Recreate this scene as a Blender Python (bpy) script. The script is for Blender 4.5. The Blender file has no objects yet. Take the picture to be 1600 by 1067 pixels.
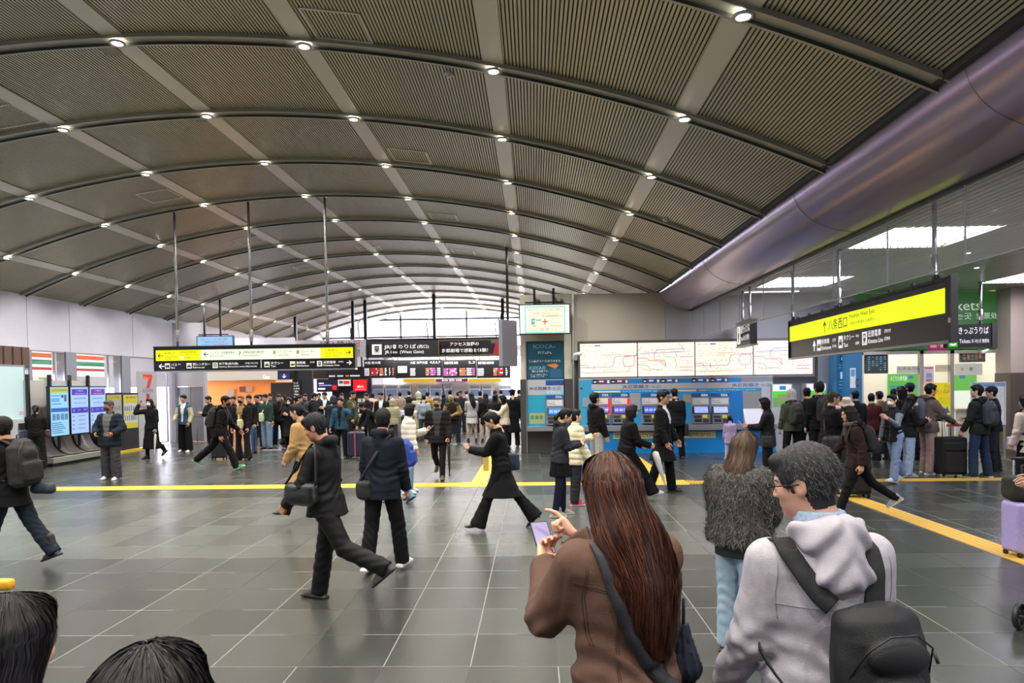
import bpy, bmesh, math, random
import numpy as np
from mathutils import Vector, Matrix
random.seed(7)
sc = bpy.context.scene
COL = sc.collection
PI = math.pi
# ---------------------------------------------------------------- camera
F = 1070.0; CAMH = 1.93
cam_d = bpy.data.cameras.new('camera'); cam = bpy.data.objects.new('camera', cam_d); COL.objects.link(cam); sc.camera = cam
cam_d.sensor_width = 36; cam_d.lens = F/1600*36
YAW, PITCH, ROLL = 0.0318, -0.022, -0.015
R_cam = Matrix.Rotation(YAW, 3, 'Z') @ Matrix.Rotation(PI/2+PITCH, 3, 'X') @ Matrix.Rotation(ROLL, 3, 'Z')
cam.matrix_world = Matrix.Translation((0, 0, CAMH)) @ R_cam.to_4x4()
CX, CY = 800.0, 623.0                      # optical centre of the picture
cam_d.shift_x = (800-CX)/1600; cam_d.shift_y = (CY-533.5)/1600
cam_d.clip_end = 300; cam_d.clip_start = .05
def ray(px, py):
    return R_cam @ Vector(((px-CX)/F, -(py-CY)/F, -1.0))
def at(px, py, Y):
    r = ray(px, py); r = r*(Y/r.y); return Vector((r.x, Y, r.z+CAMH))
def atx(px, py, X):
    r = ray(px, py); r = r*(X/r.x); return Vector((X, r.y, r.z+CAMH))
def ground(px, py):
    r = ray(px, py); r = r*(-CAMH/r.z); return Vector((r.x, r.y, 0))
# ---------------------------------------------------------------- view, world
sc.view_settings.view_transform = 'Standard'; sc.view_settings.look = 'None'
sc.view_settings.exposure = 0.7; sc.view_settings.gamma = 1; sc.view_settings.use_curve_mapping = False
sc.cycles.max_bounces = 7; sc.cycles.diffuse_bounces = 4; sc.cycles.glossy_bounces = 3
sc.cycles.transparent_max_bounces = 12; sc.cycles.caustics_reflective = False; sc.cycles.caustics_refractive = False
sc.cycles.use_denoising = True; sc.cycles.sample_clamp_indirect = 3.0; sc.cycles.sample_clamp_direct = 8.0
try: sc.cycles.use_light_tree = True
except Exception: pass
w = bpy.data.worlds.new('world'); sc.world = w; w.use_nodes = True
bgn = w.node_tree.nodes['Background']; bgn.inputs[0].default_value = (.86, .85, 1.0, 1); bgn.inputs[1].default_value = 5.5

def lin(h):
    if not isinstance(h, str): return h
    h = h.lstrip('#'); v = [int(h[i:i+2], 16)/255 for i in (0, 2, 4)]
    return tuple(c/12.92 if c <= .04045 else ((c+.055)/1.055)**2.4 for c in v)
_M = {}
def mat(col, rough=.6, metal=0, emit=0, spec=.5, grain=0, gscale=40, bump=0, bscale=60, alpha=None, sheen=0, stretch=None, coat=0, name=None):
    key = (col if isinstance(col, str) else tuple(col), rough, metal, emit, spec, grain, gscale, bump, bscale, alpha, sheen, stretch, coat)
    if key in _M: return _M[key]
    m = bpy.data.materials.new(name or 'mat_%s' % (str(col).strip('#()'),)); m.use_nodes = True
    nt = m.node_tree; b = nt.nodes['Principled BSDF']; c = lin(col)
    b.inputs['Base Color'].default_value = (*c, 1); b.inputs['Roughness'].default_value = rough
    b.inputs['Metallic'].default_value = metal; b.inputs['Specular IOR Level'].default_value = spec
    if coat: b.inputs['Coat Weight'].default_value = coat; b.inputs['Coat Roughness'].default_value = .15
    if sheen: b.inputs['Sheen Weight'].default_value = sheen; b.inputs['Sheen Roughness'].default_value = .5
    if emit:
        b.inputs['Emission Color'].default_value = (*c, 1); b.inputs['Emission Strength'].default_value = emit*.62
        b.inputs['Base Color'].default_value = (*[x*.3 for x in c], 1)
    if alpha is not None: b.inputs['Alpha'].default_value = alpha
    if grain or bump:
        tc = nt.nodes.new('ShaderNodeTexCoord'); src = tc.outputs['Object']
        if stretch:
            mp = nt.nodes.new('ShaderNodeMapping'); mp.inputs['Scale'].default_value = stretch
            nt.links.new(src, mp.inputs[0]); src = mp.outputs[0]
    if grain:
        n = nt.nodes.new('ShaderNodeTexNoise'); n.inputs['Scale'].default_value = gscale; n.inputs['Detail'].default_value = 4
        nt.links.new(src, n.inputs['Vector'])
        r = nt.nodes.new('ShaderNodeValToRGB'); nt.links.new(n.outputs['Fac'], r.inputs[0])
        r.color_ramp.elements[0].position = .3; r.color_ramp.elements[1].position = .7
        r.color_ramp.elements[0].color = (*[x*(1-grain) for x in c], 1); r.color_ramp.elements[1].color = (*[min(1, x*(1+grain)+.0) for x in c], 1)
        nt.links.new(r.outputs[0], b.inputs['Base Color'])
    if bump:
        n = nt.nodes.new('ShaderNodeTexNoise'); n.inputs['Scale'].default_value = bscale; n.inputs['Detail'].default_value = 5
        nt.links.new(src, n.inputs['Vector'])
        bp = nt.nodes.new('ShaderNodeBump'); bp.inputs['Strength'].default_value = bump; bp.inputs['Distance'].default_value = .01
        nt.links.new(n.outputs['Fac'], bp.inputs['Height']); nt.links.new(bp.outputs[0], b.inputs['Normal'])
    _M[key] = m; return m

WM = {}      # world matrices of the things' empties
def wmat(o): return WM.get(o.name, Matrix.Identity(4)) if o else Matrix.Identity(4)
class MB:
    """collects world-space faces; build() links them as one object"""
    def __init__(s): s.v = []; s.f = []; s.m = []; s.mats = []; s.sm = []
    def mi(s, m):
        if m not in s.mats: s.mats.append(m)
        return s.mats.index(m)
    def add(s, vs, fs, m, smooth=False):
        o = len(s.v); s.v += [tuple(v) for v in vs]; k = s.mi(m)
        for f in fs: s.f.append([i+o for i in f]); s.m.append(k); s.sm.append(smooth)
        return s
    def box(s, x0, x1, y0, y1, z0, z1, m, M=None):
        vs = [Vector((x, y, z)) for z in (z0, z1) for y in (y0, y1) for x in (x0, x1)]
        if M: vs = [M @ v for v in vs]
        return s.add(vs, [(0, 2, 3, 1), (4, 5, 7, 6), (0, 1, 5, 4), (2, 6, 7, 3), (0, 4, 6, 2), (1, 3, 7, 5)], m)
    def tube(s, pts, r, m, n=8, closed=False):
        pts = [Vector(p) for p in pts]; rs = r if isinstance(r, (list, tuple)) else [r]*len(pts); vs = []; fs = []; up = None
        for i, p in enumerate(pts):
            t = (pts[min(i+1, len(pts)-1)]-pts[max(i-1, 0)]); t.normalize()
            a = Vector((0, 0, 1)) if abs(t.z) < .9 else Vector((1, 0, 0))
            if up is not None: a = up
            u = t.cross(a); 
            if u.length < 1e-5: u = t.orthogonal()
            u.normalize(); v = u.cross(t); v.normalize(); up = v
            for k in range(n):
                an = 2*PI*k/n; vs.append(p+(u*math.cos(an)+v*math.sin(an))*rs[i])
        for i in range(len(pts)-1):
            for k in range(n):
                a, b = i*n+k, i*n+(k+1) % n; fs.append((a, b, b+n, a+n))
        fs.append(tuple(range(n-1, -1, -1))); fs.append(tuple(range((len(pts)-1)*n, len(pts)*n)))
        return s.add(vs, fs, m, True)
    def prism(s, poly, y0, y1, m, M=None, smooth=False):
        """poly in x,z; extruded along y"""
        n = len(poly); vs = [Vector((p[0], y, p[1])) for y in (y0, y1) for p in poly]
        if M: vs = [M @ v for v in vs]
        fs = [(i, (i+1) % n, n+(i+1) % n, n+i) for i in range(n)]
        s.add(vs, fs, m, smooth)
        return s.add(vs, [tuple(range(n-1, -1, -1)), tuple(range(n, 2*n))], m)
    def lathe(s, prof, c, m, n=20, axis='z', M=None):
        vs = []; c = Vector(c)
        for r, h in prof:
            for k in range(n):
                a = 2*PI*k/n; p = Vector((r*math.cos(a), r*math.sin(a), h))
                if axis == 'x': p = Vector((p.z, p.x, p.y))
                if axis == 'y': p = Vector((p.x, p.z, p.y))
                if M: p = M @ p
                vs.append(c+p)
        fs = [(i*n+k, i*n+(k+1) % n, (i+1)*n+(k+1) % n, (i+1)*n+k) for i in range(len(prof)-1) for k in range(n)]
        return s.add(vs, fs, m, True)
    def build(s, name, parent=None, kind=None, bevel=0, local=False):
        me = bpy.data.meshes.new(name); inv = wmat(parent).inverted()
        me.from_pydata([tuple(v) if local else tuple(inv @ Vector(v)) for v in s.v], [], s.f)
        for m in s.mats: me.materials.append(m)
        me.polygons.foreach_set('material_index', s.m); me.polygons.foreach_set('use_smooth', s.sm); me.update()
        o = bpy.data.objects.new(name, me); COL.objects.link(o); WM[o.name] = wmat(parent)
        if parent: o.parent = parent
        if kind: o['kind'] = kind
        if bevel:
            b = o.modifiers.new('bevel', 'BEVEL'); b.width = bevel; b.segments = 2; b.limit_method = 'ANGLE'
        return o
def tag(o, label, cat, group=None, kind=None):
    o['label'] = label; o['category'] = cat
    if group: o['group'] = group
    if kind: o['kind'] = kind
    return o
def thing(name, label, cat, loc=(0, 0, 0), rz=0, group=None, scale=1):
    o = bpy.data.objects.new(name, None); COL.objects.link(o); o.location = loc; o.rotation_euler = (0, 0, rz); o.scale = (scale,)*3
    WM[o.name] = Matrix.Translation(loc) @ Matrix.Rotation(rz, 4, 'Z') @ Matrix.Diagonal((scale, scale, scale, 1))
    o.empty_display_size = .1
    return tag(o, label, cat, group)
def box(name, x0, x1, y0, y1, z0, z1, m, parent=None, kind=None, bevel=0):
    return MB().box(x0, x1, y0, y1, z0, z1, m).build(name, parent, kind, bevel)
def dup(root, loc=None, rz=None, label=None):
    r = root.copy(); COL.objects.link(r)
    if loc is not None: r.location = loc
    if rz is not None: r.rotation_euler = (0, 0, rz)
    if label: r['label'] = label
    for ch in list(root.children):
        c = ch.copy(); COL.objects.link(c); c.parent = r
        for g in list(ch.children):
            d = g.copy(); COL.objects.link(d); d.parent = c
    return r
# ---- lettering
_T = {}
def tmesh(s):
    if s in _T: return _T[s]
    cu = bpy.data.curves.new('lettering', 'FONT'); cu.body = s; cu.size = 1; cu.resolution_u = 2; cu.fill_mode = 'BOTH'
    o = bpy.data.objects.new('lettering_tmp', cu); COL.objects.link(o)
    dg = bpy.context.evaluated_depsgraph_get(); dg.update(); me = bpy.data.meshes.new_from_object(o.evaluated_get(dg))
    v = np.empty(len(me.vertices)*3); me.vertices.foreach_get('co', v); v = v.reshape(-1, 3)
    fs = [tuple(p.vertices) for p in me.polygons]
    bpy.data.objects.remove(o); bpy.data.curves.remove(cu); bpy.data.meshes.remove(me)
    if len(v): lo, hi = v.min(0), v.max(0)
    else: lo = hi = np.zeros(3)
    _T[s] = (v, fs, lo, hi); return _T[s]
def mtext(mb, s, M, x0, z0, x1, z1, m):
    """fit the string into the rectangle x0..x1, z0..z1 of the local x-z plane of M (facing local -y)"""
    v, fs, lo, hi = tmesh(s)
    if not len(v): return
    sx = (x1-x0)/max(hi[0]-lo[0], 1e-6); sz = (z1-z0)/max(hi[1]-lo[1], 1e-6)
    vs = [M @ Vector((x0+(p[0]-lo[0])*sx, 0, z0+(p[1]-lo[1])*sz)) for p in v]
    mb.add(vs, fs, m)
# ================================================================ the hall
XC, ZAP, RV = -4.75, 6.15, 20.3            # vault: centre line, apex height, radius
def vz(x): return ZAP-RV+math.sqrt(RV*RV-(x-XC)**2)
XL, XR, ZW = -13.0, 3.55, 4.36
Y0, Y1 = -5.0, 39.6
STRIPS = [-11.65, -9.42, -7.18, -4.93, -2.67, -.42, 1.81]
RIBS = [5.92+2.25*k for k in range(-4, 15)]

def floor_material():
    m = bpy.data.materials.new('floor_tiles'); m.use_nodes = True; nt = m.node_tree; L = nt.links; b = nt.nodes['Principled BSDF']
    N = nt.nodes.new
    geo = N('ShaderNodeNewGeometry'); sep = N('ShaderNodeSeparateXYZ'); L.new(geo.outputs['Position'], sep.inputs[0])
    def mth(op, a, c=None, d=None):
        n = N('ShaderNodeMath'); n.operation = op
        for i, v in enumerate((a, c, d)):
            if v is None: continue
            if isinstance(v, (int, float)): n.inputs[i].default_value = v
            else: L.new(v, n.inputs[i])
        return n.outputs[0]
    X, Y = sep.outputs[0], sep.outputs[1]
    tx = mth('DIVIDE', mth('SUBTRACT', X, .14), .6); ty = mth('DIVIDE', mth('SUBTRACT', Y, .434), .6)
    fx = mth('FLOOR', tx); fy = mth('FLOOR', ty)
    def edge(t, wdt):      # 1 on the joint
        fr = mth('SUBTRACT', t, mth('FLOOR', t)); d = mth('MINIMUM', fr, mth('SUBTRACT', 1.0, fr))
        return mth('LESS_THAN', d, wdt)
    jx = edge(tx, .006); jy = edge(ty, .006)
    joint = mth('MAXIMUM', jx, jy)
    cmb = N('ShaderNodeCombineXYZ'); L.new(fx, cmb.inputs[0]); L.new(fy, cmb.inputs[1])
    wn = N('ShaderNodeTexWhiteNoise'); wn.noise_dimensions = '3D'; L.new(cmb.outputs[0], wn.inputs['Vector'])
    # joint tone: some runs are filled pale, some dark
    c2 = N('ShaderNodeCombineXYZ'); L.new(mth('ROUND', mth('MULTIPLY', tx, 1.0)), c2.inputs[0]); L.new(mth('FLOOR', mth('DIVIDE', ty, 7)), c2.inputs[1])
    wj = N('ShaderNodeTexWhiteNoise'); L.new(c2.outputs[0], wj.inputs['Vector'])
    jtone = mth('GREATER_THAN', wj.outputs['Value'], .55)
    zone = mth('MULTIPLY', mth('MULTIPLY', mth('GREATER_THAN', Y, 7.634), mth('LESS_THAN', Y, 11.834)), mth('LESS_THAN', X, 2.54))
    nz = N('ShaderNodeTexNoise'); nz.inputs['Scale'].default_value = .8; nz.inputs['Detail'].default_value = 3; L.new(geo.outputs['Position'], nz.inputs['Vector'])
    ng = N('ShaderNodeTexNoise'); ng.inputs['Scale'].default_value = 160; ng.inputs['Detail'].default_value = 2; L.new(geo.outputs['Position'], ng.inputs['Vector'])
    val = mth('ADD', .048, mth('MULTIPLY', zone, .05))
    val = mth('MULTIPLY', val, mth('ADD', .78, mth('MULTIPLY', wn.outputs['Value'], .3)))
    val = mth('MULTIPLY', val, mth('ADD', .7, mth('MULTIPLY', ng.outputs['Fac'], .6)))
    val = mth('MULTIPLY', val, mth('ADD', .75, mth('MULTIPLY', nz.outputs['Fac'], .5)))
    mx = N('ShaderNodeMix'); L.new(joint, mx.inputs[0]); L.new(val, mx.inputs[2]); L.new(mth('ADD', .012, mth('MULTIPLY', jtone, .2)), mx.inputs[3])
    col = N('ShaderNodeCombineColor'); L.new(mth('MULTIPLY', mx.outputs[0], .93), col.inputs[0]); L.new(mx.outputs[0], col.inputs[1]); L.new(mth('MULTIPLY', mx.outputs[0], .88), col.inputs[2])
    L.new(col.outputs[0], b.inputs['Base Color'])
    L.new(mth('ADD', .24, mth('ADD', mth('MULTIPLY', wn.outputs['Value'], .04), mth('MULTIPLY', joint, .3))), b.inputs['Roughness'])
    b.inputs['Specular IOR Level'].default_value = .75
    bp = N('ShaderNodeBump'); bp.inputs['Strength'].default_value = .12; bp.inputs['Distance'].default_value = .004
    L.new(mth('SUBTRACT', ng.outputs['Fac'], mth('MULTIPLY', joint, 1.5)), bp.inputs['Height']); L.new(bp.outputs[0], b.inputs['Normal'])
    return m
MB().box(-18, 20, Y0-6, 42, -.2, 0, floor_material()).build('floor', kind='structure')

# vault lining: narrow slats with open gaps, running the length of the hall
slat_m = mat('#c2bca6', .36, metal=.55); gap_m = mat('#56523f', .8)
def arcpt(s, off=0):                         # s = arc length from apex; off = towards the room
    a = s/RV; r = RV-off; return XC+r*math.sin(a), ZAP-RV+r*math.cos(a)
def vault():
    mb = MB(); smax = RV*math.asin((XL-XC)/RV); s1 = RV*math.asin((XR+.35-XC)/RV); per = .042
    n = int((s1-smax)/per); vs = []; fs = []; ms = []
    prof = []
    for i in range(n+1):
        s = smax+i*per
        prof += [(s, 0, 0), (s+per*.62, 0, 1), (s+per*.62, -.011, 1), (s+per, -.011, 1)]
    for (s, off, _) in prof:
        x, z = arcpt(s, off); vs += [(x, Y0, z), (x, Y1, z)]
    for i in range(len(prof)-1):
        mb_i = 0 if i % 4 == 0 else 1
        fs.append(((2*i, 2*i+1, 2*i+3, 2*i+2), mb_i))
    mb.add(vs, [f for f, k in fs if k == 0], slat_m); o = len(mb.v)
    k1 = mb.mi(gap_m)
    for f, k in fs:
        if k: mb.f.append(list(f)); mb.m.append(k1); mb.sm.append(False)
    return mb.build('ceiling', kind='structure')
vault()
# a closed skin above the slats so no daylight leaks
mb = MB(); n = 40; pts = []
for i in range(n+1):
    x = XL-.4+(XR+2.4-XL)*i/n; pts.append((x, vz(min(x, XR+.5))+.12))
mb.prism(pts+[(p[0], p[1]+.3) for p in reversed(pts)], Y0, Y1+.3, mat('#3a3a38', .9)); mb.build('roof_slab', kind='structure')
strip_m = mat('#d6d1c4', .36, metal=.4)
for i, xs in enumerate(STRIPS):
    s = RV*math.asin((xs-XC)/RV); mb = MB(); vs = []
    for (ds, off) in ((-.125, .004), (-.125, .016), (.125, .016), (.125, .004)):
        x, z = arcpt(s+ds, off); vs += [(x, Y0, z), (x, Y1, z)]
    mb.add(vs, [(0, 1, 3, 2), (2, 3, 5, 4), (4, 5, 7, 6)], strip_m); mb.build('trim_%d' % (i+1), kind='structure')
rib_m = mat('#b2b1a6', .3, metal=.45); rib_d = mat('#3a3a35', .6)
def rib(y, k):
    mb = MB(); xs = [XL+(XR+.3-XL)*i/64 for i in range(65)]
    # cross-section (dy, off) of the rib: dark slot, flat channel with raised lips, dark slot
    prof = [(-.13, .0, 1), (-.13, .03, 1), (-.085, .03, 0), (-.085, .055, 0), (.07, .055, 0), (.07, .02, 0), (.13, .02, 1), (.13, .0, 1)]
    prof = [(-.12, 0), (-.12, .05), (-.10, .05), (-.10, .028), (.05, .028), (.05, .062), (.085, .062), (.085, 0)]
    vs = []
    for x in xs:
        s = RV*math.asin((x-XC)/RV)
        for dy, off in prof:
            px, pz = arcpt(s, off); vs.append((px, y+dy, pz))
    P = len(prof); fl = []; fd = []
    for i in range(len(xs)-1):
        for j in range(P-1):
            q = (i*P+j, i*P+j+1, (i+1)*P+j+1, (i+1)*P+j); (fd if j in (2, 4, 6) else fl).append(q)
    mb.add(vs, fl, rib_m); o = mb.mi(rib_d)
    for f in fd: mb.f.append(list(f)); mb.m.append(o); mb.sm.append(False)
    mb.build('trim_%d' % (20+k), kind='structure')
for k, y in enumerate(RIBS): rib(y, k)

# downlights where ribs and strips cross
dl_ring = mat('#c9c8c2', .35, metal=.2); dl_lens = mat('#fff6e4', .4, emit=45)
def downlight(x, y):
    z = arcpt(RV*math.asin((x-XC)/RV), .06)[1]
    t = thing('downlight', 'round downlight set in a ceiling rib where a pale strip crosses', 'ceiling light', (x, y-.02, z), 0, 'downlights along the vault ribs')
    MB().lathe([(.062, .0), (.09, .0), (.095, -.012), (.088, -.022), (.062, -.02), (.06, .0)], (x, y-.02, z), dl_ring).build('ring', t)
    MB().lathe([(.0, -.010), (.045, -.011), (.062, -.006), (.062, .004), (0, .004)], (x, y-.02, z), dl_lens, 14).build('lens', t)
    return t
dl0 = None; spot = bpy.data.lights.new('downlight_beam', 'SPOT'); spot.energy = 185; spot.spot_size = math.radians(150); spot.spot_blend = .9; spot.shadow_soft_size = .06; spot.color = (1, .95, .86)
for y in RIBS:
    for x in STRIPS:
        if y < -2: continue
        z = arcpt(RV*math.asin((x-XC)/RV), .06)[1]
        vis = y > 3 and not (y < 7.5 and x < -5.5)
        if vis:
            if dl0 is None: dl0 = downlight(x, y)
            else: dup(dl0, (x, y-.02, z))
        so = bpy.data.objects.new('downlight_beam', spot); COL.objects.link(so); so.location = (x, y-.02, z-.03)

# round speakers, hatches, detectors in the ceiling
def on_vault(px, py):
    r = ray(px, py)
    for i in range(400):
        t = 3+i*.1; p = r*t; z = p.z+CAMH
        if z > vz(p.x): return Vector((p.x, p.y, vz(p.x)))
    return r*30
def ceil_frame(p):                           # frame tangent to the vault, local z into the room
    a = math.asin((p.x-XC)/RV); return Matrix.Translation(p) @ Matrix.Rotation(PI+a, 4, 'Y')
for (px, py), lab in (((173, 77), 'larger round speaker grille in the vault, nearest to the camera'), ((311, 185), 'round speaker grille in the vault, one rib farther down'), ((605, 486), 'small round speaker grille far down the vault')):
    p = on_vault(px, py); Mx = ceil_frame(p); mb = MB(); mb.lathe([(0, .012), (.09, .012), (.115, .02), (.125, .0), (.125, -.01)], (0, 0, 0), mat('#8d8b83', .5), 28)
    mb.v = [tuple(Mx @ Vector(v)) for v in mb.v]; tag(mb.build('ceiling_speaker'), lab, 'speaker')
for (px, py), lab in (((702, 110), 'smoke detector on the vault beside the centre strip'), ((1040, 342), 'smoke detector low on the vault above the grey tube'), ((168, 433), 'smoke detector on the dim left side of the vault')):
    p = on_vault(px, py); Mx = ceil_frame(p); mb = MB(); mb.lathe([(0, .055), (.03, .052), (.04, .035), (.055, .03), (.06, .012), (.06, 0)], (0, 0, 0), mat('#c4c3bd', .45), 20)
    mb.v = [tuple(Mx @ Vector(v)) for v in mb.v]; tag(mb.build('smoke_detector'), lab, 'detector')
hf = mat('#e0dccf', .4)
def hatch(px, py, lx, ly, lab):
    p = on_vault(px, py); Mx = ceil_frame(p); mb = MB(); t = .026
    for (x0, x1, y0, y1) in ((-lx, lx, -ly, -ly+t), (-lx, lx, ly-t, ly), (-lx, -lx+t, -ly, ly), (lx-t, lx, -ly, ly)): mb.box(x0, x1, y0, y1, .0, .012, hf)
    mb.v = [tuple(Mx @ Vector(v)) for v in mb.v]; tag(mb.build('ceiling_hatch'), lab, 'access hatch')
hatch(527, 35, .34, .33, 'largest pale-framed rectangular hatch, at the top of the vault')
hatch(8, 178, .34, .33, 'pale-framed hatch cut by the left edge of the view')
hatch(641, 242, .34, .33, 'pale-framed hatch two ribs down beside the centre strips')
hatch(250, 304, .34, .33, 'faint hatch on the left flank of the vault')
hatch(693, 338, .34, .33, 'pale-framed hatch in the middle of the vault')
hatch(389, 374, .34, .33, 'faint hatch between two sign rods')
hatch(724, 393, .34, .33, 'small-looking hatch far down the vault right of its middle')
hatch(476, 416, .34, .33, 'faint hatch far down the vault left of its middle')
hatch(271, 470, .34, .33, 'dim hatch low on the left flank, above the long yellow sign')
hatch(577, 387, .34, .33, 'small hatch beside the right-hand sign rod')

# ---- left wall (x = -13)
lilac = mat('#cdccdb', .42, grain=.03, gscale=3); pier = mat('#8d8f9c', .4, metal=.3); dark = mat('#121213', .4); gran = mat('#4a4a4c', .35, grain=.5, gscale=220)
def lw(name, y0, y1, z0, z1, m, dx=0, th=.25, bev=0):
    return MB().box(XL-th, XL+dx, y0, y1, z0, z1, m).build(name, kind='structure', bevel=bev)
lw('wall_left', Y0, 17.35, 0, 4.42, lilac)
def LY(px, py=600): return atx(px, py, XL).y
def LZ(px, py): return atx(px, py, XL).z
yA, yB, yC, yD, yE, yF, yG = LY(45), LY(103), LY(119), LY(190), LY(203), LY(262), 24.35
ztop = LZ(75, 548)
mb = MB()
mb.box(XL-.25, XL, 17.35, 24.35, ztop, 4.42, lilac)
for q in (yA+.0, (yB+yC)/2, 21.9): mb.box(XL, XL+.006, q-.006, q+.006, ztop, 4.4, mat('#8f8f9a', .4))
mb.build('wall_left_upper', kind='structure')
lw('wall_left_pier', 17.35, yA, 0, ztop, pier, .03); lw('wall_left_pier', yB, yC, 0, ztop, pier, .03); lw('wall_left_pier', yD, yE, 0, ztop, pier, .03)
lw('wall_left_plinth', yA, yB, 0, 1.35, mat('#2a2a2d', .35), 0); lw('wall_left_plinth', yC, yD, 0, 1.35, mat('#2a2a2d', .35), 0)
lw('wall_left_beyond', 24.35, Y1, 2.62, 4.42, lilac); 
MB().box(XL, XL+.02, 17.3, Y1, 4.36, 4.42, mat('#d6d4de', .4)).build('trim_60', kind='structure')
glass = bpy.data.materials.new('clear_glass'); glass.use_nodes = True
gb = glass.node_tree.nodes['Principled BSDF']; gb.inputs['Base Color'].default_value = (.35, .4, .4, 1); gb.inputs['Roughness'].default_value = .03; gb.inputs['Alpha'].default_value = .10; gb.inputs['Specular IOR Level'].default_value = .6
# convenience store behind
wht = mat('#f4f0ea', .6); 
box('store_back_wall', XL-4.2, XL-4.0, 16.8, 24.3, 0, 3.4, wht, kind='structure'); box('store_ceiling', XL-4.2, XL-.25, 16.8, 24.3, 3.3, 3.4, wht, kind='structure')
box('store_floor', XL-4.2, XL-.25, 16.8, 24.3, -.0, .01, mat('#d8d4cc', .3), kind='structure')
for y0, y1, n in ((yA, yB, 1), (yC, yD, 2), (yE, yF, 3)):
    fr = MB(); z0 = 1.35 if n < 3 else .05; tk = .035
    mets = mat('#9b9da6', .3, metal=.8)
    for (a, b_, c, d) in ((y0, y0+tk, z0, ztop), (y1-tk, y1, z0, ztop), (y0, y1, z0, z0+tk), (y0, y1, ztop-tk, ztop)): fr.box(XL-.06, XL-.0, a, b_, c, d, mets)
    if n < 3: fr.box(XL-.06, XL, y1-(y1-y0)*.3, y1-(y1-y0)*.3+.03, z0, ztop, mets)
    wnd = fr.build('window_%d' % n, kind='structure')
    MB().box(XL-.035, XL-.025, y0+tk, y1-tk, z0+tk, ztop-tk, glass).build('window_pane', wnd)
# lit three-stripe band seen through the windows
for y0, y1, lab in ((yA-.3, yB+.05, 'lit band of orange green and red stripes seen through the first store window'), (yC-.1, yD-.2, 'lit band of orange green and red stripes seen through the second store window')):
    mb = MB(); xx = XL-.42; mb.box(xx-.04, xx-.02, y0+.1, y0+.14, 3.0, 3.3, wht); mb.box(xx-.04, xx-.02, y1-.14, y1-.1, 3.0, 3.3, wht)
    for za, zc, cl, e in ((2.34, 2.50, '#ffffff', 1.1), (2.50, 2.575, '#d80a24', .8), (2.575, 2.65, '#ffffff', 1.2), (2.65, 2.78, '#009468', .8), (2.78, 2.84, '#ffffff', 1.2), (2.84, 2.96, '#ff6a08', .9), (2.96, 3.05, '#ffffff', 1.2)):
        mb.box(xx-.05, xx, y0, y1, za, zc, mat(cl, .4, emit=e))
    tag(mb.build('store_stripe_sign'), lab, 'shop sign')
store_l = bpy.data.lights.new('store_light', 'AREA'); store_l.shape = 'RECTANGLE'; store_l.size = 3; store_l.size_y = 6.5; store_l.energy = 90; store_l.color = (1, .95, .9)
o = bpy.data.objects.new('store_light', store_l); COL.objects.link(o); o.location = (XL-2.2, 20.6, 3.28)
# goods shelves inside the store
random.seed(3)
def shelf_unit(y0, y1, x, lab):
    t = thing('store_shelf', lab, 'shelf', (x, (y0+y1)/2, 0)); box('cabinet', x-.3, x-.26, y0, y1, 0, 2.3, mat('#e9e6df', .5), t)
    for k, z in enumerate((.3, .75, 1.2, 1.65, 2.05)):
        s = box('shelf_board', x-.26, x+.05, y0, y1, z, z+.03, mat('#c9c7c0', .4), t); mb = MB(); yy = y0+.02
        while yy < y1-.12:
            wd = random.uniform(.07, .16); hgt = random.uniform(.14, .3)
            mb.box(x-.22, x+.02, yy, yy+wd-.012, z+.03, z+.03+hgt, mat(random.choice(['#e8443a', '#f3d13b', '#5fa35a', '#e9e3d6', '#c24a6d', '#f0f0f0', '#e98a3c', '#5a7fb8', '#d9b37a']), .45)); yy += wd
        mb.build('packets', s)['kind'] = 'stuff'
shelf_unit(17.2, 19.4, XL-2.6, 'shelf of coloured packets behind the first store window'); shelf_unit(19.5, 22.2, XL-2.6, 'shelf of coloured packets behind the second store window')
# wall end facing the camera, metal door
fz = mat('#b3b2bd', .4)
mb = MB(); mb.box(-18, -11.85, 24.35, 24.55, 2.0, 4.3, fz); mb.box(-11.93, -11.85, 24.35, 24.55, 0, 2.0, fz); mb.box(XL-.1, XL+.12, 24.2, 24.4, 0, 3.2, pier); mb.build('wall_back_left', kind='structure')
dr = MB(); dm = mat('#8e9198', .35, metal=.5)
dr.box(-12.88, -12.42, 24.40, 24.46, .02, 1.99, dm); dr.box(-12.40, -11.95, 24.40, 24.46, .02, 1.99, dm); door = dr.build('door_1', kind='structure')
MB().box(-12.47, -12.445, 24.35, 24.40, .95, 1.1, mat('#cccccc', .3, metal=.9)).build('door_handle', door); MB().box(-12.85, -12.62, 24.385, 24.40, 1.25, 1.62, mat('#dfe2ea', .6)).build('notice_sheet', door)
# low pipe guard rail before the door
mb = MB(); rl = mat('#6f7278', .3, metal=.8); mb.tube([(-12.7, 24.0, 0), (-12.7, 24.0, .92), (-11.3, 24.0, .92), (-11.3, 24.0, 0)], .02, rl); 
for x in (-12.35, -12.0, -11.65): mb.tube([(x, 24.0, .92), (x, 24.0, 0)], .012, rl)
tag(mb.build('guard_rail'), 'low steel guard rail before the grey metal door', 'railing')

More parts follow.
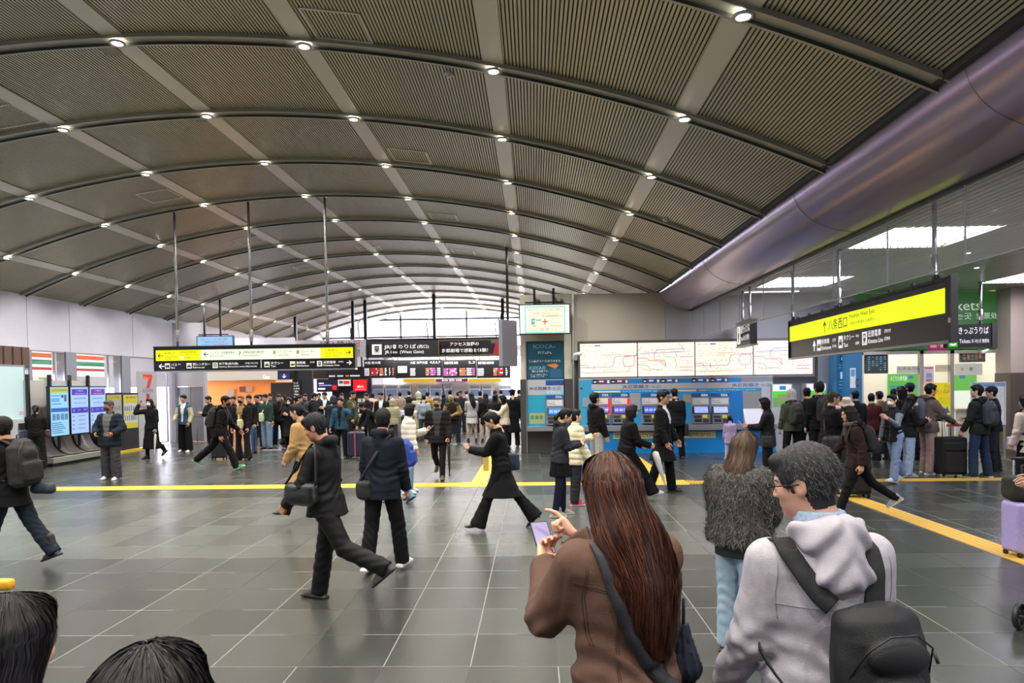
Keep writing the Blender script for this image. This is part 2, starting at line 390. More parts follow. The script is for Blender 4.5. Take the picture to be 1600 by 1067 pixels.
# ---- far end: lit window wall
ye = Y1
mb = MB(); wm = mat('#c9c7d2', .5)
za = 4.15
xs = [-14+i*.5 for i in range(40)]
mb.box(-18, 20, ye, ye+.25, 0, za, wm); mb.build('wall_far', kind='structure')
mul = MB(); mm_ = mat('#5a5a66', .4)
for px in (505, 548, 626, 729, 783, 840):
    x = at(px, 510, ye).x; mul.box(x-.045, x+.045, ye, ye+.12, za, vz(min(x, XR))+.1, mm_)
for z in (at(700, 498, ye).z, at(700, 526, ye).z+.02): mul.box(XL, XR+4, ye, ye+.12, z-.05, z+.05, mm_)
fw = mul.build('window_far', kind='structure')
MB().box(XL, XR, ye+.05, ye+.06, za, 6.2, glass).build('window_pane', fw)
# buildings outside
t = thing('apartment_building', 'pale building with a red roof edge outside the arched end window', 'building', (-15, 62, 0)); box('wall', -24, -9.8, 60, 66, 0, 8.2, mat('#d6d2dc', .7), t); box('roof', -24.2, -13.2, 59.8, 66.2, 8.2, 9.0, mat('#c98a90', .7), t)
mb = MB()
for i in range(12): mb.box(-13-.35*i, -12.85-.35*i, 59.9, 60, 6.6, 7.8, mat('#9aa0b4', .4))
mb.build('railing', t)

# ---- tube and smoked-glass drop along the right
tube_m = mat('#a596b0', .2, metal=.45)
def tube_sec(s, inset=0):                    # s 0..1 from the vault edge down to the glass
    a = s*PI*.5
    # bulges toward the hall and down
    cx, cz, rx, rz = 4.32, 4.42, .86, .56
    return cx-(rx-inset)*math.cos(a), cz-(rz-inset)*math.sin(a)
mb = MB(); n = 18; ys = [Y0]+[2+1.2*i for i in range(15)]; 
ylist = ys+[19.6]
vs = []
for y in ylist:
    for k in range(n+1):
        x, z = tube_sec(k/n); vs.append((x, y, z))
# rounded far end
for e in range(1, 7):
    q = e/6; y = 19.6+.9*math.sin(q*PI/2); f = math.cos(q*PI/2)
    for k in range(n+1):
        x, z = tube_sec(k/n); vs.append((4.32+(x-4.32)*f, y, 4.42+(z-4.42)*f))
rows = len(vs)//(n+1)
fs = [(r*(n+1)+k, r*(n+1)+k+1, (r+1)*(n+1)+k+1, (r+1)*(n+1)+k) for r in range(rows-1) for k in range(n)]
mb.add(vs, fs, tube_m, True); mb.build('trim_70', kind='structure')
mb = MB()
for y in (5.6, 9.2, 14.0):
    pts = [Vector((tube_sec(k/n, -.004)[0], y, tube_sec(k/n, -.004)[1])) for k in range(n+1)]; mb.tube(pts, .0022, mat('#4c4854', .5), 4)
mb.build('trim_71', kind='structure')
box('trim_72', 3.4, 3.72, Y0, 19.6, 4.38, 4.5, mat('#2a2a29', .6), kind='structure')
box('trim_73', 4.27, 4.37, Y0, 18.9, 3.84, 3.88, mat('#17171a', .5), kind='structure')
sg = bpy.data.materials.new('smoked_glass'); sg.use_nodes = True
g2 = sg.node_tree.nodes['Principled BSDF']; g2.inputs['Base Color'].default_value = (.32, .34, .36, 1); g2.inputs['Roughness'].default_value = .04; g2.inputs['Alpha'].default_value = .25; g2.inputs['Specular IOR Level'].default_value = .8
y = 1.0; k = 1
edge_m = mat('#8c9296', .4, metal=.3)
while y < 18.6:
    y2 = min(y+1.5, 18.85); gpn = MB().box(4.315, 4.327, y+.006, y2-.006, 3.06, 3.85, sg).build('glass_smoke_screen_%d' % k, kind='structure')
    mb = MB(); mb.box(4.313, 4.329, y+.0, y2, 3.05, 3.062, edge_m); mb.box(4.312, 4.330, y-.005, y+.005, 3.06, 3.85, edge_m); mb.build('edge_clip', gpn); y = y2; k += 1
# ---- right wing ceiling
wing = MB(); cm = mat('#d2d3ca', .35, metal=.35); y = Y0
wing.box(4.3, 20, Y0, 22, 4.30, 4.45, gap_m)
PAN = [(9.0+.0, 0)]
panels = []
for py in (.9, 5.9, 10.9, 15.9):
    for px_ in (5.75, 11.2): panels.append((px_, px_+1.5, py, py+1.6))
x = 4.38
while x < 19.9:
    segs = []; cuts = sorted([(p[2], p[3]) for p in panels if p[0]-.05 < x+.06 < p[1]+.05]); y0 = Y0
    for a, b_ in cuts: segs.append((y0, a)); y0 = b_
    segs.append((y0, 22))
    for a, b_ in segs:
        while a < b_-.01:
            e = min((math.floor((a+.001)/2.5)+1)*2.5, b_); wing.box(x, x+.105, a+.012, e-.012, 4.255, 4.30, cm); a = e
    x += .128
wing.build('ceiling_wing', kind='structure')
pan_m = mat('#f6f4ff', .5, emit=21); lv = mat('#d8d8e0', .4)
pnames = {(5.75, .9): 'square lit ceiling panel behind the viewer on the ticket side', (5.75, 5.9): 'lit ceiling panel over the near end of the ticket side', (5.75, 10.9): 'large bright square ceiling panel above the yellow exit sign', (5.75, 15.9): 'bright square ceiling panel above the ticket machine wall', (11.2, 15.9): 'bright ceiling panel at the right edge above the ticket office', (11.2, .9): 'lit ceiling panel far right behind the viewer', (11.2, 5.9): 'lit ceiling panel far right beyond the frame', (11.2, 10.9): 'lit ceiling panel to the right of the ticket office queue'}
for p in panels:
    t = thing('ceiling_light_panel', pnames[(p[0], p[2])], 'ceiling light', (p[0]+.75, p[2]+.8, 4.3))
    box('diffuser', p[0], p[1], p[2], p[3], 4.285, 4.298, pan_m, t); mb = MB()
    for q in range(9): mb.box(p[0], p[1], p[2]+.17*q+.1, p[2]+.17*q+.112, 4.262, 4.282, lv)
    mb.build('louvre', t)
mb = MB(); t = thing('reflection_strip', 'thin glowing strip standing in for a glass reflection near the map board wall', 'ceiling light', (6.3, 18.3, 4.25)); box('diffuser', 5.6, 7.0, 18.25, 18.33, 4.235, 4.25, mat('#ffffff', .5, emit=4), t); box('housing', 5.58, 7.02, 18.23, 18.35, 4.25, 4.26, mat('#888888', .4), t)  # added glowing strip in place of a reflection in the glass, no real lamp
for i, (px_, y) in enumerate(((9.5, 9), (9.5, 12), (9.5, 15), (8.2, 13.2), (8.2, 10))):
    tag(MB().lathe([(0, -.004), (.035, -.004), (.045, 0), (.045, .01)], (px_, y, 4.252), mat('#fff4e0', .4, emit=6), 14).build('wing_downlight'), 'tiny round spot lamp in the slatted right ceiling', 'ceiling light', 'spot lamps in the slatted right ceiling')
# ---- ticket machine wall, y = 18.9
YW = 18.9
def X(px, py=600, Y=YW): return at(px, py, Y).x
def Z(px, py, Y=YW): return at(px, py, Y).z
beige = mat('#b9b4aa', .5, grain=.03, gscale=2); grey2 = mat('#a9a8ae', .5); greyd = mat('#8e8e94', .5)
zt = 4.36
xa, xb = X(814), X(894)      # pillar
mb = MB(); mb.box(xb, X(1040), YW, YW+.3, 2.55, zt, beige); mb.box(X(1040)+.008, X(1163), YW, YW+.3, 2.55, zt, grey2); mb.box(X(1163)+.008, X(1300), YW, YW+.3, 2.55, 4.3, greyd); mb.build('wall_right_upper', kind='structure')
mb = MB(); mb.box(xb, X(1300), YW+.12, YW+.3, 0, 2.56, mat('#7d7f84', .45)); mb.build('wall_right_lower', kind='structure')
# pillar of stone and cream plaster with its recess
zs = Z(814, 593); px0, px1 = X(823), X(882)
mb = MB(); cr = mat('#c9c4b6', .5)
mb.box(xa, px0, YW-.05, YW+.6, zs, zt, cr); mb.box(px1, xb, YW-.05, YW+.6, zs, zt, cr); mb.box(px0, px1, YW-.05, YW+.6, Z(850, 533), zt, cr); mb.box(px0, px1, YW+.1, YW+.6, 0, Z(850, 533), greyd)
mb.build('pillar_upper', kind='structure')
mb = MB(); mb.box(xa-.02, px0, YW-.07, YW+.62, 0, zs, gran); mb.box(px1, xb+.02, YW-.07, YW+.62, 0, zs, gran); mb.box(px0, px1, YW-.02, YW+.1, 0, Z(850, 672), gran); mb.build('pillar_lower', kind='structure')
mb = MB(); mb.tube([(xb+.03, YW-.1, 0), (xb+.03, YW-.1, zt)], .025, mat('#b9bac0', .3, metal=.7)); mb.box(px0-.02, px0, YW-.085, YW-.06, 0, Z(850, 533), mat('#b9bac0', .3, metal=.7)); mb.build('trim_80', kind='structure')
# right: stone pillar, office and outer wall
mb = MB(); mb.box(X(1303, 600, 18.6), X(1328, 600, 18.6)+.1, 18.5, 19.2, 1.95, 4.3, grey2); mb.box(X(1303, 600, 18.6), X(1328, 600, 18.6)+.1, 18.5, 19.2, 0, 1.95, gran); mb.build('pillar_stone', kind='structure')
mb = MB(); mb.box(X(1276), X(1302), YW-.1, YW+.1, 0, 2.6, mat('#b0b2b8', .3, metal=.6)); mb.build('trim_81', kind='structure')
xo = X(1571, 600, 18.6)
mb = MB(); mb.box(xo, 20, 18.4, 19.0, 2.02, 4.3, mat('#b3a49a', .5)); mb.box(xo-.02, 20, 18.38, 19.0, 0, 2.02, mat('#5a4e48', .35, grain=.5, gscale=160)); mb.build('wall_right_end', kind='structure')
box('wall_right', 19.8, 20.2, Y0, 22, 0, 4.4, grey2, kind='structure')
# store rooms behind, closing the building
box('wall_office_back', 8.3, 14.1, 22.0, 22.2, 0, 4.3, mat('#efe9dc', .6), kind='structure')
box('wall_gate_hall_back', -7.3, 1.2, 33.05, 33.2, 0, 3.3, mat('#f0f0f4', .5), kind='structure')
box('wall_leak_blocker', 3.62, 3.85, 19.25, 39.6, 0, 4.6, mat('#c9c7d2', .5), kind='structure')  # unseen wall added to stop daylight leaking in from the right
box('wall_behind_machines', .9, 1.1, 19.5, 33, 0, 4.4, mat('#e8e8ee', .5), kind='structure')
box('ceiling_gate_hall', -7.3, 1.2, 32.0, 39.5, 3.3, 3.5, wht, kind='structure')
box('wall_back_blocker', -18, 20, Y0-6.3, Y0-6, 0, 6.6, mat('#8a8884', .6), kind='structure'); box('ceiling_back_blocker', -18, 20, Y0-6.3, Y0, 6.2, 6.6, mat('#6a6860', .6), kind='structure')  # unseen wall and ceiling added behind the camera to darken the near hall
# tactile paving
tac = mat('#d7b548', .55); tacd = mat('#c9a23f', .55)
def tactile(name, pts, wid, dots, label, col=tac):
    t = MB(); (x0, y0), (x1, y1) = pts
    L_ = math.hypot(x1-x0, y1-y0); a = math.atan2(y1-y0, x1-x0); M_ = Matrix.Translation((x0, y0, 0)) @ Matrix.Rotation(a, 4, 'Z')
    k = 0.
    while k < L_-.01:
        e = min(k+.3, L_)
        t.box(k+.002, e-.002, -wid/2, wid/2, .0005, .003, col, M_)
        if dots:
            for i in range(5):
                for j in range(int(wid/.06)): t.box(k+.025+.055*i, k+.05+.055*i, -wid/2+.02+.06*j, -wid/2+.045+.06*j, .003, .0075, col, M_)
        k += .3
    if not dots:
        for j in range(int(wid/.075)): t.box(0, L_, -wid/2+.025+.075*j, -wid/2+.055+.075*j, .003, .0075, col, M_)
    o = t.build(name); return tag(o, label, 'tactile paving')
gy = ground(500, 759.5).y
tactile('tactile_paving', ((-9.6, gy), (-1.4, gy)), .5, False, 'long yellow tactile strip crossing the floor, left stretch')
tactile('tactile_paving', ((-1.4, gy), (-.8, gy)), .6, True, 'dotted yellow tactile square behind the woman in the black coat')
tactile('tactile_paving', ((-.8, gy), (2.2, gy)), .42, False, 'yellow tactile strip between the black coat woman and the schoolgirl')
tactile('tactile_paving', ((2.2, gy), (2.9, gy)), .6, True, 'dotted yellow tactile square near the couple in black coats')
tactile('tactile_paving', ((2.905, gy), (12.5, gy)), .36, False, 'yellow tactile strip running to the ticket office queue', tacd)
tactile('tactile_paving', ((-1.1, gy+.3), (-1.1, 21)), .3, False, 'yellow tactile branch leading away towards the gates')
tactile('tactile_paving', ((2.55, gy+.3), (2.55, 17.6)), .3, True, 'yellow tactile branch leading to the ticket machines')
tactile('tactile_paving', ((5.15, gy-.2), (5.15, 3.0)), .34, False, 'amber tactile strip running towards the viewer on the right', tacd)
# ================================================================ signs, screens, machines
blk = mat('#0d0d0f', .35); blk2 = mat('#1b1b1d', .45); steel = mat('#b4b5ba', .25, metal=.9); whE = mat('#ffffff', .5, emit=1.0); gryT = mat('#cfcfd2', .5, emit=.75)
redE = mat('#e11b22', .5, emit=.9)
class Panel:
    """a flat panel with its own local frame: origin at world P, width along +x, facing local -y; px,py -> local through a rectangle"""
    def __init__(s, M, w, h, rect=None): s.M = M; s.w = w; s.h = h; s.r = rect
    def loc(s, px, py):
        x0, y0, x1, y1 = s.r; return ((px-x0)/(x1-x0)*s.w, (y1-py)/(y1-y0)*s.h)
    def rect(s, mb, px0, py0, px1, py1, m, y=-.002, th=.002):
        a, d = s.loc(px0, py1); b, c = s.loc(px1, py0)
        mb.box(a, b, y-th, y, d, c, m, s.M)
    def text(s, mb, st, px0, py0, px1, py1, m, y=-.0055):
        a, d = s.loc(px0, py1); b, c = s.loc(px1, py0)
        mtext(mb, st, s.M @ Matrix.Translation((0, y, 0)), a, d, b, c, m)
def panel_at(px0, py0, px1, py1, Y, W=None):
    """a panel facing the camera side, parallel to the hall's cross-section"""
    c = at((px0+px1)/2, (py0+py1)/2, Y); w_ = (at(px1, (py0+py1)/2, Y)-at(px0, (py0+py1)/2, Y)).x; h_ = (at((px0+px1)/2, py0, Y)-at((px0+px1)/2, py1, Y)).z
    return Panel(Matrix.Translation((c.x-w_/2, Y, c.z-h_/2)), w_, h_, (px0, py0, px1, py1))
def arrow(mb, P, px, py, L_, d, m, t=.9):
    """arrow icon: d = 'l','r','u'"""
    pts = {'l': [(0, 0), (.45, .42), (.62, .42), (.28, .07), (1, .07), (1, -.07), (.28, -.07), (.62, -.42), (.45, -.42)]}['l']
    out = []
    for x, y in pts:
        if d == 'r': x = 1-x
        if d == 'u': x, y = y+.5, x
        if d == 'd': x, y = y+.5, 1-x
        out.append((px+x*L_, py+(y if d in 'lr' else y-.5)*L_))
    q = [P.loc(*p) for p in out]; mb.prism(q, -.0055, -.0035, m, P.M)
def icon(mb, P, px0, py0, px1, py1, kind, fg, bg):
    P.rect(mb, px0, py0, px1, py1, bg, y=-.004); w_ = px1-px0; h_ = py1-py0
    R = lambda a, b, c, d, m=fg: P.rect(mb, px0+a*w_, py0+b*h_, px0+c*w_, py0+d*h_, m, y=-.006, th=.001)
    if kind == 'train': R(.25, .15, .75, .75); R(.32, .25, .68, .48, bg); R(.3, .6, .4, .68, bg); R(.6, .6, .7, .68, bg); R(.2, .82, .8, .88)
    if kind == 'bus': R(.12, .3, .88, .75); R(.2, .38, .8, .55, bg); R(.2, .75, .35, .85); R(.65, .75, .8, .85)
    if kind == 'car': R(.15, .5, .85, .75); R(.28, .3, .72, .5); R(.35, .36, .65, .48, bg); R(.2, .75, .34, .85); R(.66, .75, .8, .85)
    if kind == 'bullet': R(.1, .55, .9, .75); R(.3, .4, .9, .55); R(.5, .44, .8, .52, bg)
    if kind == 'sub': R(.2, .15, .8, .8); R(.3, .25, .7, .7, bg); R(.38, .35, .62, .62); 
    if kind == 'person': R(.38, .12, .58, .32); R(.3, .38, .66, .62); R(.3, .62, .44, .9); R(.54, .62, .66, .9)
def hang_rod(x, y, z0, lab, r=.028, m=steel, top=None):
    zt_ = top if top else vz(x)+.02
    mb = MB(); mb.tube([(x, y, z0), (x, y, zt_)], r, m, 10); mb.lathe([(0, 0), (r*2, 0), (r*2, .02), (0, .02)], (x, y, zt_-.03), m, 14); mb.lathe([(r*1.5, 0), (r*1.5, .25), (r, .27)], (x, y, z0+.1), m, 12)
    return mb

# ---- long yellow and black hanging sign on the left
P = panel_at(241, 541, 553, 577.5, 15.1); M0 = P.M
t = thing('hanging_direction_sign', 'long yellow white and black direction sign hanging on three grey rods at left', 'sign', (M0.translation.x+P.w/2, 15.1, M0.translation.z))
mb = MB(); mb.box(0, P.w, 0, .16, 0, P.h, blk, M0); mb.box(-.02, P.w+.02, -.02, .18, P.h, P.h+.03, blk2, M0); mb.box(-.02, P.w+.02, -.02, .18, -.03, 0, steel, M0); mb.box(-.02, .0, -.01, .17, 0, P.h, blk2, M0); mb.box(P.w, P.w+.02, -.01, .17, 0, P.h, blk2, M0); mb.build('housing', t)
yel = mat('#f2f200', .5, emit=1.0); pal = mat('#e6f5d8', .5, emit=1.0); oli = mat('#5d6400', .6); ink = mat('#1c1c10', .6); wt = mat('#ffffff', .5, emit=1.1)
mb = MB(); P.rect(mb, 243, 545, 313, 561.5, yel); P.rect(mb, 313.3, 545, 501, 561.5, pal); P.rect(mb, 501.3, 545, 551, 561.5, yel); mb.build('lit_face', t)
mb = MB()
arrow(mb, P, 246, 553.5, 8, 'l', ink); P.text(mb, '中央口', 256, 547.5, 272, 552, oli); P.text(mb, 'Central Exit', 256, 553.5, 276, 556.5, oli); P.text(mb, '중앙출구', 257, 557.5, 270, 560, oli)
P.text(mb, '京都鉄道博物館', 280, 546.8, 306, 550, oli); P.text(mb, 'Kyoto Railway Museum', 280, 551, 310, 553.5, oli); P.rect(mb, 281, 555, 286, 560, pal, y=-.005); P.text(mb, 'Hotels', 288, 555, 298, 558, oli)
arrow(mb, P, 318, 552.5, 8, 'l', ink); P.text(mb, 'ジェイアール京都伊勢丹', 328, 548, 367, 552.5, ink); P.text(mb, 'JR Kyoto Isetan', 328, 553.8, 350, 557, oli)
P.text(mb, '?', 373.5, 548.5, 376.5, 556, ink); P.text(mb, '京都総合観光案内所', 380, 548, 413, 552, ink); P.text(mb, 'Tourist Information', 380, 553.5, 404, 556.5, oli)
icon(mb, P, 427, 548, 431, 554, 'person', oli, mat('#b9c7a8', .5, emit=.8)); P.text(mb, 'コインロッカー', 434, 548, 458, 552, ink); P.text(mb, 'Coin lockers', 434, 553.5, 452, 556.3, oli)
icon(mb, P, 463, 548, 468, 554, 'person', oli, mat('#d9b9a8', .5, emit=.8)); P.text(mb, 'エレベーター', 471, 548, 492, 552, ink); P.text(mb, 'Elevator', 471, 553.5, 483, 556.3, oli)
P.text(mb, '八条西口', 507, 546.8, 527, 551, oli); P.text(mb, 'Hachijo West Exit', 507, 552.5, 535, 555.5, oli); P.text(mb, '하치조 서쪽출구', 507, 556.8, 532, 559.5, oli); arrow(mb, P, 540, 553, 8, 'r', ink)
arrow(mb, P, 247, 570, 9, 'l', wt)
for (x, kd, jp, en) in ((257, 'bus', 'バス', 'Bus'), (291, 'car', '駅レンタカー', 'Rent-a-car'), (332, 'sub', '地下鉄(烏丸線)', 'Subway (Karasuma Line)'), (413, 'car', 'タクシー', 'Taxi'), (453, 'bullet', '新幹線', 'Shinkansen'), (495, 'train', '近鉄電車', 'Kintetsu Line')):
    icon(mb, P, x, 565.5, x+8, 574, kd, blk, mat('#e2ead0', .5, emit=.9)); wj = {'バス': 9, '駅レンタカー': 27, '地下鉄(烏丸線)': 30, 'タクシー': 20, '新幹線': 14, '近鉄電車': 19}[jp]
    P.text(mb, jp, x+10, 565.5, x+10+wj, 569.8, wt); P.text(mb, en, x+10, 571, x+10+min(wj+10, len(en)*1.9), 573.8, wt)
P.text(mb, '지하철 가라스마선', 383, 566, 403, 568.5, wt); P.text(mb, '地铁(乌丸线)', 383, 571, 401, 573.8, wt); P.rect(mb, 407.6, 562, 408.3, 575, wt, y=-.004); P.text(mb, '버스', 278, 566, 282, 568.5, wt); P.text(mb, '신칸센', 484, 566, 491, 568.5, wt); P.text(mb, '긴테쓰', 528, 566, 536, 568.5, wt)
arrow(mb, P, 541, 566+3, 8, 'r', wt); mb.build('lettering', t)
for px in (277.5, 393, 512):
    p = at(px, 541, 15.18); hang_rod(p.x, 15.18, p.z, '').build('hanging_rod', t)
# ---- yellow exit sign on the right, along the hall
def run_panel(x0, y0, x1, y1, z0, z1):
    """panel whose left edge (seen from the hall) is the far end (x0,y0) and right edge the near end"""
    w_ = math.hypot(x1-x0, y1-y0); a = math.atan2(y1-y0, x1-x0)
    return Panel(Matrix.Translation((x0, y0, z0)) @ Matrix.Rotation(a, 4, 'Z'), w_, z1-z0, (0, 0, 100, 10))
P = run_panel(5.62, 15.2, 5.30, 8.88, 2.40, 3.17); M0 = P.M
t = thing('hanging_exit_sign', 'large yellow and black exit sign hanging lengthwise at right', 'sign', (5.37, 11.8, 2.42))
mb = MB(); mb.box(0, P.w, 0, .06, 0, P.h, blk, M0); mb.box(-.02, P.w+.03, -.03, .07, P.h, P.h+.04, blk2, M0); mb.box(-.02, P.w+.03, -.03, .07, -.035, 0, mat('#8a8a8e', .3, metal=.7), M0); mb.box(P.w-.0, P.w+.06, -.03, .06, -.03, P.h+.05, blk2, M0); mb.box(P.w-.07, P.w, -.03, .0, 0, P.h, blk2, M0); mb.box(-.02, 0, -.03, .07, 0, P.h, blk2, M0)
for q in range(9): mb.box(.4+.7*q, .46+.7*q, .01, .05, P.h+.04, P.h+.09, blk, M0)
mb.build('housing', t)
mb = MB(); yr = mat('#efff10', .5, emit=.95); P.rect(mb, .1, 1.2, 98.6, 5.4, yr); mb.build('lit_face', t)
MB().box(P.w+.005, P.w+.055, -.034, -.03, .22, .28, mat('#e8b9c4', .5), M0).build('maker_plate', t)
mb = MB()
# map the seen x (px) to the position along the sign
def along(px):
    lo, hi = 0., 100.
    for _ in range(40):
        mid = (lo+hi)/2; v = P.M @ Vector((mid/100*P.w, 0, .4)); r_ = R_cam.transposed() @ (v-Vector((0, 0, CAMH))); x = CX+F*r_.x/-r_.z
        if x < px: lo = mid
        else: hi = mid
    return (lo+hi)/2
ik2 = mat('#20240a', .6)
arrow_z = 3.4
def rt(s, a, b, y0, y1, m): P.text(mb, s, along(a), y0, along(b), y1, m)
ax = along(1289); q = [P.loc(*p) for p in ((ax-.12, 4.8), (ax-.12, 2.6), (ax-.9, 3.3), (ax-1.1, 3.0), (ax, 1.9), (ax+1.1, 3.0), (ax+.9, 3.3), (ax+.12, 2.6), (ax+.12, 4.8))]; mb.prism(q, -.006, -.003, ik2, P.M)
rt('八条西口', 1295, 1324, 1.9, 4.5, ik2); rt('Hachijo West Exit', 1328, 1367, 1.75, 2.9, ik2); rt('하치조 서쪽 출구  八条西口', 1329, 1366, 3.5, 4.2, oli)
ax = along(1272.5); q = [P.loc(*p) for p in ((ax-.2, 9.0), (ax-.2, 7.2), (ax-.8, 7.8), (ax-1.1, 7.4), (ax, 6.2), (ax+1.1, 7.4), (ax+.8, 7.8), (ax+.2, 7.2), (ax+.2, 9.0))]; mb.prism(q, -.006, -.003, wt, P.M)
for (a, b, kd) in ((1277, 1283, 'bullet'), (1310.5, 1317, 'car'), (1347.5, 1355, 'train')):
    icon(mb, P, along(a), 6.2, along(b), 9.0, kd, blk, mat('#f4f4f4', .5, emit=.9))
rt('新幹線', 1284, 1296, 6.2, 7.5, wt); rt('Shinkansen', 1284, 1299, 8.0, 8.9, wt); rt('신칸센', 1301, 1306, 6.5, 7.2, wt); rt('新干线', 1301, 1307, 8.0, 8.7, wt)
rt('タクシー', 1318.5, 1335, 6.2, 7.4, wt); rt('Taxi', 1318.5, 1325, 8.0, 8.9, wt); rt('택시', 1338, 1342, 6.5, 7.2, wt); rt('出租车', 1337, 1343, 8.0, 8.7, wt)
rt('近鉄電車', 1356.5, 1377, 6.1, 7.5, wt); rt('Kintetsu Line', 1357, 1380, 7.9, 8.8, wt); rt('긴테쓰선', 1382, 1392, 6.4, 7.1, wt); rt('近铁线', 1382, 1391, 7.9, 8.6, wt)
mb.build('lettering', t)
for k, u in enumerate((.0175, .42, .93)):
    v = P.M @ Vector((u*P.w, .03, P.h+.02)); mb = hang_rod(v.x, v.y, v.z+.0, '', .03, steel, 4.28)
    mb.tube([v+Vector((.02, 0, .0)), v+Vector((.06, .02, .12)), v+Vector((-.04, 0, .2)), v+Vector((.03, 0, .28)), v+Vector((0, 0, .35))], .012, blk, 6); mb.build('hanging_rod', t)
# ---- two ticket signs
P = run_panel(5.45, 18.55, 5.3, 16.9, 2.82, 3.42); M0 = P.M
t = thing('hanging_ticket_sign', 'small dark sign for automatic ticket machines hanging before the map board', 'sign', (5.35, 17.7, 2.82))
mb = MB(); mb.box(0, P.w, 0, .16, 0, P.h, blk2, M0); mb.box(-.02, P.w+.02, -.02, .18, P.h, P.h+.03, mat('#77777a', .4, metal=.5), M0); mb.box(-.02, P.w+.02, -.02, .18, -.03, 0, mat('#77777a', .4, metal=.5), M0); mb.build('housing', t)
mb = MB(); icon(mb, P, 6, 1, 30, 9, 'person', blk, mat('#f7f7ef', .5, emit=.95)); P.text(mb, '自動きっぷうりば', 33, 1.2, 96, 4.8, wt); P.text(mb, 'Tickets 표사는곳 售票处', 33, 5.8, 92, 8.0, wt); mb.build('lettering', t)
for u in (.25, .75):
    v = P.M @ Vector((u*P.w, .08, P.h)); hang_rod(v.x, v.y, v.z, '', .028, steel, 4.28).build('hanging_rod', t)
P = panel_at(1481, 507, 1547, 543, 17.2); M0 = P.M
M0 = M0 @ Matrix.Rotation(-.1, 4, 'Z'); P.M = M0
t = thing('hanging_ticket_sign', 'black Tickets sign with a green symbol, hanging before the ticket office', 'sign', tuple(M0.translation))
mb = MB(); mb.box(-.02, P.w, 0, .2, 0, P.h, blk2, M0); mb.box(P.w-.02, P.w+.1, -.02, .22, -.02, P.h+.02, mat('#3a3a3d', .4), M0); mb.build('housing', t)
mb = MB(); P.text(mb, 'きっぷうりば', 1497, 511, 1541, 522, wt); P.text(mb, 'Tickets', 1498, 530, 1514, 536, wt); P.text(mb, '표 사는곳 售票处', 1516, 530, 1542, 536, wt)
gE = mat('#35d024', .5, emit=.9); q = [P.loc(1488+7*math.cos(a)*1.0, 536+5*math.sin(a)) for a in [2*PI*i/20 for i in range(20)]]; P.rect(mb, 1482, 530.5, 1495, 541.5, gE, y=-.004); q = [P.loc(1488.5+5*math.cos(a), 535.5+4*math.sin(a)) for a in [PI*(.1+.8*i/12) for i in range(13)]]+[P.loc(1488.5+2.6*math.cos(a), 535.5+2*math.sin(a)) for a in [PI*(.9-.8*i/12) for i in range(13)]]
mb.prism(q, -.007, -.006, wt, P.M); mb.build('lettering', t)
v = P.M @ Vector((P.w*.78, .1, P.h)); hang_rod(v.x, v.y, v.z, '', .035, steel, 4.28).build('hanging_rod', t)
# ---- tv monitor over the left sign and its black hanger
def monitor(px0, py0, px1, py1, Y, lab, scr, lines, hang_px=(), dep=.1, rz=0, htop=None, big=False):
    P = panel_at(px0, py0, px1, py1, Y); P.M = P.M @ Matrix.Rotation(rz, 4, 'Z'); t = thing('hanging_monitor', lab, 'screen', tuple(P.M.translation))
    mb = MB(); mb.box(-.03, P.w+.03, 0, dep, -.03, P.h+.03, blk2, P.M); mb.build('housing', t)
    mb = MB(); P.rect(mb, px0, py0, px1, py1, scr); mb.build('screen', t)
    mb = MB()
    for (s, a, b, c, d, m) in lines:
        if s is None: P.rect(mb, a, b, c, d, m, y=-.0045)
        else: P.text(mb, s, a, b, c, d, m, y=-.008)
    if mb.v: mb.build('lettering', t)
    for hx in hang_px:
        v = at(hx, py0, Y+dep/2); mb = MB(); mb.box(v.x-.03, v.x+.03, v.y-.03, v.y+.03, v.z-.1, (htop or vz(v.x)), blk); mb.build('hanger', t)
    if len(hang_px) > 1:
        a, b = at(hang_px[0], py0, Y), at(hang_px[-1], py0, Y); box('cross_bar', a.x-.25, b.x+.25, Y+dep/2-.02, Y+dep/2+.02, a.z+.05, a.z+.09, blk, t)
    return t
cy = mat('#58c3d6', .5, emit=.95); bl = mat('#8fc4ee', .5, emit=.95); rdE = mat('#c8264c', .5, emit=.8); nav = mat('#1a2740', .5)
monitor(308.5, 526, 363.5, 541, 24.0, 'wide pale blue monitor hanging above the long yellow sign', bl, [('特急サンダーバード号ご利用のお客様へ', 314, 528.2, 357, 531.8, rdE), ('特急券はお持ちでしょうか？', 320, 533, 352, 535.5, nav), ('サンダーバード号は全車指定席です', 316, 536.5, 356, 539.5, rdE)], (320, 345))
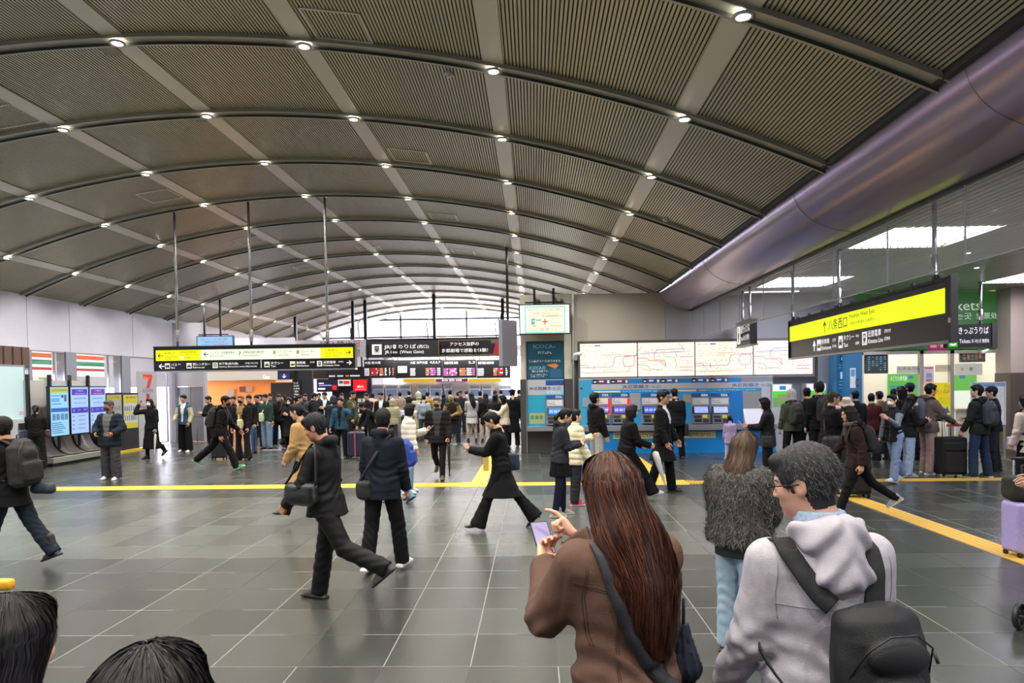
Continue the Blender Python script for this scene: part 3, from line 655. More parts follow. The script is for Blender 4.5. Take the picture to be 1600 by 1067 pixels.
# ---- monitor on the cream pillar
ylE = mat('#f3f3d0', .5, emit=1.0); teal = mat('#3aa7a6', .5, emit=.8); rr = mat('#e23a28', .5, emit=.8); brn = mat('#3c2f1c', .6)
t = monitor(812.5, 476.5, 889.5, 520.5, 18.45, 'bright cream monitor with a red plus symbol on the pillar', mat('#e9f5e0', .5, emit=1.05), [
    (None, 820, 478.5, 883, 480, cy), (None, 820, 518.8, 883, 520, cy), (None, 820, 478.5, 821.5, 520, cy), (None, 881.5, 478.5, 883, 520, cy), (None, 823, 480.5, 880, 518, ylE),
    ('特急サンダーバード号ご利用のお客様へ', 825, 481.8, 878, 485, rr), ('特急券はお持ちでしょうか?', 833, 488, 872, 491, rr), ('サンダーバード号は全車両指定席です', 826, 492, 878, 495.5, brn),
    ('+', 847, 498, 856, 507, rr), ('乗車券', 831, 508, 838, 510.5, brn), ('指定席特急券', 859, 508, 877, 511, rr), ('きっぷうりばまたは券売機で特急券をお買い求めください', 825, 513, 878, 515, brn), ('お持ちでないお客様はご利用いただけません', 829, 515.6, 874, 517.3, brn)], (835, 865), dep=.12, htop=zt+.12)
for hx in (835, 865):
    v = at(hx, 476, 18.51); box('wall_arm', v.x-.03, v.x+.03, 18.5, 18.84, zt-.1, zt-.04, blk, t)
mb = MB()
Pm = panel_at(812.5, 476.5, 889.5, 520.5, 18.45)
for (a, b, c, d, m) in ((830, 497, 836, 507, teal), (837, 499, 846, 501, teal), (861, 498, 876, 499.5, teal), (861, 503, 876, 504.5, teal)): Pm.rect(mb, a, b, c, d, m, y=-.0045)
mb.build('picture', t)
# side-facing grey monitor left of the pillar
p = at(797, 545, 19.2); t = thing('hanging_monitor', 'grey backed monitor seen from behind, left of the cream pillar', 'screen', (p.x, 19.2, 2.4)); M_ = Matrix.Translation((at(797, 545, 19.2).x, 19.2, 0)) @ Matrix.Rotation(.9, 4, 'Z')
mb = MB(); mb.box(-.32, .32, 0, .14, at(797, 572, 19.2).z, at(797, 500, 19.2).z, mat('#8f8fa0', .5), M_); mb.build('housing', t); mb = MB(); mb.box(-.29, .29, .14, .15, 2.5, 3.65, mat('#20242c', .2), M_); mb.build('screen', t); mb = MB(); mb.box(-.03, .03, .05, .09, 3.6, 5.75, blk, M_); mb.build('hanger', t)
# ---- line sign over the gates, departure boards
Yg = 31.7
P = panel_at(571, 530, 795, 557, Yg); t = thing('gate_sign', 'long dark West Gate sign with a train symbol above the departure boards', 'sign', tuple(P.M.translation))
dk = mat('#3b3a3f', .5, emit=.15); mb = MB(); mb.box(0, P.w, 0, .3, 0, P.h, dk, P.M); mb.box(0, P.w, -.02, .32, P.h, P.h+.06, blk, P.M); mb.build('housing', t)
mb = MB(); icon(mb, P, 581, 536.5, 596, 552.5, 'train', dk, wt); P.text(mb, 'JR線のりば', 600, 537, 650, 545, wt); P.text(mb, '(西口)', 652, 538.5, 670, 544.5, wt); P.text(mb, 'JR Line (West Gate)', 601, 546.5, 662, 552.5, wt); mb.build('lettering', t)
gold = mat('#b08a4a', .5, emit=.5); mb = MB(); P.rect(mb, 685, 531.5, 793, 555.5, mat('#241c2c', .5, emit=.1), y=-.003)
for (a, b, c, d) in ((685, 531.5, 793, 532.3), (685, 554.7, 793, 555.5), (685, 531.5, 685.8, 555.5), (792.2, 531.5, 793, 555.5)): P.rect(mb, a, b, c, d, gold, y=-.006)
P.text(mb, 'アクセス抜群の', 703, 535, 748, 541, wt); P.text(mb, '京都劇場で感動を体験！', 690, 545, 762, 551, wt)
P.rect(mb, 767, 532.5, 784, 538, mat('#6f6a6a', .5, emit=.4), y=-.006); mb.prism([P.loc(*q_) for q_ in ((774, 537), (778, 537), (784, 554.5), (770, 554.5))], -.008, -.006, mat('#b3202c', .5, emit=.6), P.M); mb.build('advert_face', t)
for px in (571.5, 679, 786): 
    p = at(px, 532, Yg+.15); mb = MB(); mb.box(p.x-.07, p.x+.07, p.y-.07, p.y+.07, p.z, vz(p.x), blk); mb.tube([(p.x-.3, p.y, p.z+.1), (p.x-.36, p.y, p.z+.8), (p.x-.2, p.y, p.z+1.0), (p.x-.05, p.y, p.z+.9)], .03, mat('#999999', .4, metal=.5), 6); mb.build('hanging_post', t)
P = panel_at(455, 531, 569.5, 558, Yg-.4); t = thing('gate_sign', 'white sign with red and black lettering behind the long yellow sign', 'sign', tuple(P.M.translation)); mb = MB(); mb.box(0, P.w, 0, .3, 0, P.h, mat('#d4d2d6', .5, emit=.25), P.M); mb.build('housing', t)
mb = MB(); P.text(mb, '持込禁止', 500, 533, 551, 541, ink); P.text(mb, '旧', 553, 532, 562, 543, mat('#b02030', .5)); P.text(mb, '物', 553, 545, 562, 557, ink); mb.build('lettering', t)
for px in (462, 552):
    p = at(px, 532, Yg-.25); mb = MB(); mb.box(p.x-.06, p.x+.06, p.y-.06, p.y+.06, p.z, vz(p.x), blk); mb.build('hanging_post', t)
def dep_board(px0, px1, py0, py1, Y, lab, seed, cols, head):
    P = panel_at(px0, py0, px1, py1, Y); t = thing('departure_board', lab, 'departure board', tuple(P.M.translation)); mb = MB(); mb.box(0, P.w, 0, .35, 0, P.h, blk, P.M); mb.box(.1, .14, .1, .3, P.h, P.h+.7, blk, P.M); mb.box(P.w-.14, P.w-.1, .1, .3, P.h, P.h+.7, blk, P.M); mb.build('housing', t)
    random.seed(seed); mb = MB(); top = py0+1.5; 
    for (a, b, s) in head: P.text(mb, s, a, top+1, b, top+5.2, wt)
    rowh = 3.1; y = py0+13.2
    wh2 = mat('#e8e2f4', .5, emit=.9); oran = mat('#e88a50', .5, emit=.8); pk = mat('#e868c0', .5, emit=.8); red2 = mat('#d02030', .5, emit=.8)
    while y+rowh < py1-.5:
        for (a, b, c) in cols:
            x = a
            m = {'w': wh2, 'o': oran, 'p': pk, 'r': red2}[c]
            while x < b-.8:
                wd = random.uniform(.8, 2.6); P.rect(mb, x, y, min(x+wd, b), y+rowh-1.0, m if random.random() < .8 else wh2, y=-.003); x += wd+.35
        y += rowh
    mb.build('display_rows', t); return t
dep_board(569, 616, 562, 590.5, Yg-.3, 'departure board left of the small white lit square', 1, ((569.5, 577, 'w'), (579, 591, 'r'), (593, 599, 'o'), (601, 604, 'w'), (608, 610, 'w'), (613, 615.5, 'o')), ((570, 595, '大阪 新大阪'),))
dep_board(617, 691, 562, 590.5, Yg-.3, 'departure board beside the white lit square, third from the pillar', 2, ((641, 649, 'w'), (665, 671, 'o'), (672, 681, 'p'), (683, 688, 'w')), ((641, 668, '大阪 神戸方面'), (672, 688, '4,5,6,7')))
dep_board(692, 744, 562, 590.5, Yg-.3, 'departure board with pink rows, second from the pillar', 3, ((693, 701, 'p'), (702, 714, 'p'), (718, 728, 'o'), (729, 737, 'w'), (738, 742, 'p')), ((694, 716, '湖西線'), (732, 742, '2,3')))
dep_board(745, 797, 562, 590.5, Yg-.3, 'departure board nearest the cream pillar', 4, ((746, 756, 'w'), (771, 777, 'o'), (778, 786, 'r'), (790, 793, 'w')), ((747, 772, '琵琶湖線'), (782, 794, '8･10')))
dep_board(455, 512, 577.5, 592, Yg-.3, 'departure board with violet rows, just below the long yellow sign', 5, ((461, 471, 'p'), (486, 493, 'o'), (494, 506, 'w')), ())
dep_board(513, 568, 573, 592, Yg-.3, 'departure board with pale rows right of the violet one', 6, ((514, 524, 'w'), (527, 536, 'w'), (540, 546, 'o'), (547, 562, 'w')), ())
P = panel_at(622, 572, 636, 582.5, Yg-.32); t = MB(); t.box(0, P.w, -.05, 0, 0, P.h, mat('#e9f6df', .5, emit=1.0), P.M); P.text(t, '3', 627.5, 575, 630.5, 579.5, mat('#5aa84c', .5), y=-.053); tag(t.build('exit_lamp'), 'small white lit square lamp on the departure boards', 'sign lamp')
# signs over the lit hall behind the gates
for (a, b, c, s, lab) in ((630, 679, '#e3b21c', '', 'first yellow band sign above the fare machines'), (681, 730, '#7a2a4c', '精算機', 'maroon band sign above the fare machines'), (732, 783, '#e3b21c', '', 'second yellow band sign above the fare machines')):
    P = panel_at(a, 591.5, b, 596.5, 32.6); mb = MB(); mb.box(0, P.w, 0, .4, 0, P.h, mat(c, .5, emit=.7), P.M)
    if s: P.text(mb, s, 690, 592.3, 722, 595.7, wt)
    tag(mb.build('band_sign'), lab, 'sign')
for i, (a, b) in enumerate(((578, 600), (602, 622), (624, 642), (652, 669), (671, 691), (694, 706), (733, 751), (753, 769), (780, 800))):
    P = panel_at(a, 601, b, 628, 32.7); t = thing('fare_machine', ('fare adjustment machine in the lit hall behind the gates, %s' % ('leftmost of the row', 'second from the left', 'third from the left', 'fourth from the left', 'fifth from the left', 'narrow one in the middle', 'third from the right', 'second from the right', 'rightmost, beside the cream pillar')[i]), 'fare machine', (P.M.translation.x+P.w/2, 32.7, 0))
    M_ = P.M; box('cabinet', M_.translation.x, M_.translation.x+P.w, 32.7, 33.0, 0, M_.translation.z+P.h, mat('#c9c9d4', .4), t); mb = MB(); P.rect(mb, a+1.5, 603, b-1.5, 607, mat('#8e8e98', .4)); P.rect(mb, a+2, 609, b-2, 618, mat('#7c90b8', .3, emit=.5)); mb.build('screen', t)
glt = bpy.data.lights.new('gate_hall_light', 'AREA'); glt.shape = 'RECTANGLE'; glt.size = 7.5; glt.size_y = 4; glt.energy = 600; o = bpy.data.objects.new('gate_hall_light', glt); COL.objects.link(o); o.location = (-3.2, 34.4-2.2, 3.25)
# ---- shop and dark walls behind the left sign
Ys = 27.0
def XS(px, Y=Ys): return at(px, 600, Y).x
mb = MB(); orw = mat('#f2a25c', .5, emit=.35); cream = mat('#f6e8d6', .5, emit=.45)
xs0, xs1 = XS(300)-1.5, XS(423)
mb.box(xs0, XS(434), Ys, Ys+.2, at(360, 594, Ys).z, at(360, 580, Ys).z+.05, cream); mb.box(xs0, XS(460), Ys-.0, Ys+.2, at(360, 580, Ys).z+.05, 3.9, lilac); mb.build('wall_shop_fascia', kind='structure')
mb = MB(); mb.box(xs0, xs1, 29.6, 29.8, 0, 2.3, mat('#f0a050', .6)); mb.box(xs0, xs1, Ys+.2, 29.8, 2.22, 2.3, mat('#f4c48a', .6)); mb.build('wall_shop_back', kind='structure')
sl = bpy.data.lights.new('shop_light', 'AREA'); sl.shape = 'RECTANGLE'; sl.size = 4; sl.size_y = 1.6; sl.energy = 32; sl.color = (1, .62, .3); o = bpy.data.objects.new('shop_light', sl); COL.objects.link(o); o.location = ((xs0+xs1)/2, 28.4, 2.2)
for (a, b, c, d, cl, lab) in ((355, 366, 608, 626, '#e9c4bc', 'pale picture frame on the orange shop wall'), (374, 384, 604, 612, '#8c4a2c', 'dark food picture on the orange shop wall'), (384, 394, 604, 612, '#dfb8a8', 'light food picture on the orange shop wall')):
    p = at(a, c, 29.5); q = at(b, d, 29.5); tag(box('picture_frame', p.x, q.x, 29.5, 29.58, q.z, p.z, mat(cl, .5, emit=.3)), lab, 'picture')
mb = MB(); mb.box(xs1, XS(456), Ys, Ys+.2, 0, at(440, 598, Ys).z, mat('#2a211f', .5)); mb.box(XS(434), XS(456), Ys, Ys+.2, at(440, 593, Ys).z, 3.4, mat('#1c1c20', .5)); mb.box(XS(431), XS(457), Ys-.02, Ys, at(440, 597, Ys).z, at(440, 594.5, Ys).z, mat('#e8e8e8', .4, emit=.6)); mb.build('wall_dark_panel', kind='structure')
P = panel_at(436, 583, 452, 592, Ys-.08); mb = MB(); mb.box(0, P.w, 0, .07, 0, P.h, mat('#2d2f7c', .4, emit=.5), P.M); arrow(mb, P, 440.5, 587.5, 7, 'd', wt); tag(mb.build('arrow_sign'), 'small violet sign with a white down arrow above the dark wall', 'sign')
P = panel_at(411, 584, 422, 592, Ys+.003); mb = MB(); P.text(mb, 'G', 411, 585, 415, 592, wt); P.text(mb, 'ate', 415, 587, 421.5, 592, wt); tag(mb.build('shop_lettering'), 'white illuminated lettering on the cream shop fascia', 'sign')
mb = MB(); mb.box(XS(456), XS(484), Ys+.3, Ys+.5, 0, 2.9, mat('#26262b', .4)); mb.box(XS(484), XS(580, 30), 30, 30.2, 0, 2.3, mat('#1f1c24', .4)); mb.build('wall_dark_gates', kind='structure')
P = panel_at(457, 593, 470, 626, Ys+.24); t = thing('notice_board', 'narrow black board with white lettering on the dark wall', 'sign', tuple(P.M.translation)); mb = MB(); mb.box(0, P.w, 0, .05, 0, P.h, mat('#17171b', .4), P.M); mb.build('board', t); mb = MB()
for i, s in enumerate(('きっぷ', '忘れ物', 'お手洗', 'ご案内', 'お問合せ', 'サービス')): P.text(mb, s, 458.5, 597+4.4*i, 466+(i % 3), 599.8+4.4*i, wt)
mb.build('lettering', t)
def wall_screen(a, b, c, d, Y, base, items, lab, e=.7):
    P = panel_at(a, c, b, d, Y); t = thing('wall_screen', lab, 'screen', tuple(P.M.translation)); mb = MB(); mb.box(-.03, P.w+.03, 0, .12, -.03, P.h+.03, blk, P.M); mb.build('housing', t); mb = MB(); P.rect(mb, a, c, b, d, base); 
    for it in items:
        if it[0] is None: P.rect(mb, *it[1:5], it[5], y=-.005)
        else: P.text(mb, it[0], *it[1:5], it[5], y=-.008)
    mb.build('screen', t); return t
wall_screen(496, 528, 593, 611, 29.7, mat('#241f3c', .4, emit=.4), ((None, 498, 598, 506, 599.5, wt), (None, 498, 601, 518, 603, mat('#9a9ad8', .5, emit=.8)), (None, 497, 606, 508, 608.5, wt), (None, 519, 602, 526, 609, redE)), 'dark violet advert screen with a red dot behind the crowd')
wall_screen(528, 548, 593, 603, 29.6, mat('#e6dad8', .4, emit=.7), ((None, 530, 595, 536, 599, mat('#3c5a48', .5, emit=.5)), (None, 537, 595, 546, 600, redE)), 'small pale advert screen beside the red one')
wall_screen(552, 573, 593, 611, 29.6, mat('#e8141c', .4, emit=1.0), (('案内', 558, 602, 568, 606, wt), ('お問い合わせはこちら', 555, 607.5, 571, 609, wt)), 'bright red advert screen behind the crowd')

# ---- map boards
P = panel_at(905, 533, 1270, 588, 18.85); P0 = P
t = thing('route_map_board', 'wide lit board of four fare maps above the ticket machines', 'map board', tuple(P.M.translation)); mb = MB(); fr = mat('#6e6c6c', .35, metal=.5)
mb.box(-.05, P.w+.05, 0, .12, -.06, P.h+.05, fr, P.M); mb.build('frame', t)
mapm = mat('#fbe9d8', .5, emit=1.12); cols_ = {k: mat(v, .5, emit=.75) for k, v in dict(r='#e02a4a', b='#2f6fd0', o='#f0a63c', g='#56b46c', c='#3fb6c4', y='#a0c43c', v='#6a70c0').items()}
def line(mb, P, pts, m, wpx=.45):
    for (a, b), (c, d) in zip(pts[:-1], pts[1:]):
        L_ = math.hypot(c-a, d-b); nx, ny = -(d-b)/L_*wpx, (c-a)/L_*wpx
        mb.prism([P.loc(*q) for q in ((a+nx, b+ny), (c+nx, d+ny), (c-nx, d-ny), (a-nx, b-ny))], -.0065, -.005, m, P.M)
netA = [('r', ((905, 568), (916, 568), (919, 572))), ('v', ((905, 572), (955, 571), (958, 567), (960, 556), (968, 554))), ('r', ((975, 554), (995, 554))), ('r', ((973, 560), (976, 555), (990, 554), (992, 562), (990, 570), (976, 571), (973, 566), (973, 560))), ('o', ((983, 571), (982, 579), (925, 580))), ('c', ((905, 580), (925, 580))), ('o', ((940, 552), (968, 552), (975, 556))), ('v', ((928, 567), (928, 574))), ('b', ((990, 556), (996, 550)))]
netB = [('o', ((996, 548), (1003, 540))), ('b', ((1024, 550), (1026, 546), (1068, 544))), ('r', ((996, 558), (1010, 558), (1014, 562), (1034, 564), (1040, 572))), ('r', ((1022, 549), (1022, 561), (1038, 562), (1040, 571))), ('y', ((1036, 551), (1038, 556), (1054, 558), (1057, 566), (1056, 574))), ('g', ((996, 568), (1012, 570), (1016, 576), (1036, 577))), ('b', ((1056, 551), (1057, 557))), ('r', ((1062, 557), (1083, 557))), ('r', ((1062, 573), (1083, 573))), ('r', ((1062, 578), (1083, 578))), ('g', ((1060, 536), (1066, 541), (1070, 548))), ('b', ((1000, 551), (1070, 549))), ('o', ((1003, 575), (1018, 579)))]
for k, (a, b) in enumerate(((905.5, 995), (996.5, 1085), (1086.5, 1176), (1177.5, 1268.5))):
    mb = MB(); P.rect(mb, a, 534.3, b, 586.7, mapm); mp = mb.build('map_sheet', t)
    mb = MB(); off = (0, 0, 181.5, 181.5)[k]; random.seed(40+k)
    for c, pts in (netA if k % 2 == 0 else netB): line(mb, P, [(x+off, y) for x, y in pts], cols_[c], .38)
    tt = mat('#c9b8b0', .5, emit=.7)
    for i in range(120):
        x = random.uniform(a+3, b-6); y = random.choice([545, 548, 552, 555, 563, 566, 569, 574, 577, 581]); P.rect(mb, x, y, x+random.uniform(1, 3.5), y+.7, tt, y=-.0045)
    if k % 2 == 0: P.text(mb, '● JRきっぷ運賃表', a+4, 537, a+20, 538.8, ink); P.rect(mb, a+23, 536.8, a+32, 538.6, cols_['b'], y=-.004)
    mb.build('route_lines', mp)
    if k < 3: mb = MB(); P.rect(mb, b, 533, b+1.4, 588, blk2, th=.01); mb.build('divider', t)
# ---- band above the machines
cab = mat('#2fa4e8', .45); cab2 = mat('#1c84cc', .45); lg = mat('#b9bdc6', .45); navT = mat('#232a78', .5); wl = mat('#f2f6fa', .5)
t = thing('machine_fascia', 'blue and silver fascia of the ticket machine bank below the maps', 'ticket machine fascia', (X(1095), YW, 0)); YF = 18.72
P = panel_at(905, 590, 1206, 664, YF); mb = MB(); P.rect(mb, 905, 590, 1206, 664, cab, y=.0, th=.02)
P.rect(mb, 924, 591, 1158, 599, cab2, y=-.02, th=.004); P.rect(mb, 924, 598.5, 1206, 607.5, lg, y=-.02, th=.006); P.rect(mb, 905, 590, 924, 664, mat('#3aa2d4', .45), y=-.02, th=.003); P.rect(mb, 905, 590, 1206, 591.5, lg, y=-.02, th=.004)
P.rect(mb, 1158, 591, 1206, 598, greyd, y=-.02, th=.004); P.rect(mb, 927, 608.5, 1188, 612.5, mat('#2596cc', .45), y=-.02, th=.005)
for a, b in ((928, 969), (1055, 1088)): P.rect(mb, a, 609, b, 611.8, mat('#e8e0b4', .5), y=-.025, th=.003)
P.rect(mb, 1140, 612, 1160, 664, mat('#1a77c4', .45), y=-.02, th=.004); P.rect(mb, 1160, 612, 1189, 640, mat('#8f8f93', .5), y=-.02, th=.005); P.rect(mb, 1189, 607, 1205, 664, lg, y=-.02, th=.005)
mb.box(-.02, P.w+.02, .0, .15, -.05, P.h+.02, greyd, P.M)
mb.build('panel', t); mb = MB()
for a in (972, 1143): P.text(mb, 'JR近距離きっぷ', a, 600, a+60, 606.8, navT, y=-.03)
for a, s, bb in ((929, 'ICカードチャージできます', 968), (972, 'エクスプレス予約 JR Apple Pay', 1040), (1056, 'このきっぷうりばでは', 1087), (1092, '乗換案内 チャージ お買い物もできます iPhone と Apple Watch', 1180)): P.text(mb, s, a, 609.3, bb, 611.6, wl, y=-.032)
P.text(mb, '● ', 906.5, 603, 910, 606, navT, y=-.03); mb.build('lettering', t)
mb = MB()
for g in (926, 1004, 1081):
    for q in range(2):
        x = g+q*28.5; pk2 = mat('#8c3a6c', .5, emit=.3) if g == 926 else mat('#2a64b8', .5, emit=.35)
        P.rect(mb, x, 591, x+7, 598, mat('#1b1b2c', .5), y=-.026, th=.004); P.rect(mb, x+7.5, 591, x+21, 598, pk2, y=-.026, th=.004); P.rect(mb, x+21.5, 591, x+27, 598, mat('#30323c', .5), y=-.026, th=.004)
        P.rect(mb, x+10, 593, x+17, 595.5, wl, y=-.031, th=.001); P.rect(mb, x+22.5, 592.5, x+26, 597, wl, y=-.031, th=.001); P.rect(mb, x+1.5, 594, x+5.5, 596, wl, y=-.031, th=.001)
mb.build('pictogram_plates', t)
P2 = P
# poster sheets between machines
for (a, b, c, d, cl, lab) in ((984, 1000, 613, 639, '#dfe6ee', 'white timetable sheet between the ticket machines'), (1067, 1079, 617, 629, '#e9c9a0', 'small peach notice left of the right-hand ticket machines'), (910, 921, 619, 634, '#cfe6f4', 'pale sticker at the left end of the machine bank')):
    mb = MB(); P.rect(mb, a, c, b, d, mat(cl, .5, emit=.15), y=-.03, th=.006)
    for i in range(int((d-c)/3)): P.rect(mb, a+2, c+2+3*i, b-2, c+2.7+3*i, mat('#8d93a0', .5), y=-.0375, th=.001)
    tag(mb.build('notice'), lab, 'notice')
# machines
def ticket_machine(px0, px1, lab, scr='#5a62c8', Yf=YF, py0=614, py1=662, red=False, grp=None):
    P = panel_at(px0, py0, px1, py1, Yf); w_, h_ = P.w, P.h; M_ = P.M; t = thing('ticket_machine', lab, 'ticket machine', tuple((M_ @ Vector((w_/2, 0, 0)))), 0, grp)
    Q = lambda u, v: (u*w_, (1-v)*h_)
    def R(mb, a, b, c, d, m, y0=-.05, y1=-.03): x0, z1 = Q(a, b); x1, z0 = Q(c, d); mb.box(x0, x1, y0, y1, z0, z1, m, M_)
    mb = MB(); R(mb, 0, 0, 1, 1, mat('#a9abb2', .35, metal=.3), -.03, .0); R(mb, 0, 0, 1, .12, mat('#1d5fa8', .4), -.045, -.03); R(mb, .06, .17, .94, .36, mat('#e6e6ea', .4), -.042, -.03); mb.build('body', t)
    mb = MB(); sl_ = mat('#8f93a0', .35, metal=.4)
    # screen tilted back, coin tray that leans forward
    x0, z1 = Q(.04, .42); x1, z0 = Q(.96, .66); mb.add([M_ @ Vector(p) for p in ((x0, -.10, z0), (x1, -.10, z0), (x1, -.035, z1), (x0, -.035, z1), (x0, .0, z0), (x1, 0, z0), (x1, 0, z1), (x0, 0, z1))], [(0, 1, 2, 3), (0, 4, 5, 1), (3, 2, 6, 7), (0, 3, 7, 4), (1, 5, 6, 2)], blk2)
    mb.build('screen_housing', t)
    mb = MB(); x0, z1 = Q(.14, .44); x1, z0 = Q(.90, .64); mb.add([M_ @ Vector(p) for p in ((x0, -.1, z0), (x1, -.1, z0), (x1, -.047, z1), (x0, -.047, z1))], [(0, 1, 2, 3)], mat(scr, .2, emit=1.0))
    for i in range(3):
        xa_ = x0+.02+(x1-x0)*i/3; mb.add([M_ @ Vector(p) for p in ((xa_, -.094, z0+.05), (xa_+(x1-x0)/3-.03, -.094, z0+.05), (xa_+(x1-x0)/3-.03, -.062, z1-.05), (xa_, -.062, z1-.05))], [(0, 1, 2, 3)], mat('#9fb0f4', .3, emit=1.0))
    mb.build('screen', t)
    mb = MB(); R(mb, .03, .68, .97, .98, sl_, -.16, -.03); R(mb, .08, .72, .45, .80, mat('#3a3c44', .4), -.175, -.15); R(mb, .55, .70, .80, .80, mat('#d8d848', .5, emit=.5), -.17, -.155); R(mb, .12, .84, .5, .93, mat('#26272c', .4), -.165, -.15); R(mb, .58, .84, .9, .95, mat('#3a3b42', .4), -.167, -.15); mb.build('coin_tray', t)
    mb = MB(); x0, z1 = Q(.1, .2); x1, z0 = Q(.85, .32); mtext(mb, 'きっぷ', M_ @ Matrix.Translation((0, -.044, 0)), x0, (z0+z1)/2, x0+(x1-x0)*.5, z1, mat('#44475c', .5)); mtext(mb, 'Tickets', M_ @ Matrix.Translation((0, -.044, 0)), x0, z0, x0+(x1-x0)*.6, (z0+z1)/2-.01, mat('#44475c', .5)); mtext(mb, 'ICOCA', M_ @ Matrix.Translation((0, -.047, 0)), *Q(.55, .1), *Q(.9, .03), wt); mb.build('lettering', t)
    if red:
        mb = MB(); R(mb, .88, .17, 1.02, .72, mat('#ff2434', .4, emit=1.4), -.07, -.03); mb.build('red_lamp_bar', t)
    return t
ticket_machine(926, 953, 'ticket machine with a red light bar, behind the boy looking up', '#7a6ac8', red=True); ticket_machine(955, 983, 'second ticket machine with a red light bar, left of the white sheet', '#6a5ad0', red=True)
ticket_machine(1002, 1029, 'ticket machine mostly hidden behind the man in glasses', '#4a66d8'); ticket_machine(1031, 1059, 'ticket machine hidden behind the customer in a dark puffer', '#4a66d8')
ticket_machine(1080, 1108, 'left machine of the free pair with pale screens', '#9aa8f0'); ticket_machine(1110, 1139, 'right machine of the free pair with pale screens', '#a8b4f4')
# silver empty bay with a sloped white shelf
P = P2; mb = MB(); a, z1 = P.loc(1160, 640); b, z0 = P.loc(1189, 663); mb.add([P.M @ Vector(p) for p in ((a, -.25, z0), (b, -.25, z0), (b, -.03, z1), (a, -.03, z1), (a, -.0, z0), (b, 0, z0))], [(0, 1, 2, 3), (0, 4, 5, 1), (0, 3, 4), (1, 5, 2)], mat('#c9c6d4', .4)); tag(mb.build('writing_shelf'), 'sloped white shelf at the right end of the machine bank', 'shelf')
# counter and blue base
cz = Z(1000, 663); t = thing('machine_counter', 'long grey counter ledge under the ticket machines', 'counter', (X(1090), YW, 0))
zc0 = Z(1000, 671.5); mb = MB(); mb.box(X(905), X(1204), 18.42, 18.78, zc0, cz, mat('#8d9098', .35, metal=.2)); mb.build('ledge', t, bevel=.01)
mb = MB(); mb.box(X(905), X(1204), 18.55, 18.78, 0.0, zc0, mat('#0088dc', .5)); base = mb.build('base_panel', t)
P = panel_at(905, 672, 1204, 708, 18.55); mb = MB(); P.rect(mb, 958, 674.5, 1118, 684.5, mat('#cfc893', .5), y=-.001, th=.004); P.text(mb, '定期券もICOCAも好きな場所から。', 960, 676, 1116, 683, mat('#22221a', .5), y=-.0065)
P.text(mb, 'くわしくはこちら、どうぞ。', 1030, 691.5, 1074, 696, mat('#cfe8f4', .5)); mb.build('banner', t)
# ---- machine in the pillar recess
t = thing('advert_poster', 'tall teal advert panel with white lettering in the pillar recess', 'poster', (X(852), YW, 2)); P = panel_at(824, 535, 881, 593, 18.9)
mb = MB(); mb.box(0, P.w, -.0, .08, 0, P.h, mat('#177a9c', .45, emit=.1), P.M); mb.build('board', t); mb = MB(); W = lambda s, a, b, c, d, m=wl: P.text(mb, s, a, c, b, d, m)
W('ICOCA', 834, 864, 538, 544, mat('#a9d8ea', .5)); W('で', 865, 868, 541, 544); W('PiTaPa', 841, 862, 549, 553); W('Suica', 841, 862, 555, 559.5, mat('#0e2c4a', .5)); W('ご入金(チャージ)ができます。', 826, 877, 562, 566.5); W('ICOCAの', 827, 852, 572, 577, mat('#a9d8ea', .5)); W('購入も可能です。', 831, 857, 578, 581.5); W('※きっぷ・定期券のご購入は', 828, 855, 584, 586.2); W('お隣へどうぞ', 829, 850, 587, 589.2)
P.rect(mb, 859, 576, 878, 590, mat('#2a5f86', .5), y=-.004); mb.prism([P.loc(*q) for q in ((854, 570), (868, 568), (873, 571), (868, 576), (860, 573))], -.008, -.004, mat('#d98a3c', .5), P.M); mb.build('lettering', t)
t = thing('pillar_machine_panel', 'light blue ticket panel set in the stone pillar', 'ticket panel', (X(852), YW, .9)); P = panel_at(824, 593, 881, 666, 18.88)
mb = MB(); mb.box(0, P.w, 0, .1, 0, P.h, lg, P.M); P.rect(mb, 824, 610, 853, 666, mat('#2da4c8', .45)); P.rect(mb, 853, 594, 881, 602, mat('#2a64b8', .5, emit=.3)); P.rect(mb, 825, 603, 881, 617, lg, y=-.006); P.rect(mb, 853, 610, 881, 616, mat('#8fc6e4', .5), y=-.008)
P.text(mb, 'JR近距離きっぷ', 827, 604, 876, 610, navT, y=-.012); P.text(mb, 'ICOCA', 855, 611, 876, 615, wl, y=-.012); P.rect(mb, 827, 645, 851, 662, mat('#dfe9b0', .5, emit=.2), y=-.006)
for i in range(3): P.rect(mb, 829+i*7, 649, 834+i*7, 655, mat('#5a8a5c', .5), y=-.009, th=.001); 
mb.build('board', t)
ticket_machine(853.5, 880.5, 'single ticket machine in the recess of the stone pillar', '#3f8af0', 18.86, 617, 664)
MB().box(px0, px1, 18.5, 18.9, Z(850, 672), Z(850, 665.5), mat('#8d9098', .35, metal=.2)).build('trim_82', kind='structure')
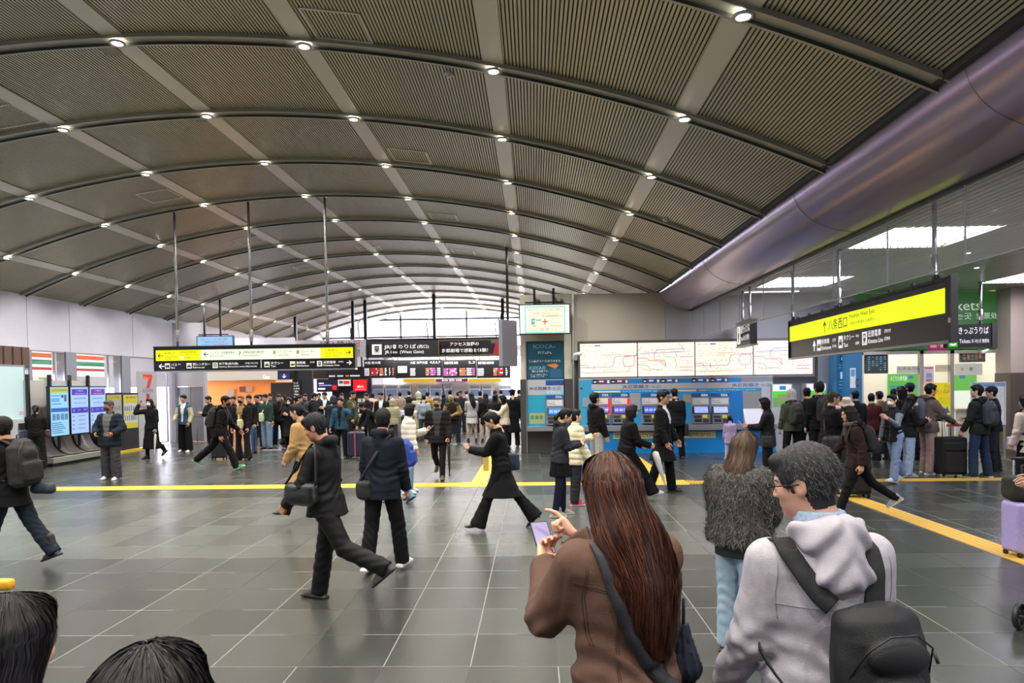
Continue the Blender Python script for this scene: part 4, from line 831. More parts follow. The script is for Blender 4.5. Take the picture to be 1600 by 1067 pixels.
# ---- green reservation machines
for (a, b, c, d, lab) in ((1208, 1236, 601, 664, 'green reserved seat machine behind the queue, left one'), (1261, 1290, 600, 664, 'green reserved seat machine behind the curly-haired man')):
    P = panel_at(a, c, b, d, 18.6); t = thing('reservation_machine', lab, 'ticket machine', (P.M.translation.x+P.w/2, 18.6, 0)); mb = MB(); mb.box(-.03, P.w+.03, 0, .3, -P.M.translation.z, P.h+.02, mat('#b9bcc4', .4), P.M); mb.build('body', t)
    mb = MB(); P.rect(mb, a, c, b, c+10, mat('#eef4f4', .5, emit=.9)); P.rect(mb, a+10, c+2, b-8, c+8, mat('#2a88d0', .5, emit=.7), y=-.004); P.rect(mb, a, c+10, b, c+20, mat('#4ad03c', .5, emit=.9)); P.rect(mb, a+7, c+15, b-6, c+26, mat('#9aa86c', .4, emit=.6), y=-.004); P.rect(mb, a, c+20, b, c+34, mat('#8ac46c', .5, emit=.4)); mb.build('screen', t)
# ---- blue advert pillars beside the office
for (a, b, Y, lab, kind) in ((1307, 1321, 18.2, 'narrow blue pillar with phone pictures', 0), (1324, 1347, 17.9, 'wider blue pillar with a large phone and watch picture', 1)):
    p0, p1 = at(a, 600, Y).x, at(b, 600, Y).x; t = thing('advert_pillar', lab, 'advert pillar', ((p0+p1)/2, Y+.2, 0)); zt_ = at(a, 557, Y).z+.1
    box('body', p0, p1, Y, Y+.45, 0, zt_, mat('#3a9ad8' if kind else '#2a84c0', .4, emit=.18), t)
    P = panel_at(a, 560, b, 640, Y); mb = MB(); dkb = mat('#1c2c40', .4)
    if kind:
        P.rect(mb, 1328, 575, 1337, 606, wl); P.rect(mb, 1329.3, 577, 1335.7, 588, mat('#6cb4e8', .4, emit=.4), y=-.005); P.rect(mb, 1338, 592, 1342, 604, dkb); P.rect(mb, 1336.5, 594, 1342.5, 601, mat('#3a6a90', .4), y=-.005); P.text(mb, 'さあ、改札へ。', 1328, 617, 1343, 620, wl)
    else:
        P.rect(mb, 1313, 556, 1319, 566, dkb); P.rect(mb, 1314.2, 558, 1317.8, 563, mat('#d8b49a', .4), y=-.005); P.rect(mb, 1313, 581, 1319, 592, wl)
        for q, s in ((569, 'チャージが'), (573, 'かんたん'), (595, 'スマホで'), (600, 'ICOCA'), (605, 'はじめよう')): P.text(mb, s, 1311, q, 1320, q+2.4, wl)
    mb.build('pictures', t)
# ---- ticket office
YO = 18.9; t = thing('ticket_office_fascia', 'green ticket office fascia lettered Tickets behind the hanging signs', 'shop sign', (X(1450), YO, 2.6))
P = panel_at(1331, 457, 1556, 548, YO); grn = mat('#3f8a3c', .5, emit=.22); mb = MB(); mb.box(0, P.w, 0, .4, 0, P.h, grn, P.M); P.rect(mb, 1406, 536, 1443, 545, mat('#35803a', .5, emit=.2), y=-.003); P.rect(mb, 1449, 533, 1480, 548, mat('#a01858', .5, emit=.4), y=-.003); mb.build('panel', t)
mb = MB(); lt = mat('#cfe0cc', .5, emit=.6); P.text(mb, 'Tickets', 1462, 471, 1532, 486, lt); P.text(mb, '표 사는곳', 1462, 490, 1518, 500, lt); P.text(mb, '售票处', 1525, 490, 1558, 500, lt); P.text(mb, '通勤・通学', 1453, 537, 1479, 543.5, mat('#f4c8dc', .5, emit=.8)); P.text(mb, 'みどりの券売機プラス', 1370, 540.5, 1402, 544.5, wt); mb.build('lettering', t)
mb = MB(); sf = mat('#b6b0a6', .3, metal=.6)
for px in (1346.5, 1440.5, 1488, 1567): mb.box(X(px)-.05, X(px)+.05, YO, YO+.12, 0, Z(1440, 548), sf)
mb.box(X(1322), X(1568), YO, YO+.12, Z(1440, 553), Z(1440, 546), sf); wf = mb.build('window_office', kind='structure')
for a, b in ((1347, 1440), (1441, 1487), (1488.5, 1567)): MB().box(X(a)+.05, X(b)-.05, YO+.05, YO+.06, 0.05, Z(1440, 553), glass).build('window_pane', wf)
ol = bpy.data.lights.new('office_light', 'AREA'); ol.shape = 'RECTANGLE'; ol.size = 4.2; ol.size_y = 2.4; ol.energy = 150; ol.color = (1, .97, .9); o = bpy.data.objects.new('office_light', ol); COL.objects.link(o); o.location = (10.9, 20.6, 4.2)
box('wall_office_right', 13.9, 14.1, 19.02, 22, 0, 4.3, mat('#efe9dc', .6), kind='structure'); box('wall_office_left', 8.3, 8.4, 19.02, 22, 0, 4.3, mat('#efe9dc', .6), kind='structure')
def sheet(px0, py0, px1, py1, Y, cl, items, name, lab, cat, e=.4, legs=False):
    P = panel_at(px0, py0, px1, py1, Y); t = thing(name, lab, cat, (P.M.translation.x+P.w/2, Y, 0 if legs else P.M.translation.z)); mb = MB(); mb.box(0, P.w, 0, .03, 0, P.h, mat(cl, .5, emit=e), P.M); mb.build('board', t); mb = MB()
    for it in items:
        if it[0] is None: P.rect(mb, *it[1:5], it[5])
        else: P.text(mb, it[0], *it[1:5], it[5])
    if mb.v: mb.build('print', t)
    if legs:
        mb = MB(); z0 = P.M.translation.z
        for x in (.03, P.w-.03): mb.box(x-.02, x+.02, .0, .03, -z0, P.h+.02, sf, P.M); mb.box(x-.025, x+.025, -.25, .25, -z0, -z0+.03, sf, P.M)
        mb.build('stand', t)
    return t
gW = mat('#f4fff0', .5, emit=.8); 
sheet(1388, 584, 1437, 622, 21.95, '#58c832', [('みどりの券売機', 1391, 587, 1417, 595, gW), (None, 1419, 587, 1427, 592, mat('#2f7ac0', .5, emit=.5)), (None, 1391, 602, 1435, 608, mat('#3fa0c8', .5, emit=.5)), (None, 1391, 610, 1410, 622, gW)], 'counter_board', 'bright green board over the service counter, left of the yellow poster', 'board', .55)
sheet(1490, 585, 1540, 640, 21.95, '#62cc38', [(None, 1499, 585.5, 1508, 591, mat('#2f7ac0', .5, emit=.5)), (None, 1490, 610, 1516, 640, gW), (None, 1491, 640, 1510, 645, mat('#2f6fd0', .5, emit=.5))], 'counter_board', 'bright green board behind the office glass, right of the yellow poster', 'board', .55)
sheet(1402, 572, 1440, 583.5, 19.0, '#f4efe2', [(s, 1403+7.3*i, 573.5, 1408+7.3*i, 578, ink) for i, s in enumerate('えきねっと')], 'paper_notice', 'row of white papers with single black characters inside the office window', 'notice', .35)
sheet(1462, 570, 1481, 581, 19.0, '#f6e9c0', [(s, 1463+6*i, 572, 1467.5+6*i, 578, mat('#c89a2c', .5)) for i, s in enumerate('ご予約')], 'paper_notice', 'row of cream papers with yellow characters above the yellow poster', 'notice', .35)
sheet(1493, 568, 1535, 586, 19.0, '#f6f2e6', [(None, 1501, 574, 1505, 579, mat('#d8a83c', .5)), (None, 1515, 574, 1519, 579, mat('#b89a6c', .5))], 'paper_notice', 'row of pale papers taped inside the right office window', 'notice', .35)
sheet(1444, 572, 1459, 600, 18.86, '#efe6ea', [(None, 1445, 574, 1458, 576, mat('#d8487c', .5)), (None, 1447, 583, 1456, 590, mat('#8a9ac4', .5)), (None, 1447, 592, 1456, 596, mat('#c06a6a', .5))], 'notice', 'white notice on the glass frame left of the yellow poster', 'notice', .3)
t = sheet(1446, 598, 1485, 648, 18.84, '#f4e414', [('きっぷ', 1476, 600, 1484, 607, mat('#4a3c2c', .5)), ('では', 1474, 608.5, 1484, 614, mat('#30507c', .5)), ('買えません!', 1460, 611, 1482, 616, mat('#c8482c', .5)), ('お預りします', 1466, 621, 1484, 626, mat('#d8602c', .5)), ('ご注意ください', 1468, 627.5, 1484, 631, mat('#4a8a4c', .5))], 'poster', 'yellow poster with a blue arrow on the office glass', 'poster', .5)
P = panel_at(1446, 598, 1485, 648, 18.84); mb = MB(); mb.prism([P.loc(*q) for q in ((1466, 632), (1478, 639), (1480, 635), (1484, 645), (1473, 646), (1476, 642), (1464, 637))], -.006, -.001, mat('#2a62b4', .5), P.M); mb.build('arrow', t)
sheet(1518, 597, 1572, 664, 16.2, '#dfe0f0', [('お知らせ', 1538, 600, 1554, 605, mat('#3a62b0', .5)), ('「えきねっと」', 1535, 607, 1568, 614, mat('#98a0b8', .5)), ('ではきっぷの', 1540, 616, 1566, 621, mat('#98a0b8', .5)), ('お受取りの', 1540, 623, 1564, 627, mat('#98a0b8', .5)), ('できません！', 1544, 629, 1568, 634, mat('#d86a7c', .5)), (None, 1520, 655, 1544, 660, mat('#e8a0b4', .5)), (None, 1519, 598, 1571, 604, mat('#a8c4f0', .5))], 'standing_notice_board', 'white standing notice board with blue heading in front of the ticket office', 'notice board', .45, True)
for (a, b, c, d, lab, Y) in ((1353, 1386, 555, 582, 'dark blue availability monitor hanging inside the office, left one', 19.6), (1502, 1538, 546, 564, 'dark availability monitor hanging inside the office, right one', 19.6)):
    t = monitor(a, c, b, d, Y, lab, mat('#10202c', .3, emit=.4), [], (a+8, b-8), .06, 0, 4.3)
    P = panel_at(a, c, b, d, Y); mb = MB(); random.seed(a)
    for i in range(5):
        for j in range(7):
            if random.random() < .8: P.rect(mb, a+3+i*6.2, c+2+j*(d-c-4)/7, a+6.5+i*6.2, c+3.6+j*(d-c-4)/7, mat('#7ac4e8' if a < 1400 else '#c8783c', .5, emit=.8))
    mb.build('table_rows', t)
mb = MB(); mb.lathe([(0, 0), (.05, 0), (.05, .03)], (0, 0, 0), wl); p = at(1536, 549, 18.6); mb = MB(); mb.tube([(p.x-.12, 18.45, p.z-.03), (p.x+.12, 18.6, p.z+.03)], .045, wl, 12); mb.tube([(p.x+.05, 18.6, p.z), (p.x+.08, 18.9, p.z+.06)], .015, wl); tag(mb.build('security_camera'), 'small white security camera under the ticket office fascia', 'camera')
p = at(895, 555, 18.7); mb = MB(); mb.tube([(p.x+.02, 18.6, p.z), (p.x+.22, 18.5, p.z+.04)], .05, wl, 12); mb.tube([(p.x-.03, 18.88, p.z-.1), (p.x+.08, 18.6, p.z)], .018, wl); mb.tube([(p.x-.0, 18.86, p.z-.05), (p.x-.15, 18.88, p.z-.55)], .008, wl, 6); tag(mb.build('security_camera'), 'small white security camera on the edge of the cream pillar', 'camera')
# office counters
for (a, b, lab) in ((1350, 1400, 'white service counter inside the ticket office, left'), (1402, 1440, 'white service counter inside the ticket office, middle'), (1490, 1560, 'white service counter inside the ticket office, right')):
    x0, x1 = at(a, 640, 20.6).x, at(b, 640, 20.6).x; t = thing('service_counter', lab, 'counter', ((x0+x1)/2, 20.6, 0)); box('body', x0, x1, 20.5, 21.0, 0, .95, mat('#e8e6e0', .4), t); box('worktop', x0-.02, x1+.02, 20.4, 21.02, .95, 1.0, mat('#b8a488', .4), t)
# queue barrier posts with red belts
for i, (px, py, lab) in enumerate(((1356, 694, 'barrier post with a red top behind the queue'), (1433, 696, 'barrier post with a red top left of the beige-trousered man'), (1477, 703, 'barrier post holding the red belt behind the black suitcase'))):
    p = ground(px, py); t = thing('queue_barrier_post', lab, 'barrier post', tuple(p)); mb = MB(); mb.lathe([(0, 0), (.16, 0), (.16, .02), (.03, .04), (.025, .05), (.025, .9), (0, .9)], p, mat('#9a9aa0', .3, metal=.8)); mb.build('pole', t); mb = MB(); mb.tube([p+Vector((0, 0, .85)), p+Vector((0, 0, 1.02))], .035, mat('#d01828', .4, emit=.2), 12); mb.build('belt_head', t)
a = ground(1433, 696); b = ground(1477, 703); c = a+Vector((6, .2, 0)); mb = MB()
for u, v in ((a, b),): mb.add([u+Vector((0, 0, .86)), v+Vector((0, 0, .86)), v+Vector((0, 0, .91)), u+Vector((0, 0, .91)), u+Vector((0, .005, .86)), v+Vector((0, .005, .86)), v+Vector((0, .005, .91)), u+Vector((0, .005, .91))], [(0, 1, 2, 3), (4, 7, 6, 5), (3, 2, 6, 7), (0, 4, 5, 1)], mat('#c81828', .5))
mb.add([Vector((b.x+.02, b.y, .62)), Vector((b.x+1.4, b.y, .62)), Vector((b.x+1.4, b.y, .68)), Vector((b.x+.02, b.y, .68)), Vector((b.x+.02, b.y+.005, .62)), Vector((b.x+1.4, b.y+.005, .62)), Vector((b.x+1.4, b.y+.005, .68)), Vector((b.x+.02, b.y+.005, .68))], [(0, 1, 2, 3), (4, 7, 6, 5), (3, 2, 6, 7), (0, 4, 5, 1)], mat('#c81828', .5))
tag(mb.build('barrier_belt'), 'red barrier belt stretched behind the black suitcase', 'barrier belt')

# ---- left side: advert screen, standing displays with scooped shelves, posters
def PL(py0, py1, y0, y1, dx=.0):
    """panel on the left wall from y0 to y1 (far end is the right one)"""
    z0, z1 = py0, py1
    return Panel(Matrix.Translation((XL+dx, y0, z0)) @ Matrix.Rotation(PI/2, 4, 'Z'), y1-y0, z1-z0, (0, 0, 100, 100))
ya, yb = LY(-60)+.1, LY(30); za_, zb_ = LZ(15, 655), LZ(15, 573); P = PL(za_, zb_, ya, yb, .12)
t = thing('advert_screen', 'large pale lit advert screen with red letters at the left edge', 'advert screen', (XL, (ya+yb)/2, za_)); mb = MB(); mb.box(-.05, P.w+.05, 0, .12, -.05, P.h+.05, mat('#8c8e94', .35, metal=.5), P.M); mb.build('frame', t); mb = MB(); P.rect(mb, 0, 0, 100, 100, mat('#c4e0e0', .4, emit=.8)); mb.build('screen', t); mb = MB(); P.text(mb, 'un', 88, 86, 97, 92.5, mat('#d81438', .5, emit=.9)); mb.build('lettering', t)
mb = MB(); 
for i in range(7): mb.box(XL, XL+.05, 15.2+.3*i, 15.2+.3*i+.24, LZ(15, 572), LZ(15, 541), mat('#5c463c', .5))
mb.build('trim_83', kind='structure')
# wet umbrella dryers / info stands: three tall screens
yq = lambda px, x: atx(px, 640, x).y
XSn = -12.25
base_pts = []
t = thing('umbrella_stand_unit', 'low grey metal unit with three scooped shelves under the tall screens', 'display stand', (XSn-.3, 19.5, 0))
yb0, yb1 = atx(72, 640, -12.3).y, atx(163, 640, -12.3).y
st = mat('#9c9c98', .3, metal=.75)
mb = MB(); mb.box(-12.95, -12.15, yb0, yb1, .08, .22, mat('#a6a6a0', .35, metal=.5)); mb.box(-12.93, -12.2, yb0+.03, yb1-.03, 0.0, .08, blk); mb.build('base', t, bevel=.01)
n3 = 3; dy = (yb1-yb0)/n3
for k in range(n3):
    mb = MB(); prof = [(-12.25+.0, .25)]+[(-12.25-.45*math.sin(a)-.02, .25+.5*(1-math.cos(a))) for a in [PI/2*i/10 for i in range(11)]]+[(-12.74, 1.5)]
    y0, y1 = yb0+dy*k+.06, yb0+dy*(k+1)-.06; vs = []
    for x, z in prof: vs += [(x, y0, z), (x, y1, z)]
    for x, z in prof: vs += [(x-.02, y0, z-.01), (x-.02, y1, z-.01)]
    m_ = len(prof); fs = [(2*i, 2*i+1, 2*i+3, 2*i+2) for i in range(m_-1)]+[(2*m_+2*i, 2*m_+2*i+2, 2*m_+2*i+3, 2*m_+2*i+1) for i in range(m_-1)]+[(2*i, 2*i+2, 2*m_+2*i+2, 2*m_+2*i) for i in range(m_-1)]+[(2*i+1, 2*m_+2*i+1, 2*m_+2*i+3, 2*i+3) for i in range(m_-1)]
    mb.add(vs, fs, st, True); mb.build('scooped_shelf', t)
for k in range(n3+1): box('divider_post', -12.8, -12.72, yb0+dy*k-.03, yb0+dy*k+.03, .2, 2.35, blk2, t)
box('back_panel', -12.9, -12.8, yb0, yb1, .2, 2.2, mat('#b4b4b2', .4), t)
scol = [('#8fc4e8', [(None, 2, 2, 98, 11, '#b8bc4a'), ('JR ICOCA PASS', 12, 4, 88, 9, '#2a3a18'), (None, 5, 17, 55, 18.5, '#3f6fb0'), (None, 60, 16, 72, 22, '#404860'), (None, 76, 16, 90, 30, '#50688a'), (None, 5, 23, 50, 30, '#6fa4d4'), (None, 5, 34, 60, 35.5, '#3f6fb0'), (None, 2, 43, 98, 51, '#2c62b8'), (None, 8, 55, 26, 68, '#5a86b4'), (None, 30, 55, 48, 68, '#5a86b4'), (None, 54, 55, 72, 68, '#5a86b4'), (None, 76, 55, 94, 68, '#5a86b4')]+[(None, 5, 73+4*i, 60+7*(i % 4), 74.5+4*i, '#3c68a4') for i in range(6)], 'tall lit screen with an olive heading, left of the two violet ones'),
        ('#9cbcf4', [(None, 6, 4, 94, 17, '#5030b8'), ('ご案内', 30, 6, 70, 10, '#d0c8ff'), ('Information', 22, 12, 80, 15, '#d0c8ff'), (None, 15, 23, 85, 26, '#7aa0e0'), ('East Gate View', 20, 32, 85, 36, '#4a58a8'), (None, 2, 44, 98, 56, '#3f34b8'), (None, 10, 47, 20, 53, '#a8a0f0'), (None, 35, 48, 55, 51, '#a8a0f0'), (None, 70, 47, 90, 51, '#a8a0f0')]+[(None, 8, 62+9*i, 16, 64+9*i, '#3c48a0') for i in range(4)]+[(None, 40, 62+9*i, 80, 63.5+9*i, '#6a78c8') for i in range(4)], 'tall lit screen with violet bands, between its two neighbours'),
        ('#9cbcf4', [(None, 6, 4, 94, 17, '#6038a8'), ('ご案内', 30, 6, 70, 10, '#f0b8e8'), ('Information', 22, 12, 80, 15, '#f0b8e8'), (None, 15, 23, 85, 26, '#7aa0e0'), ('East Gate View', 20, 32, 85, 36, '#4a58a8'), (None, 2, 44, 98, 56, '#4838b0'), (None, 10, 47, 20, 53, '#a8a0f0'), (None, 35, 48, 55, 51, '#a8a0f0'), (None, 70, 47, 90, 51, '#a8a0f0')]+[(None, 8, 62+9*i, 16, 64+9*i, '#3c48a0') for i in range(4)]+[(None, 40, 62+9*i, 80, 63.5+9*i, '#6a78c8') for i in range(4)], 'tall lit screen with violet bands, behind the man in the navy puffer')]
def face_panel(pxa, pya0, pya1, pxb, Xs, rot=None):
    """panel standing parallel to the left wall side but turned to the hall: from pixel column pxa to pxb at plane x = Xs"""
    y0, y1 = atx(pxa, 640, Xs).y, atx(pxb, 640, Xs).y; z0, z1 = atx(pxa, pya1, Xs).z, atx(pxa, pya0, Xs).z
    return Panel(Matrix.Translation((Xs, y0, z0)) @ Matrix.Rotation(PI/2, 4, 'Z'), y1-y0, z1-z0, (0, 0, 100, 100))
for (a, b, c, d), (cl, items, lab) in zip(((79, 107, 605, 682), (111, 138, 605, 678), (141, 165, 605, 676)), scol):
    P = face_panel(a, c, d, b, -12.3)
    t = thing('information_screen', lab, 'screen', tuple(P.M.translation)); mb = MB(); mb.box(-.03, P.w+.03, 0, .08, -.03, P.h+.03, blk, P.M); mb.build('housing', t); mb = MB(); P.rect(mb, 0, 0, 100, 100, mat(cl, .4, emit=.95)); mb.build('screen', t); mb = MB()
    for it in items:
        m_ = mat(it[5], .5, emit=.8)
        if it[0] is None: P.rect(mb, *it[1:5], m_, y=-.004)
        else: P.text(mb, it[0], *it[1:5], m_, y=-.008)
    mb.build('display', t); mb = MB(); mb.box(P.w/2-.03, P.w/2+.03, .02, .06, -.35, .0, blk, P.M); mb.box(P.w/2-.03, P.w/2+.03, -.0, .42, .4, .46, blk, P.M); mb.build('bracket', t)
for (a, b, lab, hd, cc, bc) in ((167, 190, 'poster board with a yellow heading behind the navy puffer man', '#d8d04a', '#c8c8c0', 0), (193, 215, 'yellow and white poster board beside the shop door', '#f0e020', '#f0f0e8', 1)):
    P = face_panel(a, 617, 670, b, -12.55); t = thing('poster_board', lab, 'poster board', (P.M.translation.x, P.M.translation.y, 0)); mb = MB(); z0 = P.M.translation.z; mb.box(-.04, P.w+.04, 0, .05, -z0+.05, P.h+.06, blk2, P.M); mb.box(-.05, P.w+.05, -.1, .35, -z0, -z0+.07, mat('#c8a828', .5), P.M); mb.build('board', t); mb = MB(); P.rect(mb, 0, 0, 100, 100, mat(cc, .5, emit=.25)); P.rect(mb, 3, 2, 97, 24 if bc else 14, mat(hd, .5, emit=.3), y=-.004); P.text(mb, 'JR ICOCA PASS' if not bc else '手荷物', 15, 5, 85, 12, mat('#403c10', .5), y=-.007)
    random.seed(a)
    for r_ in range(2):
        for q in range(6): x = 6+15*q; yy = 30+r_*28; P.rect(mb, x, yy+random.uniform(0, 6), x+random.uniform(5, 11), yy+18, mat('#70747c', .5), y=-.004)
    if bc: P.rect(mb, 3, 52, 97, 57, mat(hd, .5, emit=.3), y=-.004); P.rect(mb, 3, 84, 97, 99, mat(hd, .5, emit=.3), y=-.004)
    mb.build('print', t)
# tall convenience store banner on the glass
P = face_panel(215, 580, 700, 246, -12.97); P.M = P.M; t = thing('store_banner', 'tall pale banner with a large red 7 on the store glass', 'banner', tuple(P.M.translation)); mb = MB(); mb.box(0, P.w, 0, .015, 0, P.h, mat('#d8d6de', .5, emit=.25), P.M); mb.build('board', t); mb = MB()
mb.prism([P.loc(*q) for q in ((30, 4), (76, 4), (76, 8), (62, 22), (46, 22), (58, 9), (30, 9))], -.006, -.001, mat('#cf3a34', .5), P.M); mb.prism([P.loc(*q) for q in ((30, 6), (66, 9), (66, 9.5), (30, 9.5))], -.008, -.006, mat('#e8742c', .5), P.M)
P.text(mb, 'ELEVEN', 27, 23, 78, 28, mat('#4f6a80', .5)); P.rect(mb, 44, 29.5, 60, 38, mat('#b83040', .5), y=-.004); P.text(mb, 'Hea', 14, 43, 50, 51, mat('#8a2038', .5)); P.text(mb, 'ters', 52, 43, 92, 51, mat('#8a2038', .5)); P.text(mb, 'CHANGE', 8, 74, 60, 78, mat('#a0a040', .5)); mb.build('print', t)
t = MB(); t.box(XL+.35, XL+.5, 16.9, 17.05, 0, 1.4, mat('#c8c8cc', .4)); 
p = ground(22, 722); t = thing('leaflet_rack', 'narrow white leaflet rack at the left edge by the ponytailed woman', 'rack', (-12.7, 16.5, 0)); box('frame', -12.95, -12.6, 16.3, 16.65, 0, 1.25, mat('#d0d0d4', .4), t); mb = MB()
for i in range(5): mb.box(-12.6, -12.57, 16.33, 16.62, .2+.2*i, .34+.2*i, mat(('#9a3040', '#405070', '#303038', '#506080', '#303038')[i], .5))
mb.build('leaflets', t)
# ---- automatic gates
blg = mat('#2a6cc0', .35); gwh = mat('#d8dae4', .35); gst = mat('#9aa0aa', .3, metal=.6)
def gate(x, y, lab, rz=0, blue=True, L_=1.5):
    t = thing('ticket_gate', lab, 'ticket gate', (x, y, 0), rz); Mx = WM[t.name]; mb = MB()
    mb.box(-.11, .11, 0, L_, 0, .12, mat('#4a4c50', .4), Mx); mb.box(-.1, .1, .02, L_-.02, .12, .95, gwh if blue else gst, Mx); mb.build('body', t)
    mb = MB(); mb.prism([(-.13, .80), (.13, .80), (.13, 1.02), (.1, 1.08), (-.1, 1.08), (-.13, 1.02)], -.06, .5, blg if blue else gst, Mx); mb.prism([(-.13, .80), (.13, .80), (.13, 1.0), (-.13, 1.0)], .5, L_+.05, blg if blue else gwh, Mx); mb.prism([(-.13, .12), (.13, .12), (.13, .8), (-.13, .8)], -.06, .12, blg if blue else gst, Mx); mb.build('top_cover', t, bevel=.01)
    mb = MB(); mb.box(-.08, .08, .1, .35, 1.08, 1.10, mat('#26303c', .2), Mx); mb.box(-.07, .03, -.068, -.06, .58, .72, mat('#e8e8ee', .5, emit=.6), Mx); mb.box(-.05, .01, -.074, -.068, .62, .67, mat('#d02838', .5, emit=.7), Mx); mb.build('reader', t)
    mb = MB(); mb.box(.1, .16, .7, .95, .55, .85, mat('#30343c', .4), Mx); mb.build('flap', t)
    return t
g = [(428, 692, 'blue and white ticket gate, leftmost and nearest the camera', True), (484, 678, 'blue and white gate behind the leftmost one, partly hidden', True), (592, 680, 'steel ticket gate behind the woman in the denim jacket', False), (617, 688, 'steel ticket gate with a dark sloping top, left of the white puffer woman', False), (636, 680, 'blue topped ticket gate behind the white puffer woman', True), (655, 686, 'ticket gate behind the older man in the black puffer', True), (700, 676, 'ticket gate with the violet arrow lamp behind the bending traveller', False), (742, 676, 'ticket gate behind the woman in the white skirt', False), (778, 676, 'ticket gate closest to the cream pillar', False)]
for px, py, lab, bb in g:
    p = ground(px, py); gate(p.x, p.y, lab, 0, bb)
p = ground(700, 676); 
P = panel_at(695, 652, 701, 660, p.y-.12); mb = MB(); mb.box(0, P.w, 0, .05, 0, P.h, mat('#7a3ae0', .5, emit=1.0), P.M); arrow(mb, P, 696, 656, 4, 'l', wt); tag(mb.build('gate_lamp'), 'small violet arrow lamp on a ticket gate', 'sign lamp')
# floor markings by the gates
for (px, py, lab) in ((425, 703, 'white floor mark in front of the leftmost gate'), (450, 700, 'second white floor mark before the gates'), (722, 694, 'white framed floor mark near the bending traveller')):
    p = ground(px, py); mb = MB(); mb.box(p.x-.3, p.x+.3, p.y-.06, p.y+.06, .0008, .002, mat('#d8d8da', .5)); tag(mb.build('floor_sticker'), lab, 'floor mark')
mb = MB()
box('timetable_rack', *[0]*0) if 0 else None
t = thing('timetable_rack', 'dark rack of folded leaflets behind the man in the olive jacket', 'rack', tuple(ground(570, 672))); p = ground(570, 672)
mb = MB(); mb.box(p.x-.35, p.x+.35, p.y, p.y+.3, 0, 1.5, blk2); mb.build('frame', t); mb = MB()
for i in range(5):
    for j in range(3): mb.box(p.x-.28+.2*j, p.x-.13+.2*j, p.y-.02, p.y, .35+.22*i, .5+.22*i, mat(('#d8d8cc', '#c8c0a8', '#b8c4d0')[(i+j) % 3], .5))
mb.build('leaflets', t)
